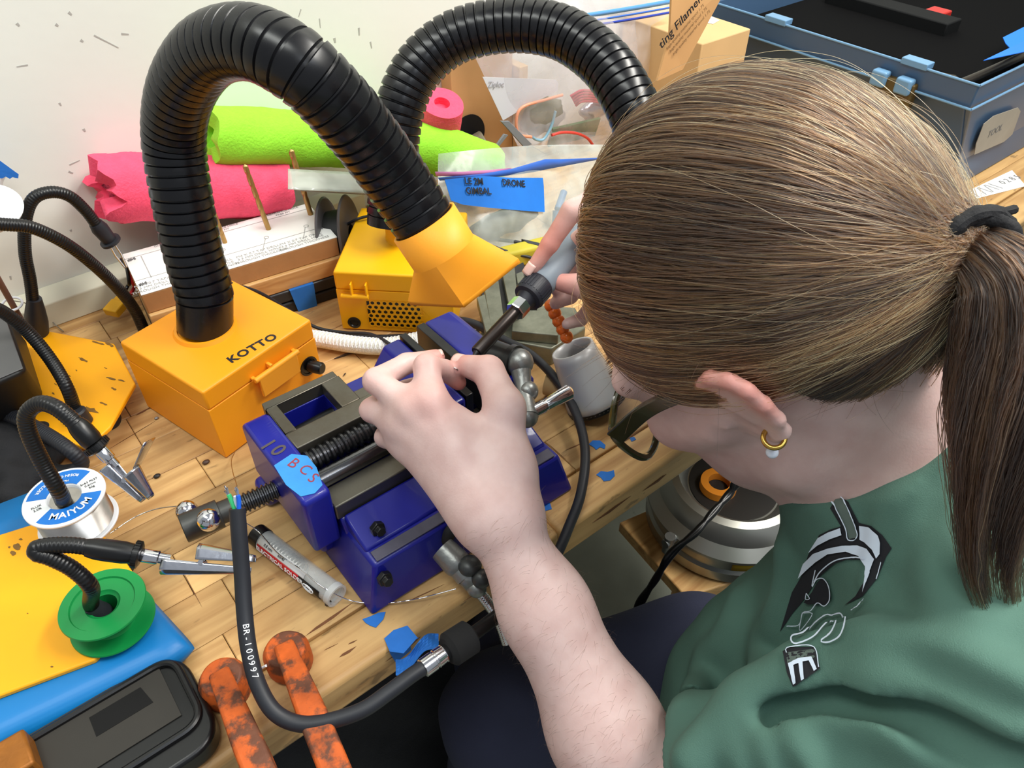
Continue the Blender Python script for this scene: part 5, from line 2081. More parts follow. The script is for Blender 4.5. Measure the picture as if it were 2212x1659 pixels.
# ------------------------------------------------------------------ rusty clamps over the front edge
M_RUST = mat('rusty_orange_paint', (200, 92, 32), 0.62, 0.1, var=0.4, vscale=60, col2=(104, 62, 42), cmix=0.48, cscale=55, csharp=0.05, bump=1.0, bscale=110)


def clamp(label, hx, hy, ex, ey, r):
    h = P(hx, hy, 0.022)
    e = P(ex, ey, 0.040)
    d = unit((e - h) * V(1, 1, 0))
    s = V(-d[1], d[0], 0)
    t = thing('c_clamp', label, 'clamp', V(h[0], h[1], 0.0), group=None)
    b = MB()
    b.lathe([(0, 0.0005), (r * 0.92, 0.0005), (r, 0.004), (r, 0.018), (r * 0.82, 0.0235), (0, 0.025)], V(h[0], h[1], 0), seg=36)
    b.build('anvil', M_RUST, t, bevel=0.001)
    path = [h + V(0, 0, 0.004), h + d * 0.02 + V(0, 0, 0.009), h + d * 0.06 + V(0, 0, 0.015), h + d * 0.125 + V(0, 0, 0.012), h + d * 0.16 + V(0, 0, -0.01), h + d * 0.17 + V(0, 0, -0.06), h + d * 0.168 + V(0, 0, -0.15)]
    p = spline(path, 60)
    tt = np.gradient(p, axis=0)
    tt /= np.linalg.norm(tt, axis=1)[:, None]
    prof = [(-0.0088, 0.003), (-0.0075, 0.0052), (0.0075, 0.0052), (0.0088, 0.003), (0.0088, -0.001), (0.0035, -0.004), (0.0035, -0.014), (0.0088, -0.016), (0.0088, -0.020), (-0.0088, -0.020), (-0.0088, -0.016), (-0.0035, -0.014), (-0.0035, -0.004), (-0.0088, -0.001)]
    v, f = [], []
    m = len(prof)
    for i in range(60):
        n = np.cross(s, tt[i])
        n = n if n[2] > 0 or i > 30 else -n
        if i and n @ ln < 0:
            n = -n
        ln = n
        k = 0.75 + 0.25 * min(1, i / 12)
        for (x, z) in prof:
            v.append(p[i] + s * x * k + n * z * k)
    for i in range(59):
        for j in range(m):
            q = (j + 1) % m
            f.append((i * m + j, i * m + q, (i + 1) * m + q, (i + 1) * m + j))
    f.append(tuple(range(m)))
    f.append(tuple(59 * m + j for j in range(m)))
    b = MB().add(v, f)
    b.build('frame', M_RUST, t, bevel=0.0012)
    return t


clamp('rusty orange clamp nearest the black case, over the bench front edge', 478, 1462, 560, 1665, 0.0155)
clamp('rusty orange clamp under the marked cable, right of the other clamp', 616, 1402, 735, 1690, 0.0155)
cable('white_tie', 'short white wire tie between the two rusty clamps', 'wire', [P(517, 1438, 0.02), P(535, 1444, 0.012), P(555, 1447, 0.012), P(575, 1438, 0.02)], 0.0009, M_WHITE, 8, 30)

# blue tape scraps on the bench
def scrap(label, pts, z=0.0002, curl=0.0):
    b = MB()
    q = [P(x, y, z) for x, y in pts]
    b.prism(q, 0.0004)
    o = b.build('tape_scrap', M_TAPE, None, smooth=False)
    return setp(o, label, 'tape', None)


scrap('large torn blue tape patch on the bench right of the wrist', [(1128, 1052), (1142, 1018), (1160, 1006), (1180, 1012), (1198, 1026), (1222, 1058), (1215, 1064), (1180, 1068), (1162, 1064), (1150, 1052), (1140, 1058)])
scrap('torn blue tape patch touching the forearm, below the large one', [(1125, 1120), (1128, 1092), (1150, 1082), (1168, 1076), (1186, 1080), (1192, 1100), (1170, 1106), (1156, 1100), (1150, 1112), (1140, 1118)])
scrap('small blue tape scrap right of the black cord', [(1288, 1026), (1298, 1018), (1312, 1020), (1326, 1016), (1328, 1028), (1318, 1038), (1304, 1040), (1298, 1032)])
scrap('blue tape scrap under the glasses corner', [(1272, 960), (1280, 952), (1296, 952), (1308, 962), (1306, 970), (1296, 966), (1288, 972), (1282, 966)])
scrap('tiny blue tape scrap seen through the glasses lens', [(1360, 946), (1370, 944), (1374, 950), (1364, 954)])
scrap('blue tape scrap in front of the vice corner', [(783, 1338), (800, 1332), (818, 1324), (833, 1322), (828, 1338), (812, 1356), (800, 1352), (790, 1346)])
tz = thing('tape_strip', 'crumpled blue tape strips folded over the bench front edge', 'tape', P(880, 1400, 0.0))
b = MB()
ye = 0.2648


def fold(pts_top, n):
    pass


b.prism([P(x, y, 0.0004) for x, y in ((830, 1380), (850, 1362), (880, 1352), (902, 1378), (872, 1412), (842, 1408))], 0.0005)
qa, qb = P(842, 1408, 0.0), P(872, 1412, 0.0)
fq = [V(P(842, 1408)[0], ye - 0.0008, -0.002), V(P(905, 1405)[0], ye - 0.0008, -0.002), V(P(905, 1405)[0], ye - 0.0008, -0.017), V(P(842, 1408)[0] + 0.003, ye - 0.0008, -0.02)]
b.prism(fq, 0.0005, (0, -1, 0))
b.prism([P(842, 1408, 0.0004), P(905, 1378, 0.0004), fq[1] + V(0, -0.0005, 0), fq[0] + V(0, -0.0005, 0)], 0.0005)
b.build('strip', M_TAPE, tz, smooth=False)
b = MB()


def crum(i, j):
    x = 850 + 92 * i
    y = 1452 - 62 * i + 10 * math.sin(7 * i) - 34 * j
    return P(x, y, 0.004 + 0.006 * math.sin(i * 9 + j * 3) * j) + V(0, -0.003, 0)


b.grid(crum, 12, 6)
b.build('crumple', M_TAPE, tz, smooth=False, solid=0.0005)

# ------------------------------------------------------------------ right background: carton, tote, paper
cx = thing('cardboard_box', 'tan cardboard carton with printed flap, left of the blue tote', 'box', V(0.93, 0.76, 0))
b = MB()
zt_ = 0.15
cr = P(1622, 62, zt_)
b.box((cr[0] - 0.10, cr[1], 0.0), (cr[0], 0.806, zt_))
b.build('carton', M_CARD2, cx, bevel=0.0015)
b = MB()
fl = [PY(1452, -20, cr[1] - 0.02), PY(1572, -30, cr[1] - 0.012), PY(1530, 40, cr[1] - 0.016), PY(1475, 150, cr[1] - 0.03), PY(1420, 175, cr[1] - 0.04), PY(1447, 80, cr[1] - 0.03)]
b.prism(fl, 0.003, (0, 1, 0))
flap = b.build('flap', M_CARD, cx, smooth=False)
xd = PY(1502, 8, cr[1] - 0.03) - PY(1452, 68, cr[1] - 0.03)
yd = PY(1462, 40, cr[1] - 0.03) - PY(1472, 50, cr[1] - 0.03)
text('ting Filament', flap, PY(1474, 42, cr[1] - 0.034), xd, yd, 0.016, M_INK, bold=0.0002)
for k in range(3):
    text('high quality material spool 1.75', flap, PY(1480 + 7 * k, 58 + 6 * k, cr[1] - 0.034), xd, yd, 0.0055, mat('brown_ink', (110, 82, 52), 0.8))
b = MB()
b.prism([P(x, y, zt_ + 0.0004) for x, y in ((1520, 48), (1538, 36), (1554, 44), (1540, 52))], 0.0003)
b.build('sticker', M_WHITEP, cx, smooth=False)

M_TOTE = mat('tote_blue', (66, 92, 122), 0.35, trans=0.08, var=0.05, vscale=12)
M_TOTE2 = mat('tote_blue_pale', (110, 152, 188), 0.35, trans=0.1)
tt = thing('storage_tote', 'blue grey translucent storage tote with latch and grey tape label', 'tote', V(1.2, 0.55, 0))
T0 = P(2106, 182, 0.15)
X0, Y0 = T0[0], T0[1]
X1, Y1 = 1.75, 0.775
H = 0.15
bx0, by0 = 1.052, 0.362
b = MB()
th = 0.004


def ringpts(x0, y0, x1, y1, z):
    return [V(x0, y0, z), V(x1, y0, z), V(x1, y1, z), V(x0, y1, z)]


r_b = ringpts(bx0, by0, X1 - 0.05, Y1 - 0.02, 0.0005)
r_t = ringpts(X0 + 0.012, Y0 + 0.006, X1 - 0.01, Y1 - 0.006, H - 0.03)
r_t2 = ringpts(X0 + 0.002, Y0 - 0.004, X1, Y1, H - 0.03)
r_t3 = ringpts(X0, Y0 - 0.006, X1, Y1, H)
i_t3 = ringpts(X0 + th, Y0 - 0.006 + th, X1 - th, Y1 - th, H)
i_b = ringpts(bx0 + th, by0 + th, X1 - 0.054, Y1 - 0.024, th)
rings = [r_b, r_t, r_t2, r_t3, i_t3, i_b]
v = [q for r in rings for q in r]
f = []
for i in range(len(rings) - 1):
    for j in range(4):
        k = (j + 1) % 4
        f.append((i * 4 + j, i * 4 + k, i * 4 + 4 + k, i * 4 + 4 + j))
f.append((0, 1, 2, 3))
f.append((20, 21, 22, 23))
b.add(v, f)
b.build('tub', M_TOTE, tt, bevel=0.003, bseg=3)
b = MB()
for (p, q) in ((V(X0 - 0.002, Y0 - 0.008, H - 0.028), V(X0 - 0.002, Y1, H - 0.028)), (V(X0 - 0.002, Y0 - 0.008, H - 0.028), V(X1, Y0 - 0.008, H - 0.028)), (V(X0, Y0 - 0.006, H), V(X0, Y1, H)), (V(X0, Y0 - 0.006, H), V(X1, Y0 - 0.006, H))):
    b.sweep([p, q], 0.0016, 8)
b.build('rim', M_TOTE2, tt)
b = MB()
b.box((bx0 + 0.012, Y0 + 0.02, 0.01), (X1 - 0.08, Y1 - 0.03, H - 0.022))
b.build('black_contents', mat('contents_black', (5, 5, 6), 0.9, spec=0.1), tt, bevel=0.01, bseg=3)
b = MB()
tray = [V(X0 + 0.02, Y0 + 0.018, H - 0.012), V(X1 - 0.1, Y0 + 0.018, H - 0.012)]
b.sweep(spline([V(X0 + 0.016, Y1 - 0.15, H - 0.014), V(X0 + 0.018, Y0 + 0.10, H - 0.012), V(X0 + 0.022, Y0 + 0.035, H - 0.010), V(X0 + 0.045, Y0 + 0.022, H - 0.010), V(X1 - 0.3, Y0 + 0.02, H - 0.010)], 60), 0.0055, 12)
b.build('tray_rim', mat('tray_brown', (48, 42, 34), 0.35), tt)
b = MB()
b.box((X0 + 0.2, Y0 + 0.14, H - 0.03), (X0 + 0.24, Y0 + 0.34, H - 0.005))
b.build('divider', mat('divider_dark', (16, 17, 18), 0.7, spec=0.2), tt, bevel=0.002)
b = MB()
q = PX(2030, 3, X0 + 0.25)
q = P(2030, 4, H)
b.box((q[0] - 0.02, q[1] - 0.015, H - 0.03), (q[0] + 0.02, q[1] + 0.015, H - 0.012))
b.build('red_item', mat('red_plastic', (180, 40, 34), 0.4), tt, bevel=0.002)
# latch on the left face
lx = X0 - 0.004
l0 = PX(1905, 135, X0)
l1 = PX(1990, 165, X0)
lt_ = MB()
lt_.box((lx - 0.004, min(l0[1], l1[1]), 0.085), (lx + 0.01, max(l0[1], l1[1]) + 0.006, H - 0.02))
lo = lt_.build('latch', mat('latch_tan', (84, 66, 28), 0.4, col2=(24, 22, 20), cmix=0.4, cscale=90, csharp=0.05), tt, bevel=0.002)
ly0, ly1 = min(l0[1], l1[1]), max(l0[1], l1[1]) + 0.006
for t in (0.22, 0.78):
    yy = ly0 + (ly1 - ly0) * t
    b = MB()
    b.box((lx - 0.010, yy - (ly1 - ly0) * 0.17, H - 0.034), (lx + 0.004, yy + (ly1 - ly0) * 0.17, H - 0.014))
    b.build('latch_lug', M_TOTE2, lo, bevel=0.003, bseg=3)
for py_ in (Y0 + 0.06, Y0 + 0.27):
    b = MB()
    b.box((X0 - 0.003, py_, H - 0.002), (X0 + 0.014, py_ + 0.035, H + 0.006))
    b.build('rim_tab', M_TOTE2, tt, bevel=0.001)
b = MB()
b.prism([PY(x, y, Y0 - 0.0075) for x, y in ((2124, 268), (2146, 250), (2198, 232), (2204, 240), (2186, 290), (2168, 306), (2104, 334), (2108, 310))], 0.0006, (0, -1, 0))
lb_ = b.build('tape_label', mat('grey_tape', (160, 152, 138), 0.7, var=0.08, vscale=40), tt, smooth=False)
lb_.location.y += 0.0
p0 = PY(2150, 283, Y0 - 0.0084)
text('TOOL', lb_, p0, V(1, 0, 0.03), V(-0.05, 0, 1), 0.014, MATS['sheet_print_dark'] if 'sheet_print_dark' in MATS else M_INK)
b = MB()
b.prism([P(x, y, H + 0.004) for x, y in ((2166, 82), (2230, 50), (2230, 78), (2188, 112), (2172, 95))], 0.0008)
b.prism([P(2188, 108, H + 0.003), P(2232, 80, H + 0.003), PY(2216, 112, Y0 - 0.009), PY(2146, 138, Y0 - 0.009) + V(0, 0.012, 0)], 0.0008)
b.build('blue_tape', mat('tape_vivid', (24, 110, 224), 0.6), tt, smooth=False)
b = MB()
b.prism([P(x, y, 0.0003) for x, y in ((2070, 440), (2080, 418), (2186, 368), (2216, 402), (2082, 436))], 0.0003)
pp_ = b.build('paper_sheet', M_WHITEP, None, smooth=False)
setp(pp_, 'white printed paper slip lying beside the blue tote base', 'paper')
xd, yd = P(2182, 396, 0) - P(2130, 416, 0), P(2110, 395, 0) - P(2118, 410, 0)
text('0 2 8 5', pp_, P(2182, 388, 0.0009), xd, yd, 0.014, MATS['sheet_print_dark'])
text('// /\\/\\\\', pp_, P(2126, 412, 0.0009), xd, yd, 0.026, M_PRINT)

# ------------------------------------------------------------------ below the bench: low shelf with a round lamp, added dark filler
zl = -0.36
sh = thing('low_table', 'pale wooden low table below the bench front edge', 'table', V(0.62, 0.3, -0.75))
b = MB()
sp = [P(1338, 1128, zl), P(1482, 1290, zl), P(1800, 1190, zl), P(1640, 1000, zl)]
b.prism([q - V(0, 0, 0.02) for q in sp], 0.02)
b.build('tabletop', M_PINE, sh, bevel=0.002)
for q in sp:
    c = sum(sp) / 4
    q = q + (c - q) * 0.8
    b = MB()
    b.box((q[0] - 0.015, q[1] - 0.015, -0.75), (q[0] + 0.015, q[1] + 0.015, zl - 0.02))
    b.build('leg', M_PINE, sh)
fl_ = thing('round_heater', 'round silver metal appliance with stepped rim on the low table', 'appliance', P(1590, 1120, zl))
M_ALU = mat('brushed_aluminium', (170, 170, 162), 0.35, 0.85, var=0.06, vscale=20)
cc = P(1562, 1120, zl)
cc[2] = zl
b = MB()
b.lathe([(0, 0.001), (0.105, 0.001), (0.108, 0.006), (0.108, 0.022), (0.104, 0.026), (0.104, 0.046), (0.112, 0.05), (0.112, 0.054), (0.098, 0.066), (0.094, 0.078), (0.085, 0.088), (0.075, 0.09), (0.068, 0.084), (0.06, 0.07), (0, 0.068)], cc, seg=90)
b.build('housing', M_ALU, fl_, angle=30)
b = MB()
b.lathe([(0, 0.0705), (0.058, 0.0705), (0.058, 0.0715), (0, 0.0715)], cc, seg=60)
b.build('well', mat('well_dark', (40, 38, 36), 0.4), fl_)
b = MB()
b.lathe([(0.014, 0.0), (0.024, 0.0), (0.024, 0.012), (0.014, 0.012)], cc + V(-0.02, 0.01, 0.072), seg=40, close=True)
b.build('glow_ring', mat('glow_orange', (230, 140, 40), 0.4), fl_)  # orange glow put into plain colour; the ring gives off no light
for k in range(5):
    a = -0.9 + k * 0.25
    b = MB()
    b.obox(cc + V(math.cos(a) * 0.07, math.sin(a) * 0.07, 0.092), (math.cos(a), math.sin(a), 0.1), (-math.sin(a), math.cos(a), 0), (0, 0, 1), 0.07, 0.008, 0.005)
    b.build('fin', M_BLACK, fl_)
aim = math.atan2(*(P(1620, 1185, zl + 0.035) - cc)[1::-1])
for k in (-1, 1):
    def yl(i, j, k=k):
        a = aim + k * 0.17 + (i - 0.5) * 0.31
        return cc + V(math.cos(a) * 0.1048, math.sin(a) * 0.1048, 0.028 + 0.017 * j)
    MB().grid(yl, 8, 1).build('warning_label', mat('label_yellow', (196, 160, 30), 0.6), fl_, solid=0.0006)
b = MB()
q = cc + V(-0.108, 0.0, 0.05)
b.cyl(q, q + V(-0.02, 0.0, 0.0), 0.006, seg=16)
b.cyl(q + V(-0.012, 0, -0.02), q + V(-0.012, 0, 0.01), 0.007, seg=16)
b.build('latch_bolt', M_CAST, fl_)
for k in (0, 1):
    pts = [D(1600 - 14 * k, 1040, 0.80), D(1570 + 6 * k, 1070, 0.80), D(1545 - 6 * k, 1105, 0.79), D(1500 + 6 * k, 1150, 0.78), D(1455 - 8 * k, 1195, 0.78), D(1415 + 4 * k, 1250, 0.80), D(1388 - 8 * k, 1300, 0.82), D(1366 + 6 * k, 1338, 0.84)]
    cable('twisted_cable', ('black cord of the twisted pair hanging before the silver appliance, upper strand', 'black cord of the twisted pair hanging before the silver appliance, lower strand')[k], 'cable', pts, 0.0034, M_BLACK, 12, 80)
b = MB()


def filler_fn(p):  # made-up black block, added so the space under the bench goes dark
    c = V(0.07, 0.475, -0.49)
    d = np.abs(p - c) - V(0.17, 0.07, 0.20)
    q = np.linalg.norm(np.maximum(d, 0), axis=1) + np.minimum(d.max(1), 0) - 0.03
    return q + 0.006 * np.sin(p[:, 0] * 40) * np.sin(p[:, 2] * 30 + p[:, 0] * 20)


Vv, Ff = mesh_sdf(filler_fn, (-0.2, 0.3, -0.8), (0.34, 0.64, -0.2), 0.012, slack=2)
setp(solid('dark_filler', Vv, Ff, M_CLOTH), 'black filler block added to darken the space under the bench', 'bag')
# ================================================================== the person
HF = unit(V(-0.2207, 0.7675, -0.6039))
HU = unit(V(-0.368, 0.509, 0.7814))
HLft = unit(V(-0.9072, -0.3947, -0.1701))
HC = V(0.3507, 0.1839, 0.2092)
HB = np.stack([HF, HU, HLft], 1)


def H(f, u, l):
    return HC + HF * f + HU * u + HLft * l


def hl(p):
    return (np.asarray(p) - HC) @ HB


def on_L(px, py, l):
    """the point of the head's sagittal plane shifted l to the left that shows at px, py"""
    r = ray(px, py)
    t = ((HC + HLft * l - CAM) @ HLft) / (r @ HLft)
    return CAM + r * t


Nk = D(1985, 1010, 0.475)
SL = D(2250, 1560, 0.385)
SR = CAM + CR.T @ V(0.222, -0.053, 0.56)
EL = D(1400, 1755, 0.50)
WL = D(1072, 1108, 0.50)
ER = CAM + CR.T @ V(0.24, -0.06, 0.73)
WR = D(1430, 520, 0.60)

PRIM = []


def cone(a, b, ra, rb, k=0.012):
    PRIM.append(('c', np.asarray(a), np.asarray(b), ra, rb, k))


def ell(c, r, R, k=0.012):
    PRIM.append(('e', np.asarray(c), np.asarray(r, float), R, None, k))


# head
ell(H(-0.006, 0.036, 0), (0.091, 0.100, 0.073), HB, 0.01)
ell(H(0.040, -0.030, 0), (0.052, 0.075, 0.056), HB, 0.03)
cone(H(0.0, -0.056, 0.048), H(0.068, -0.092, 0.010), 0.019, 0.016, 0.03)
cone(H(0.0, -0.056, -0.048), H(0.068, -0.092, -0.010), 0.019, 0.016, 0.03)
ell(H(0.074, -0.092, 0), (0.017, 0.016, 0.02), HB, 0.015)
for s in (1, -1):
    cone(H(0.060, -0.014, 0.048 * s), H(0.02, -0.004, 0.064 * s), 0.017, 0.012, 0.02)
    cone(H(0.083, 0.026, 0.012 * s), H(0.072, 0.026, 0.050 * s), 0.010, 0.010, 0.016)
    ell(H(0.098, -0.028, 0.010 * s), (0.009, 0.007, 0.008), HB, 0.006)
cone(H(0.088, 0.020, 0), H(0.108, -0.022, 0), 0.007, 0.0095, 0.01)
cone(H(0.088, -0.054, 0.018), H(0.094, -0.053, 0), 0.0045, 0.0065, 0.008)
cone(H(0.088, -0.054, -0.018), H(0.094, -0.053, 0), 0.0045, 0.0065, 0.008)
cone(H(0.086, -0.065, 0.014), H(0.091, -0.066, 0), 0.005, 0.0072, 0.006)
cone(H(0.086, -0.065, -0.014), H(0.091, -0.066, 0), 0.005, 0.0072, 0.006)
# ear, left (seen) and right
EO = on_L(1590, 880, 0.078) - H(0, 0, 0.078)
EAR_PX = [(1500, 838, 0.072), (1510, 822, 0.080), (1535, 815, 0.086), (1575, 822, 0.090), (1615, 843, 0.091), (1652, 875, 0.089), (1680, 905, 0.085), (1692, 930, 0.080)]
ear = [on_L(x, y, l) for x, y, l in EAR_PX]


def mirror(p):
    q = hl(p)
    return H(q[0], q[1], -q[2])


for side in (0, 1):
    g = (lambda p: p) if side == 0 else mirror
    e = [g(p) for p in ear]
    for i in range(len(e) - 1):
        cone(e[i], e[i + 1], 0.0032, 0.0032, 0.004)
    # lobe
    lobe = g(on_L(1680, 935, 0.079))
    cone(e[-1], lobe, 0.0042, 0.0050, 0.004)
    cone(lobe, g(on_L(1640, 925, 0.074)), 0.0046, 0.004, 0.005)
    # the flap behind the rim, down to the head
    for i, (x, y, l) in enumerate(((1512, 846, 0.070), (1532, 856, 0.069), (1556, 872, 0.068), (1586, 892, 0.067), (1612, 908, 0.066), (1636, 920, 0.066), (1656, 932, 0.067))):
        cone(e[i], g(on_L(x, y, l)), 0.0026, 0.0045, 0.004)
        if i:
            cone((e[i] + e[i - 1]) / 2, g((on_L(x, y, l) + prev_) / 2), 0.0026, 0.0045, 0.004)
        prev_ = on_L(x, y, l)
    cone(g(on_L(1555, 868, 0.0815)), g(on_L(1640, 908, 0.0785)), 0.0022, 0.0024, 0.003)
    cone(g(on_L(1548, 905, 0.073)), g(on_L(1572, 918, 0.0745)), 0.0034, 0.003, 0.005)
# neck and trunk (mostly inside the clothes)
cone(H(-0.028, -0.045, 0), Nk, 0.057, 0.056, 0.03)
cone(SL, Nk - V(0, 0, 0.03), 0.045, 0.045, 0.05)
cone(SR, Nk - V(0, 0, 0.03), 0.045, 0.045, 0.05)
T1, T2, T3 = D(2005, 1330, 0.53), D(1790, 1600, 0.64), D(1880, 1800, 0.74)
cone(Nk - V(0, 0, 0.04), T1, 0.05, 0.068, 0.04)
cone(T1, T2, 0.062, 0.062, 0.05)
cone(T2, T3, 0.07, 0.09, 0.05)
# left arm
cone(SL, EL, 0.045, 0.036, 0.03)
MID = EL + (WL - EL) * 0.28
cone(EL, MID, 0.035, 0.0345, 0.02)
MID2 = EL + (WL - EL) * 0.68
cone(MID, MID2, 0.0345, 0.0265, 0.02)
cone(MID2, WL, 0.0265, 0.0212, 0.02)
# a slightly flattened wrist
hx = unit(CR[0] * 0.9 + CR[1] * 0.15)
cone(WL - hx * 0.006, WL + hx * 0.006, 0.0185, 0.0185, 0.015)

MCP = {'i': D(930, 868, 0.508), 'm': D(893, 884, 0.512), 'r': D(874, 918, 0.519), 'p': D(880, 962, 0.528), 't': D(1092, 882, 0.512)}
FING = {
    'i': [MCP['i'], D(922, 792, 0.522), D(960, 800, 0.546), D(990, 826, 0.556)],
    'm': [MCP['m'], D(812, 823, 0.527), D(878, 785, 0.547), D(944, 772, 0.556)],
    'r': [MCP['r'], D(803, 886, 0.541), D(845, 850, 0.557), D(893, 832, 0.566)],
    'p': [MCP['p'], D(832, 944, 0.550), D(862, 906, 0.563), D(894, 882, 0.569)],
    't': [MCP['t'], D(1055, 802, 0.534), D(1003, 789, 0.549)],
}
RAD = {'i': (0.0098, 0.0092, 0.0076, 0.0062), 'm': (0.0098, 0.0090, 0.0074, 0.0062), 'r': (0.0094, 0.0086, 0.0070, 0.0060), 'p': (0.0086, 0.0076, 0.0062, 0.0054), 't': (0.0125, 0.0112, 0.0078)}
CMC = D(1092, 1010, 0.508)
# palm
for k, off in (('i', 0.007), ('m', 0.002), ('r', -0.004), ('p', -0.009)):
    w = WL + hx * off
    cone(w, MCP[k] + CR[2] * 0.003, 0.0165, 0.0104 if k != 'p' else 0.0095, 0.018)
cone(WL + (MCP['i'] - WL) * 0.5 + CR[2] * 0.012, MCP['r'] + CR[2] * 0.012, 0.013, 0.010, 0.02)
cone(WL + hx * 0.007, CMC, 0.0165, 0.0165, 0.015)
cone(CMC, MCP['t'], 0.0165, 0.0116, 0.014)
cone(CMC + (WL - CMC) * 0.1, MCP['i'] + (CMC - MCP['i']) * 0.35 + CR[2] * 0.006, 0.014, 0.0085, 0.016)
for k in 'imrp':   # tendons on the back of the hand
    w_ = WL + (MCP[k] - WL) * 0.30 - CR[2] * 0.0125
    cone(MCP[k] - CR[2] * 0.0075, w_, 0.0034, 0.0022, 0.010)
HAND_START = len(PRIM)
for k, js in FING.items():
    for i in range(len(js) - 1):
        cone(js[i], js[i + 1], RAD[k][i], RAD[k][i + 1], 0.009 if i == 0 else 0.0028)
for k in 'imr':   # knuckle heads
    ell(MCP[k] - CR[2] * 0.0035, (0.0085, 0.0085, 0.0075), np.eye(3), 0.008)
# right arm and hand, mostly behind the head
cone(SR, ER, 0.045, 0.036, 0.03)
cone(ER, ER + (WR - ER) * 0.35, 0.035, 0.033, 0.02)
cone(ER + (WR - ER) * 0.35, WR, 0.033, 0.0225, 0.02)
RM = {'i': D(1300, 425, 0.588), 'm': D(1306, 468, 0.606), 'r': D(1325, 515, 0.618), 'p': D(1350, 555, 0.625), 't': D(1330, 605, 0.600)}
RF = {'i': [RM['i'], D(1236, 455, 0.588), D(1188, 527, 0.598), D(1151, 580, 0.605)],
      'm': [RM['m'], D(1252, 520, 0.628), D(1222, 590, 0.634), D(1202, 625, 0.634)],
      'r': [RM['r'], D(1272, 590, 0.640), D(1232, 640, 0.642), D(1200, 655, 0.638)],
      'p': [RM['p'], D(1300, 630, 0.644), D(1255, 690, 0.646), D(1225, 700, 0.640)],
      't': [RM['t'], D(1262, 618, 0.606), D(1210, 610, 0.612)]}
for k, js in RF.items():
    if k != 't':
        cone(WR, js[0], 0.017, 0.0100, 0.018)
    else:
        cone(WR, js[0], 0.017, 0.012, 0.015)
    for i in range(len(js) - 1):
        cone(js[i], js[i + 1], RAD[k][i] * 0.92, RAD[k][i + 1] * 0.92, 0.008 if i == 0 else 0.0028)


def eval_prims(prims, p):
    d = None
    for q in prims:
        if q[0] == 'c':
            x = sd_cone(p, q[1], q[2], q[3], q[4])
        else:
            x = sd_ell(p, q[1], q[2], q[3])
        d = x if d is None else smin(d, x, q[5])
    return d


EYE = [H(0.079, 0.006, 0.032), H(0.079, 0.006, -0.032)]


def cull(prims, lo, hi, m=0.05):
    c, h = (lo + hi) / 2, (hi - lo) / 2
    out = []
    for q in prims:
        if q[0] == 'c':
            a, b_ = q[1], q[2]
            bl, bh = np.minimum(a, b_) - max(q[3], q[4]) - m, np.maximum(a, b_) + max(q[3], q[4]) + m
        else:
            bl, bh = q[1] - q[2].max() - m, q[1] + q[2].max() + m
        if (bl < hi).all() and (bh > lo).all():
            out.append(q)
    return out or prims[:1]


def body_fn(p, prims=None):
    d = eval_prims(prims or PRIM, p)
    for e in EYE:
        s = np.linalg.norm(p - e - HF * 0.006, axis=1) - 0.0125
        h = np.maximum(0.008 - np.abs(-s - d), 0) / 0.008
        d = np.maximum(d, -s) + h * h * 0.008 * 0.25
    return d


body_fn.local = lambda lo, hi: (lambda p, q=cull(PRIM, lo, hi): body_fn(p, q))
pts_all = np.array([q[1] for q in PRIM] + [q[2] for q in PRIM if q[0] == 'c'])
BV, BF = mesh_sdf(body_fn, pts_all.min(0) - 0.115, pts_all.max(0) + 0.115, 0.0022, slack=1.5)


def lap_smooth(Vv, Ff, it=2, lam=0.5):
    n = len(Vv)
    for _ in range(it):
        acc = np.zeros_like(Vv)
        cnt = np.zeros(n)
        for a in range(4):
            for b_ in (1, 3):
                np.add.at(acc, Ff[:, a], Vv[Ff[:, (a + b_) % 4]])
                np.add.at(cnt, Ff[:, a], 1)
        Vv = Vv + lam * (acc / np.maximum(cnt, 1)[:, None] - Vv)
    return Vv


BV = lap_smooth(BV, BF, 2, 0.4)
# flush: where the skin is pinker (knuckles, finger tips, ear, cheek)
flush = np.zeros(len(BV))
for c, r, s in [(MCP['i'], 0.016, 0.5), (MCP['m'], 0.012, 0.25), (FING['i'][1], 0.014, 0.35), (FING['m'][1], 0.012, 0.3), (FING['r'][1], 0.012, 0.3), (FING['i'][3], 0.013, 1.0), (FING['m'][3], 0.012, 0.7), (FING['t'][2], 0.012, 0.7), (FING['t'][1], 0.014, 0.35)] + [(p, 0.012, 0.7) for p in ear[1:6]] + [(RF['i'][2], 0.03, 0.7), (RF['t'][2], 0.02, 0.7), (H(0.07, -0.03, 0.045), 0.03, 0.35), (H(0.10, -0.02, 0), 0.02, 0.4)]:
    flush = np.maximum(flush, s * np.exp(-(((BV - c) ** 2).sum(1)) / (r * r)))

M_SKIN = mat('skin', (226, 190, 178), 0.47, sss=0.12, bump=0.12, bscale=700)
nt = M_SKIN.node_tree
bs = nt.nodes['Principled BSDF']
at = nt.nodes.new('ShaderNodeAttribute')
at.attribute_name = 'flush'
nz_ = nt.nodes.new('ShaderNodeTexNoise')
nz_.inputs['Scale'].default_value = 55
nz_.inputs['Detail'].default_value = 4
tcn = nt.nodes.new('ShaderNodeTexCoord')
nt.links.new(tcn.outputs['Object'], nz_.inputs['Vector'])
r1 = nt.nodes.new('ShaderNodeValToRGB')
r1.color_ramp.elements[0].position, r1.color_ramp.elements[0].color = 0.35, lin((206, 172, 166))
r1.color_ramp.elements[1].position, r1.color_ramp.elements[1].color = 0.65, lin((217, 187, 181))
nt.links.new(nz_.outputs['Fac'], r1.inputs['Fac'])
mx_ = nt.nodes.new('ShaderNodeMix')
mx_.data_type = 'RGBA'
nt.links.new(at.outputs['Fac'], mx_.inputs['Factor'])
nt.links.new(r1.outputs['Color'], mx_.inputs[6])
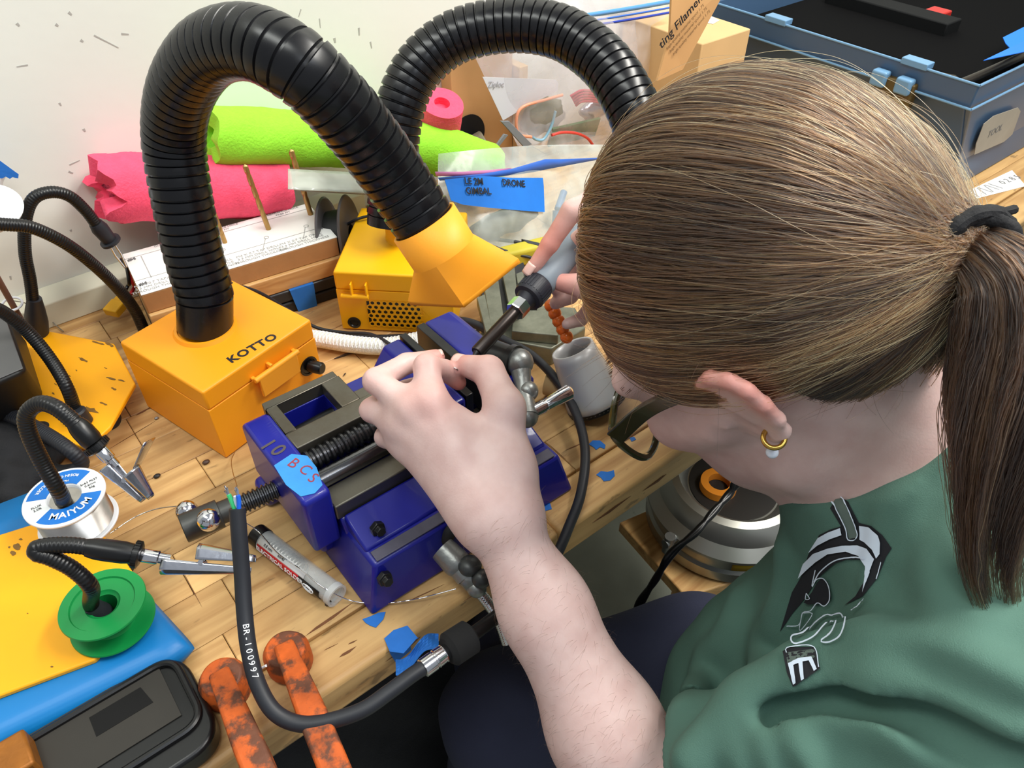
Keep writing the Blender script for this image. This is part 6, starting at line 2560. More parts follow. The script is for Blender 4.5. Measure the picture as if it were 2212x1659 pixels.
mx_.inputs[7].default_value = lin((214, 128, 114))
nt.links.new(mx_.outputs[2], bs.inputs['Base Color'])

person = thing('person', 'person in a green T-shirt and glasses bending over the vice to solder', 'person', V(0.5, -0.05, -0.75))
body = solid('body', BV, BF, M_SKIN, person, {'flush': flush})
for s, e in zip((1, -1), EYE):
    b = MB()
    b.ball(e, 0.0118, 24)
    eb = b.build('eye', mat('eye_white', (235, 230, 226), 0.2), person)
    b = MB()
    b.ball(e + HF * 0.0072 - HU * 0.002, 0.0058, 16, scale=(1, 1, 1))
    b.build('iris', mat('iris_brown', (70, 46, 30), 0.15), eb)


def trace(fn, px, py, t0=0.2, t1=1.4, it=90):
    r = ray(px, py)
    L = np.linalg.norm(r)
    t = t0
    for _ in range(it):
        d = float(fn((CAM + r * t)[None])[0])
        if d < 0.0003:
            break
        t += max(d * 0.7, 0.0003) / L
        if t > t1:
            return None
    return CAM + r * t


# finger nails
def nail(tip, prev, nrm, w, l, parent):
    a = unit(np.asarray(tip) - prev)
    n = unit(nrm - a * (nrm @ a))
    s = np.cross(a, n)
    c = np.asarray(tip)

    def fn(i, j):
        x = (i - 0.5) * 2
        y = j
        hw = w * (1 - 0.25 * abs(y - 0.5) ** 2)
        q = c + a * (y - 0.35) * l + s * x * hw * 0.9 + n * (w * 1.06 * math.sqrt(max(0.05, 1 - (0.86 * x) ** 2)))
        return q
    b = MB()
    b.grid(fn, 8, 6)
    return b.build('fingernail', mat('nail', (236, 196, 186), 0.25), parent, solid=0.0004)


nail(FING['t'][2], FING['t'][1], unit(-CR[2] - CR[1] * 0.9), 0.0070, 0.0115, person)
nail(FING['m'][3] - unit(FING['m'][3] - FING['m'][2]) * 0.001, FING['m'][2], unit(-CR[2] * 0.5 - CR[1] * 1.0), 0.0050, 0.0075, person)
nail(RF['i'][3], RF['i'][2], unit(-CR[2] - CR[0] * 0.6 - CR[1] * 0.5), 0.0056, 0.010, person)

# ------------------------------------------------------------------ hair
TIE = D(2083, 545, 0.362)
HP = [('e', H(-0.010, 0.042, -0.011), V(0.104, 0.113, 0.093), HB, None, 0.01),
      ('c', H(-0.060, 0.045, 0), TIE, 0.066, 0.013, 0.03)]


def hair_raw(p):
    return eval_prims(HP, p)


def hairline(p):
    """positive on the face side"""
    q = (p - HC) @ HB
    f, u = q[:, 0], q[:, 1]
    lim = np.interp(f, [-0.12, -0.10, -0.08, -0.062, -0.05, -0.044, -0.034, -0.02, -0.007, 0.0024, 0.0274, 0.05, 0.07, 0.085, 0.1],
                    [0.0, -0.003, -0.014, -0.010, 0.004, 0.022, 0.039, 0.0475, 0.0455, 0.040, 0.034, 0.036, 0.046, 0.058, 0.068])
    return (lim - u) * 0.75


def hair_fn(p):
    a = hair_raw(p)
    c = hairline(p)
    near = np.linalg.norm(p - TIE, axis=1)
    c = np.minimum(c, near - 0.03)
    k = 0.008
    h = np.maximum(k - np.abs(a - c), 0) / k
    return np.maximum(a, c) + h * h * k * 0.25


lo_ = np.minimum(HC, TIE) - 0.16
hi_ = np.maximum(HC, TIE) + 0.16
HV, HFc = mesh_sdf(hair_fn, lo_, hi_, 0.0026, slack=1.6)
M_CAP = mat('hair_base', (52, 36, 27), 0.55, var=0.3, vscale=300)
hair = solid('hair', HV, HFc, M_CAP, person)

# ponytail core
PT = [TIE, D(2130, 560, 0.350), D(2180, 620, 0.344), D(2192, 760, 0.348), D(2165, 950, 0.354), D(2140, 1110, 0.360), D(2135, 1230, 0.364)]
ptc = spline(PT, 60)
b = MB()
b.sweep(ptc[:50], [0.008 + 0.006 * math.sin(min(1, i / 26) * math.pi / 2) - 0.012 * max(0, (i - 30) / 20) for i in range(50)], 20)
pony = b.build('ponytail', M_CAP, hair)


def hair_mat():
    m = bpy.data.materials.new('hair_strand')
    m.use_nodes = True
    nt = m.node_tree
    nt.nodes.remove(nt.nodes['Principled BSDF'])
    N, L = nt.nodes.new, nt.links.new
    h = N('ShaderNodeBsdfHairPrincipled')
    h.parametrization = 'COLOR'
    h.inputs['Roughness'].default_value = 0.34
    h.inputs['Radial Roughness'].default_value = 0.5
    h.inputs['Random Roughness'].default_value = 0.3
    at = N('ShaderNodeAttribute')
    at.attribute_name = 'tone'
    r = N('ShaderNodeValToRGB')
    e = r.color_ramp.elements
    e[0].position, e[0].color = 0.0, lin((24, 16, 13))
    e[1].position, e[1].color = 1.0, lin((232, 182, 106))
    x = e.new(0.45)
    x.color = lin((70, 47, 31))
    x = e.new(0.75)
    x.color = lin((142, 98, 56))
    L(at.outputs['Fac'], r.inputs['Fac'])
    L(r.outputs['Color'], h.inputs['Color'])
    L(h.outputs[0], nt.nodes['Material Output'].inputs['Surface'])
    return m


M_HAIR = hair_mat()


def hair_curves(name, P_, rad, tone, parent, m):
    """P_: (strands, points, 3)"""
    n, k = P_.shape[:2]
    hc = bpy.data.hair_curves.new(name)
    hc.add_curves([k] * n)
    hc.points.foreach_set('position', P_.astype(np.float32).ravel())
    hc.points.foreach_set('radius', np.broadcast_to(rad, (n, k)).astype(np.float32).ravel())
    tone = np.asarray(tone)
    if tone.ndim == 1:
        tone = np.repeat(tone[:, None], k, axis=1)
    a = hc.attributes.new('tone', 'FLOAT', 'POINT')
    a.data.foreach_set('value', tone.astype(np.float32).ravel())
    hc.materials.append(m)
    o = bpy.data.objects.new(name, hc)
    COL.objects.link(o)
    adopt(o, parent)
    o['kind'] = 'stuff'
    return o


def grad(fn, p, e=0.0015):
    g = np.zeros_like(p)
    for i in range(3):
        d = np.zeros(3)
        d[i] = e
        g[:, i] = fn(p + d) - fn(p - d)
    return g / np.maximum(np.linalg.norm(g, axis=1), 1e-9)[:, None]


NS, NP = 9000, 22
# roots: along the hairline rim mostly, some over the scalp
hv_line = np.abs(hairline(HV)) < 0.006
surf = np.abs(hair_raw(HV)) < 0.002
rim = HV[surf & (hairline(HV) > -0.010)]
top = HV[surf & (hairline(HV) < -0.008) & (np.linalg.norm(HV - TIE, axis=1) > 0.05)]
i1 = rng.integers(0, len(rim), int(NS * 0.55))
i2 = rng.integers(0, len(top), NS - len(i1))
p = np.vstack([rim[i1], top[i2]]) + rng.normal(0, 0.001, (NS, 3))
# locks: neighbouring strands share a lift and a tone
q0 = (p - HC) @ HB
lockang = np.arctan2(q0[:, 2], q0[:, 1] - 0.03)
lock = np.sin(lockang * 23 + 4 * np.sin(lockang * 5)) * 0.5 + np.sin(lockang * 61 + 2) * 0.3 + 0.35 * np.sin(lockang * 140)
lift = 0.0012 + 0.0016 * np.clip(lock, -1, 1) + np.abs(rng.normal(0, 0.0009, NS))
targ = TIE + rng.normal(0, 0.0042, (NS, 3))
path = np.zeros((NS, NP, 3))
wob = rng.normal(0, 1, (NS, 2)) * 0.006
cur = p.copy()
for k in range(NP):
    t = k / (NP - 1)
    g = grad(hair_raw, cur)
    d = hair_raw(cur)
    cur = cur - g * (d - lift * np.sin(min(1, t * 3) * math.pi / 2) * (1 - 0.7 * t))[:, None]
    path[:, k] = cur
    v = targ - cur
    dist = np.linalg.norm(v, axis=1)
    v = v - g * (v * g).sum(1)[:, None] * (dist > 0.03)[:, None]
    v /= np.maximum(np.linalg.norm(v, axis=1), 1e-9)[:, None]
    sv = np.cross(g, v)
    v = v + sv * (wob[:, :1] * 30 * math.cos(t * 3 + 0.5))
    rem = max(1, NP - 1 - k)
    cur = cur + v * (dist / rem)[:, None]
path[:, -1] = targ
big = np.sin(lockang * 9 + 1.0) * 0.5 + np.sin(lockang * 17 + 3 * np.sin(lockang * 3)) * 0.5
tone = 0.20 + 0.20 * lock + 0.20 * big + rng.normal(0, 0.13, NS) + 0.42 * (rng.random(NS) > 0.92)
tone = np.clip(tone[:, None] + 0.22 * (np.linspace(0, 1, NP)[None] - 0.4), 0, 1)
rad = np.concatenate([[0.00009], np.full(NP - 2, 0.00019), [0.00017]])
hair_curves('hair_strands', path, rad, tone, hair, M_HAIR)
# flyaways
NF = 420
pk = rng.integers(0, NS, NF)
fp = path[pk].copy()
t = np.linspace(0, 1, NP)
am_ = np.abs(rng.normal(0, 0.0038, NF)) + 0.001
nrm = grad(hair_raw, fp[:, 8])
ph = rng.random(NF) * 6
fp += nrm[:, None, :] * (am_[:, None] * np.sin(t * math.pi) ** 1.3)[:, :, None]
fp += np.cross(nrm, unit(TIE - HC))[:, None, :] * (0.004 * rng.normal(0, 1, NF)[:, None] * np.sin(t * 4 + ph[:, None]) * np.sin(t * math.pi))[:, :, None]
hair_curves('flyaway_strands', fp, np.full(NP, 0.00009), np.clip(rng.normal(0.75, 0.2, NF), 0, 1), hair, M_HAIR)
# short fuzz at the forehead hairline and by the ear
NZ = 260
zz = rim[rng.integers(0, len(rim), NZ)]
g = grad(hair_raw, zz)
fr = np.zeros((NZ, 8, 3))
dr = unit(HF) * 0.6 + rng.normal(0, 0.5, (NZ, 3)) + g * 0.5
dr /= np.linalg.norm(dr, axis=1)[:, None]
cv = rng.normal(0, 0.5, (NZ, 3))
ln_ = 0.008 + 0.02 * rng.random(NZ)
for k in range(8):
    tt_ = k / 7
    fr[:, k] = zz + (dr * tt_ + cv * tt_ * tt_ * 0.8) * ln_[:, None]
hair_curves('hairline_fuzz', fr, np.linspace(0.0001, 0.00003, 8), np.clip(rng.normal(0.3, 0.2, NZ), 0, 1), hair, M_HAIR)

# ponytail strands
NPn, NK = 5200, 20
gp_ = spline(PT + [D(2150, 1300, 0.366)], 200)
tg_ = np.gradient(gp_, axis=0)
tg_ /= np.linalg.norm(tg_, axis=1)[:, None]
ang = rng.random(NPn) * 2 * math.pi
rr_ = np.sqrt(rng.random(NPn))
clump = np.sin(ang * 5) * 0.35
lens = np.clip(0.80 + 0.12 * np.sin(ang * 3 + 1) + rng.normal(0, 0.07, NPn), 0.45, 1.0)
pp_ = np.zeros((NPn, NK, 3))
for k in range(NK):
    t = k / (NK - 1)
    idx = np.clip((t * lens * 199).astype(int), 0, 199)
    c = gp_[idx]
    ta_ = tg_[idx]
    nn = np.cross(ta_, CR[2])
    nn /= np.maximum(np.linalg.norm(nn, axis=1), 1e-6)[:, None]
    bb_ = np.cross(ta_, nn)
    w = 0.010 + 0.017 * math.sin(min(1.0, t * 2.0) * math.pi / 2) - 0.014 * max(0, t - 0.62) / 0.38
    wv = (rr_ * w)[:, None]
    pp_[:, k] = c + nn * (np.cos(ang + 0.5 * t + clump * t))[:, None] * wv + bb_ * np.sin(ang + 0.5 * t)[:, None] * wv * 0.8 + rng.normal(0, 0.0004, (NPn, 3))
tone2 = np.clip(0.16 + 0.15 * np.sin(ang * 9) + rng.normal(0, 0.14, NPn), 0, 1)
hair_curves('ponytail_strands', pp_, np.linspace(0.00026, 0.0001, NK), tone2, hair, M_HAIR)
# nape strands rising to the tie from below
NN = 900
na = rng.random(NN)
st_ = np.array([D(1960 + 110 * a + rng.normal(0, 12), 790 - 40 * a + rng.normal(0, 18), 0.405 - 0.02 * a + rng.normal(0, 0.004)) for a in na])
pth = np.zeros((NN, 10, 3))
for k in range(10):
    t = k / 9
    q = st_ * (1 - t) + (TIE + rng.normal(0, 0.004, (NN, 3))) * t
    pth[:, k] = q + (-CR[2] * 0.6 + CR[0] * 0.2) * 0.012 * math.sin(t * math.pi)
hair_curves('nape_strands', pth, np.full(10, 0.00018), np.clip(rng.normal(0.12, 0.12, NN), 0, 1), hair, M_HAIR)

# hair tie
b = MB()
tax = unit(ptc[4] - TIE)
_, n_, b_ = frame(tax)
tc_ = TIE + tax * 0.004
for k, (off, rr, tl) in enumerate(((-0.0065, 0.0158, 0.15), (-0.001, 0.0172, -0.1), (0.0050, 0.0168, 0.2), (0.0015, 0.0190, -0.9))):
    lp = []
    for a in np.linspace(0, 2 * math.pi, 44):
        lp.append(tc_ + tax * (off + 0.003 * math.sin(a + k) * (1 + tl * 2)) + (n_ * math.cos(a) + b_ * math.sin(a)) * rr)
    b.sweep(lp, [0.0041 + 0.0005 * math.sin(i * 1.7) for i in range(44)], 10, caps=False)
b.build('hair_tie', mat('tie_black', (15, 15, 19), 0.8, var=0.3, vscale=400, bump=0.6, bscale=500), hair)
b = MB()
e0 = TIE + (D(2140, 470, 0.355) - D(2085, 535, 0.355))
b.sweep(spline([TIE - CR[1] * 0.012, D(2130, 455, 0.358), D(2165, 458, 0.36), D(2192, 452, 0.362)], 20), [0.0028] * 14 + [0.0022] * 6, 8)
b.build('tie_end', MATS['tie_black'], hair)

# eyebrow
b = MB()
nb = 60
eb_ = np.zeros((nb, 5, 3))
for k in range(nb):
    a = rng.random()
    s0 = H(0.094 - 0.030 * a * a, 0.030 + 0.004 * rng.random() - 0.006 * a * a, 0.016 + 0.042 * a)
    for j in range(5):
        eb_[k, j] = s0 + HLft * 0.0018 * j + HU * 0.0006 * j + HF * 0.0004
hair_curves('eyebrow', eb_, np.linspace(0.0003, 0.0001, 5), np.full(nb, 0.05), person, M_HAIR)

# fine dark hair on the forearm
sel = np.nonzero(((BV - WL) @ unit(EL - WL) > 0.0) & ((BV - WL) @ unit(EL - WL) < 0.26) & (np.linalg.norm(np.cross(BV - WL, unit(EL - WL)), axis=1) < 0.05))[0]
NA = 1500
ai = sel[rng.integers(0, len(sel), NA)]
ap = BV[ai]
ag = grad(body_fn, ap)
along = unit(EL - WL)
dd = -hx * 0.9 + along * 0.45 + rng.normal(0, 0.25, (NA, 3))
dd = dd - ag * (dd * ag).sum(1)[:, None] + ag * 0.22
dd /= np.linalg.norm(dd, axis=1)[:, None]
al_ = 0.004 + 0.006 * rng.random(NA)
af = np.zeros((NA, 5, 3))
for k in range(5):
    t = k / 4
    af[:, k] = ap + dd * (al_ * t)[:, None] + along * (al_ * 0.3 * t * t)[:, None] - ag * (al_ * 0.15 * t * t)[:, None]
hair_curves('arm_hair', af, np.linspace(0.00004, 0.000015, 5), np.clip(rng.normal(0.25, 0.1, NA), 0, 1), person, M_HAIR)

# ------------------------------------------------------------------ glasses
M_GLS = mat('olive_acetate', (58, 58, 30), 0.18, trans=0.35, var=0.2, vscale=90, coat=0.3)
gl_f, gl_u = 0.109, -0.004


def rim_loop(s):
    c = [(0.000, 0.066), (-0.018, 0.064), (-0.036, 0.054), (-0.043, 0.038), (-0.040, 0.022), (-0.026, 0.013), (-0.008, 0.011), (0.004, 0.018), (0.006, 0.036), (0.004, 0.054)]
    return [H(gl_f - 0.012 * (abs(l) / 0.066) ** 2, gl_u + u, s * l) for u, l in c]


glasses = MB()
for s in (1, -1):
    lp = spline(rim_loop(s), 70, closed=True)
    glasses.sweep(lp, 0.0026, 10, caps=False, closed=False)
glasses.sweep(spline([H(gl_f, gl_u - 0.002, 0.012), H(gl_f + 0.003, gl_u + 0.002, 0), H(gl_f, gl_u - 0.002, -0.012)], 12), 0.0026, 10)
gls = glasses.build('glasses', M_GLS, person)
for s in (1, -1):
    lp = spline(rim_loop(s), 48, closed=True)[:-1]
    cc_ = lp.mean(0)
    b = MB()
    n = len(lp)
    b.add([cc_ + HF * 0.001] + list(lp), [(0, 1 + i, 1 + (i + 1) % n) for i in range(n)])
    b.build('lens', film('lens_film', (235, 238, 240), 0.10, 0.03), gls)
    g = (lambda p: p) if s == 1 else mirror
    p0, p1, p2 = H(gl_f - 0.012, gl_u - 0.002, 0.066), on_L(1400, 884, 0.074), on_L(1490, 848, 0.076)
    p3 = on_L(1530, 850, 0.074)
    tp_ = spline([g(p0), g(p1), g(p2), g(p3)], 40)
    b = MB()
    v, f = [], []
    for i, q in enumerate(tp_):
        t_ = unit(tp_[min(i + 1, 39)] - tp_[max(i - 1, 0)])
        sd_ = HLft * s
        up_ = unit(np.cross(t_, sd_))
        if up_ @ HU < 0:
            up_ = -up_
        hgt = 0.0060 - 0.0020 * i / 39
        wdt = 0.0022
        for (x, z) in ((-1, -1), (1, -1), (1, 1), (-1, 1)):
            v.append(q + sd_ * x * wdt + up_ * z * hgt)
    for i in range(39):
        for j in range(4):
            k = (j + 1) % 4
            f.append((i * 4 + j, i * 4 + k, i * 4 + 4 + k, i * 4 + 4 + j))
    f += [(0, 1, 2, 3), (156, 157, 158, 159)]
    b.add(v, f)
    b.build('temple', M_GLS, gls, bevel=0.001)

# earring
M_GOLD = mat('gold', (200, 160, 80), 0.2, 1.0)
eo = on_L(1672, 946, 0.084)
b = MB()
ea, en, eb2 = frame(unit(CR[2] * 0.8 + CR[1] * 0.3 + CR[0] * 0.2))
b.sweep([eo + (en * math.cos(a) + eb2 * math.sin(a)) * 0.0054 for a in np.linspace(0, 2 * math.pi, 40)], 0.0014, 12, caps=False)
er = b.build('earring', M_GOLD, person)
b = MB()
b.ball(on_L(1668, 977, 0.086), 0.0034, 20)
b.build('pearl', mat('pearl', (214, 222, 236), 0.18, coat=0.6), er)

# ------------------------------------------------------------------ T-shirt
SP = []
NAX = unit(H(-0.028, -0.045, 0) - Nk)


def scone(a, b, ra, rb, k=0.03):
    SP.append(('c', np.asarray(a), np.asarray(b), ra, rb, k))


scone(SL, Nk - V(0, 0, 0.012), 0.060, 0.058, 0.03)
scone(SR, Nk - V(0, 0, 0.012), 0.060, 0.058, 0.04)
scone(Nk - NAX * 0.01, Nk + NAX * 0.05, 0.063, 0.0615, 0.02)
scone(Nk - V(0, 0, 0.035), D(2000, 1330, 0.53), 0.066, 0.086, 0.04)
scone(D(2000, 1330, 0.53), D(1770, 1570, 0.63), 0.086, 0.105, 0.05)
scone(D(1812, 1375, 0.60), D(1640, 1530, 0.665), 0.074, 0.078, 0.04)
scone(D(1770, 1570, 0.63), D(1850, 1800, 0.74), 0.105, 0.115, 0.05)
scone(SL, SL + (EL - SL) * 0.78, 0.066, 0.056, 0.035)
scone(SR, SR + (ER - SR) * 0.75, 0.062, 0.054, 0.035)


def shirt_base(p):
    return eval_prims(SP, p)


FOLDS = []


def fold(pts, r, k=0.012, sink=0.1):
    q = []
    for x, y in pts:
        s = trace(shirt_base, x, y)
        if s is not None:
            q.append(s + unit(s - CAM) * r * sink)
    if len(q) > 1:
        sp_ = spline(q, max(6, len(q) * 3))
        n = len(sp_)
        segs = []
        for i in range(n - 1):
            t0, t1 = i / (n - 1), (i + 1) / (n - 1)
            segs.append((sp_[i], sp_[i + 1], r * (0.45 + 0.55 * math.sin(math.pi * min(1, 0.15 + t0))), r * (0.45 + 0.55 * math.sin(math.pi * min(1, 0.15 + t1)))))
        FOLDS.append((segs, k))


fold([(1500, 1640), (1590, 1545), (1690, 1480), (1800, 1420), (1920, 1392), (2040, 1402), (2140, 1440), (2230, 1490)], 0.018, 0.014, -0.25)
fold([(1600, 1560), (1700, 1495), (1800, 1472), (1920, 1478), (2040, 1515), (2140, 1560), (2230, 1590)], 0.014, 0.010, -0.2)
fold([(1770, 1552), (1820, 1545), (1900, 1560), (2010, 1600), (2120, 1650)], 0.012, 0.014)
fold([(1690, 1540), (1712, 1585), (1740, 1635), (1760, 1690)], 0.010, 0.008, -0.3)
fold([(1640, 1550), (1662, 1610), (1680, 1690)], 0.010, 0.008, -0.3)
fold([(1590, 1575), (1600, 1630), (1610, 1690)], 0.009, 0.008, -0.2)
fold([(1935, 1050), (1915, 1110), (1900, 1180), (1880, 1260)], 0.006, 0.01)
fold([(1968, 1062), (1950, 1120), (1935, 1200)], 0.005, 0.008)
fold([(1600, 1300), (1570, 1380), (1520, 1470), (1470, 1540)], 0.012, 0.02)
fold([(1700, 1200), (1690, 1320), (1650, 1420), (1600, 1520)], 0.010, 0.02)
fold([(2070, 1120), (2040, 1200), (2050, 1290), (2120, 1340)], 0.010, 0.02)
VALLEY = []
for pts, r in (([(1672, 1548), (1740, 1522), (1830, 1514), (1920, 1532), (2010, 1568), (2120, 1625), (2230, 1680)], 0.0075),):
    q = [trace(shirt_base, x, y) for x, y in pts]
    q = spline([a for a in q if a is not None], 14)
    VALLEY.append([(q[i], q[i + 1], r) for i in range(13)])
ARM_DIR = unit(EL - SL)
CUFF = SL + (EL - SL) * 0.80
HEMP = D(1480, 1560, 0.66)


def shirt_fn(p):
    d = eval_prims(SP, p)
    for segs, k in FOLDS:
        x = np.full(len(p), 1.0)
        for a, b_, ra, rb in segs:
            m = np.minimum(np.linalg.norm(p - a, axis=1), np.linalg.norm(p - b_, axis=1)) < ra + 0.06
            if m.any():
                x[m] = np.minimum(x[m], sd_cone(p[m], a, b_, ra, rb))
        d = smin(d, x, k)
    for segs in VALLEY:
        x = np.full(len(p), 1.0)
        for a, b_, r in segs:
            m = np.minimum(np.linalg.norm(p - a, axis=1), np.linalg.norm(p - b_, axis=1)) < r + 0.05
            if m.any():
                x[m] = np.minimum(x[m], sd_cone(p[m], a, b_, r, r))
        d = -smin(-d, x, 0.012)
    # neck opening and sleeve ends
    nk = (p - (Nk + NAX * 0.036)) @ NAX
    d = np.maximum(d, np.where(np.linalg.norm(p - Nk, axis=1) < 0.16, nk, -1))
    cu = (p - CUFF) @ ARM_DIR
    d = np.maximum(d, np.where(sd_cone(p, CUFF, EL, 0.074, 0.074) < 0, cu, -1))
    return d + 0.0012 * np.sin(p[:, 0] * 90 + p[:, 2] * 70) * np.sin(p[:, 1] * 80 - p[:, 2] * 30)


spts = np.array([q[1] for q in SP] + [q[2] for q in SP])
TV, TF = mesh_sdf(shirt_fn, spts.min(0) - 0.13, spts.max(0) + 0.13, 0.0032, slack=1.6)
TV = lap_smooth(TV, TF, 3, 0.5)
M_SHIRT = mat('green_cotton', (78, 112, 100), 0.9, var=0.05, vscale=30, bump=0.35, bscale=1500)
shirt = solid('t_shirt', TV, TF, M_SHIRT, person)
bvh = BVHTree.FromPolygons([Vector(v) for v in TV], [tuple(f) for f in TF])

M_PW = mat('print_pale', (206, 220, 236), 0.7)
M_PK = mat('print_black', (26, 28, 34), 0.75)
M_PG = mat('print_grey', (86, 100, 94), 0.8)


def on_shirt(px, py, lift):
    r = unit(ray(px, py))
    hit = bvh.ray_cast(Vector(CAM), Vector(r))
    if hit[0] is None:
        return None
    n = np.array(hit[1])
    if n @ r > 0:
        n = -n
    return np.array(hit[0]) + n * lift


def print_poly(pts, m, lift, name='print', parent=None):
    q = [(1600 + x / 2.34, 950 + y / 2.34) for x, y in pts]
    bm = bmesh.new()
    vs_ = [bm.verts.new((x, y, 0)) for x, y in q]
    for tr_ in tessellate_polygon([[Vector((x, y, 0)) for x, y in q]]):
        bm.faces.new([vs_[i] for i in tr_])
    for _ in range(3):
        long = [e for e in bm.edges if e.calc_length() > 9]
        if not long:
            break
        bmesh.ops.subdivide_edges(bm, edges=long, cuts=1)
        bmesh.ops.triangulate(bm, faces=[f for f in bm.faces if len(f.verts) > 3])
    bm.verts.index_update()
    pos = [on_shirt(v.co.x, v.co.y, lift) for v in bm.verts]
    fs = [tuple(v.index for v in f.verts) for f in bm.faces]
    bm.free()
    fs = [f for f in fs if all(pos[i] is not None for i in f)]
    pos = [p_ if p_ is not None else V(0, 0, 0) for p_ in pos]
    used = sorted({i for f in fs for i in f})
    mp = {a: i for i, a in enumerate(used)}
    if not fs:
        return None
    b = MB().add([pos[i] for i in used], [tuple(mp[i] for i in f) for f in fs])
    return b.build(name, m, parent)


def print_line(pts, w, m, lift, parent=None):
    q = np.array([(1600 + x / 2.34, 950 + y / 2.34) for x, y in pts], float)
    q = spline(np.column_stack([q, np.zeros(len(q))]), max(8, len(q) * 5))[:, :2]
    t = np.gradient(q, axis=0)
    t /= np.maximum(np.linalg.norm(t, axis=1), 1e-6)[:, None]
    n = np.column_stack([-t[:, 1], t[:, 0]]) * w / 2
    v, f = [], []
    for i in range(len(q)):
        a, c = on_shirt(*(q[i] + n[i]), lift), on_shirt(*(q[i] - n[i]), lift)
        if a is None or c is None:
            return None
        v += [a, c]
    f = [(2 * i, 2 * i + 1, 2 * i + 3, 2 * i + 2) for i in range(len(q) - 1)]
    return MB().add(v, f).build('print', m, parent)


base = print_poly([(200, 970), (262, 770), (310, 690), (345, 580), (400, 480), (455, 452), (510, 436), (455, 345), (500, 282), (548, 318), (600, 418), (665, 436), (720, 482), (766, 548), (738, 590), (692, 700), (620, 790), (528, 838), (585, 790), (625, 720), (640, 640), (610, 606), (540, 604), (480, 624), (400, 692), (368, 740), (330, 800), (262, 880)], M_PK, 0.0006, parent=shirt)
pr = base if base is not None else shirt
for pts, m in (
        ([(352, 568), (400, 492), (450, 464), (510, 442), (518, 478), (460, 498), (398, 530)], M_PW),
        ([(608, 432), (660, 442), (702, 482), (712, 520), (710, 575), (692, 598), (672, 552), (640, 520), (612, 504)], M_PW),
        ([(300, 700), (326, 625), (376, 572), (450, 545), (520, 532), (600, 532), (650, 552), (682, 600), (655, 680), (625, 768), (636, 690), (640, 640), (608, 588), (540, 562), (450, 574), (388, 615), (340, 660)], M_PW),
        ([(500, 292), (540, 330), (588, 430), (600, 492), (556, 498), (540, 440), (492, 345), (474, 326)], M_PG),
        ([(396, 720), (420, 696), (450, 712), (462, 760), (470, 800), (440, 832), (400, 830), (350, 830), (330, 820), (370, 770)], M_PK),
        ([(220, 1080), (250, 1060), (380, 1056), (410, 1160), (340, 1205), (270, 1245), (240, 1180)], M_PK),
        ([(236, 1086), (380, 1066), (388, 1108), (244, 1136)], M_PG),
        ([(250, 1140), (300, 1116), (360, 1110), (362, 1126), (322, 1132), (330, 1208), (314, 1214), (302, 1138), (276, 1146), (288, 1226), (274, 1232)], M_PW),
        ([(346, 1112), (368, 1108), (398, 1166), (382, 1174)], M_PW)):
    print_poly(pts, m, 0.0017 if m is not M_PW or pts[0][0] not in (250, 346) else 0.0026, parent=pr)
for pts, w in (([(500, 290), (540, 328), (590, 430), (603, 494), (556, 500), (540, 440), (492, 345), (470, 324)], 2.2),
               ([(720, 612), (706, 660), (694, 702)], 2.0), ([(640, 800), (612, 846), (580, 866)], 2.0),
               ([(395, 652), (378, 740), (400, 702), (436, 696), (464, 740), (468, 806), (440, 840), (406, 822), (372, 862), (332, 872), (312, 930), (242, 934)], 2.0),
               ([(350, 772), (366, 800), (346, 802), (350, 772)], 1.6), ([(330, 872), (316, 962), (382, 880), (330, 872)], 1.8),
               ([(640, 602), (570, 592), (490, 606), (420, 660), (388, 716)], 2.6),
               ([(480, 890), (526, 880), (542, 930), (520, 1000), (462, 1035), (420, 1030), (470, 990), (495, 940), (480, 922), (440, 950), (380, 1010), (300, 1045), (270, 1040), (272, 1010), (330, 990), (400, 920), (450, 886), (480, 890)], 3.2),
               ([(242, 1090), (250, 1066), (378, 1060), (408, 1156)], 2.0)):
    print_line(pts, w, M_PW, 0.0026, parent=pr)

# ------------------------------------------------------------------ trousers
TP = []
hipL, midL, kneeL = D(1830, 1560, 0.80), D(1500, 1455, 0.775), D(1095, 1545, 0.745)
KL = kneeL
hipR, kneeR = V(0.56, -0.02, -0.36), V(0.27, 0.33, -0.31)


def trouser_fn(p):
    d = sd_cone(p, hipL, midL, 0.085, 0.076)
    d = smin(d, sd_cone(p, midL, kneeL, 0.076, 0.062), 0.02)
    d = smin(d, sd_cone(p, kneeL, kneeL + V(-0.02, 0.02, -0.38), 0.058, 0.045), 0.02)
    d = smin(d, sd_cone(p, hipR, kneeR, 0.085, 0.062), 0.02)
    d = smin(d, sd_cone(p, kneeR, kneeR + V(-0.02, 0.02, -0.34), 0.06, 0.045), 0.02)
    d = smin(d, sd_cone(p, hipR, hipL, 0.09, 0.09), 0.05)
    d = smin(d, sd_cone(p, (hipR + hipL) / 2, D(1880, 1790, 0.74), 0.1, 0.105), 0.05)
    return d + 0.0022 * np.sin(p[:, 0] * 60 + p[:, 1] * 25) * np.sin(p[:, 1] * 55 + p[:, 2] * 40)


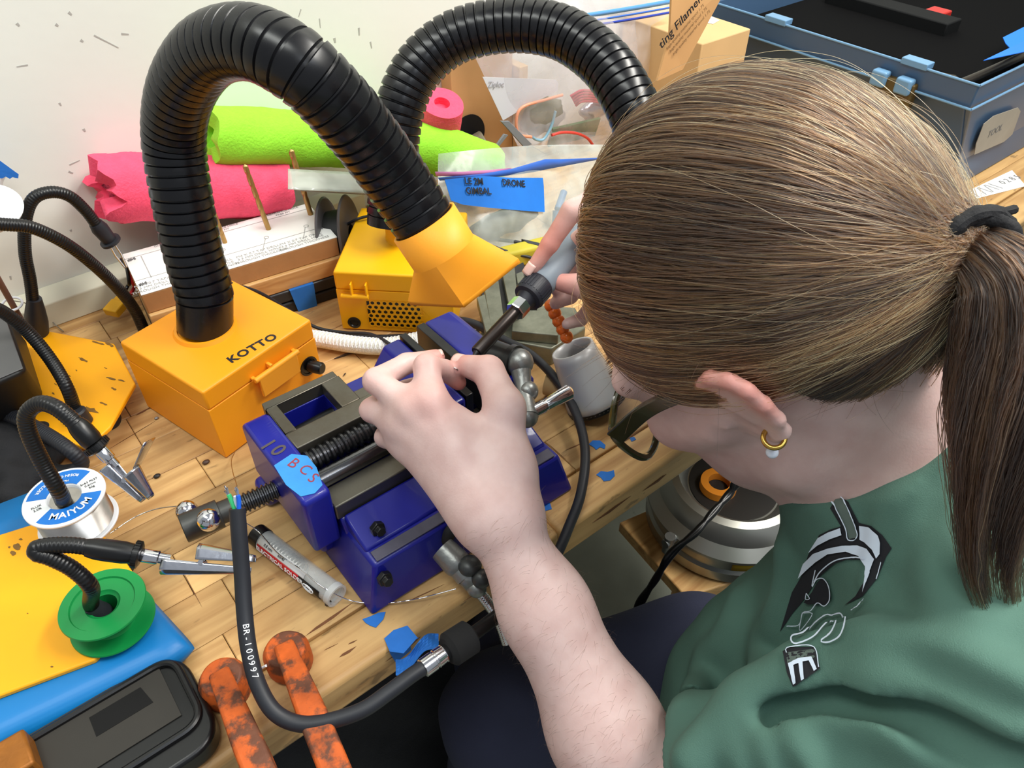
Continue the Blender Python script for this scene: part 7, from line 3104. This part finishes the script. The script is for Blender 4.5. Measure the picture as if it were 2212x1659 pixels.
tpts = np.array([hipL, midL, kneeL, hipR, kneeR, kneeL + V(0, 0, -0.4)])
UV_, UF = mesh_sdf(trouser_fn, tpts.min(0) - 0.14, tpts.max(0) + 0.2, 0.006, slack=1.6)
UV_ = lap_smooth(UV_, UF, 2, 0.5)
solid('trousers', UV_, UF, mat('navy_trousers', (40, 44, 66), 0.85, var=0.08, vscale=30, bump=0.3, bscale=900), person)
for k in (kneeL, kneeR):
    a = k + V(-0.02, 0.02, -0.36)
    b = MB()
    b.sweep(spline([V(a[0], a[1], -0.71), V(a[0] - 0.05, a[1] + 0.01, -0.715), V(a[0] - 0.14, a[1] + 0.02, -0.725)], 12), [0.035, 0.038, 0.04, 0.042, 0.043, 0.043, 0.042, 0.041, 0.04, 0.037, 0.032, 0.02], 16)
    b.build('shoe', M_BLACKM, person)
    b = MB()
    b.cyl(V(a[0], a[1], k[2] - 0.34), V(a[0], a[1], -0.70), 0.04, 0.034, seg=16)
    b.build('sock', M_BLACKM, person)
# stool the person sits on
st_c = (hipL + hipR) / 2
stool = thing('stool', 'black round stool under the person in the green shirt', 'stool', V(st_c[0], st_c[1] - 0.02, -0.75))
b = MB()
b.lathe([(0, 0), (0.165, 0), (0.17, 0.008), (0.17, 0.03), (0.16, 0.04), (0, 0.042)], V(st_c[0], st_c[1] - 0.02, st_c[2] - 0.165), seg=40)
b.build('seat', M_BLACK, stool)
for k in range(4):
    a = math.pi / 4 + k * math.pi / 2
    b = MB()
    b.cyl(V(st_c[0] + 0.11 * math.cos(a), st_c[1] - 0.02 + 0.11 * math.sin(a), st_c[2] - 0.13), V(st_c[0] + 0.16 * math.cos(a), st_c[1] - 0.02 + 0.16 * math.sin(a), -0.75), 0.012, seg=12)
    b.build('leg', M_BLACK, stool)

# ------------------------------------------------------------------ soldering iron and the small part being soldered
iron = thing('soldering_iron', 'soldering iron with grey grip and dark barrel held above the vice jaws', 'soldering iron', D(1130, 655, 0.597))
i0, i1, i2, i3, i4, i5 = D(1014, 781, 0.566), D(1030, 762, 0.571), D(1118, 667, 0.596), D(1140, 642, 0.603), D(1168, 610, 0.612), D(1285, 478, 0.648)
ia = unit(i5 - i0)
b = MB()
b.sweep([i0, i0 + ia * 0.004, i1], [0.0005, 0.0009, 0.0028], 16)
tip = b.build('tip', M_DKSTEEL, iron)
b = MB()
b.sweep([i1, i1 + ia * 0.001, i1 + (i2 - i1) * 0.98], [0.0046, 0.0053, 0.0050], 24)
b.build('barrel', mat('barrel_steel', (70, 64, 62), 0.35, 0.85, var=0.15), iron)
b = MB()
L = np.linalg.norm(i3 - i2)
b.lathe([(0.0078, -0.004), (0.0082, -0.003), (0.0082, 0.006), (0.0070, 0.0065)], i2, ia, seg=8)
b.build('nut', M_CHROME, iron, angle=20)
b = MB()
prof = []
b.lathe([(0.0068, 0.0065), (0.0074, 0.009), (0.0086, 0.0125), (0.0118, 0.0135), (0.0125, 0.016), (0.0125, 0.029), (0.0118, 0.031)], i2, ia, seg=48)
for k in range(28):
    t = 2 * math.pi * k / 28
    _, nn, bb_ = frame(ia)
    c = i2 + ia * 0.0225 + (nn * math.cos(t) + bb_ * math.sin(t)) * 0.0125
    b.obox(c, ia, np.cross(ia, c - i2), nn * math.cos(t) + bb_ * math.sin(t), 0.012, 0.0013, 0.0008)
b.build('grip_ring', mat('ring_navy', (32, 34, 44), 0.5), iron, angle=30)
b = MB()
b.lathe([(0.0112, 0.031), (0.0122, 0.033), (0.0122, 0.05), (0.0105, 0.09), (0.0105, np.linalg.norm(i5 - i2)), (0, np.linalg.norm(i5 - i2) + 0.002)], i2, ia, seg=36)
b.build('handle', mat('handle_grey', (128, 140, 152), 0.5), iron)
b = MB()
b.sweep(spline([FING['i'][3] - CR[0] * 0.004, D(966, 797, 0.548), D(975, 792, 0.543), D(986, 797, 0.541), D(990, 800, 0.543)], 20), 0.0006, 8)
o = b.build('component_lead', M_CHROME, None)
setp(o, 'tiny silver wire held between thumb and index finger of the left hand', 'wire')
b = MB()
for k in range(5):
    q = D(1190 + 8.5 * k, 660 + 17 * k, 0.655)
    b.ball(q, 0.0058, 14, scale=(1, 1, 1))
bd = b.build('beaded_cord', mat('orange_beads', (240, 120, 40), 0.15, trans=0.3), person)
bd['label'] = 'orange glossy beads at the right wrist'

# ------------------------------------------------------------------ lettering becomes plain geometry
bpy.context.view_layer.update()
dg = bpy.context.evaluated_depsgraph_get()
for o in [o for o in bpy.data.objects if o.type == 'FONT']:
    me = bpy.data.meshes.new_from_object(o.evaluated_get(dg), depsgraph=dg)
    n = bpy.data.objects.new('lettering', me)
    COL.objects.link(n)
    par = o.parent
    inv, bas = o.matrix_parent_inverse.copy(), o.matrix_basis.copy()
    bpy.data.objects.remove(o)
    n.parent = par
    n.matrix_parent_inverse = inv
    n.matrix_basis = bas

GROUPS = {'tape_scrap': 'blue tape scraps stuck to the bench', 'crumb': 'crumbs and solder bits on the bench', 'splinter': 'splinters on the bench',
          'solder_strand': 'loose solder strands', 'power_lead': 'thin black power leads', 'zip_bag': 'clear zip bags by the wall', 'pool_noodle': 'foam noodles by the wall',
          'c_clamp': 'rusty clamps on the bench edge', 'fume_extractor': 'fume extractors', 'solder_spool': 'solder spools on the flexible arms', 'helping_hand_station': 'orange helping hand stations',
          'cardboard_box': 'cardboard boxes by the wall', 'wire': 'coloured wires in the clear bag', 'twisted_cable': 'twisted black pair by the low table'}
for o in COL.objects:
    if o.parent is None and 'label' in o and 'group' not in o:
        g = GROUPS.get(o.name.split('.')[0])
        if g:
            o['group'] = g
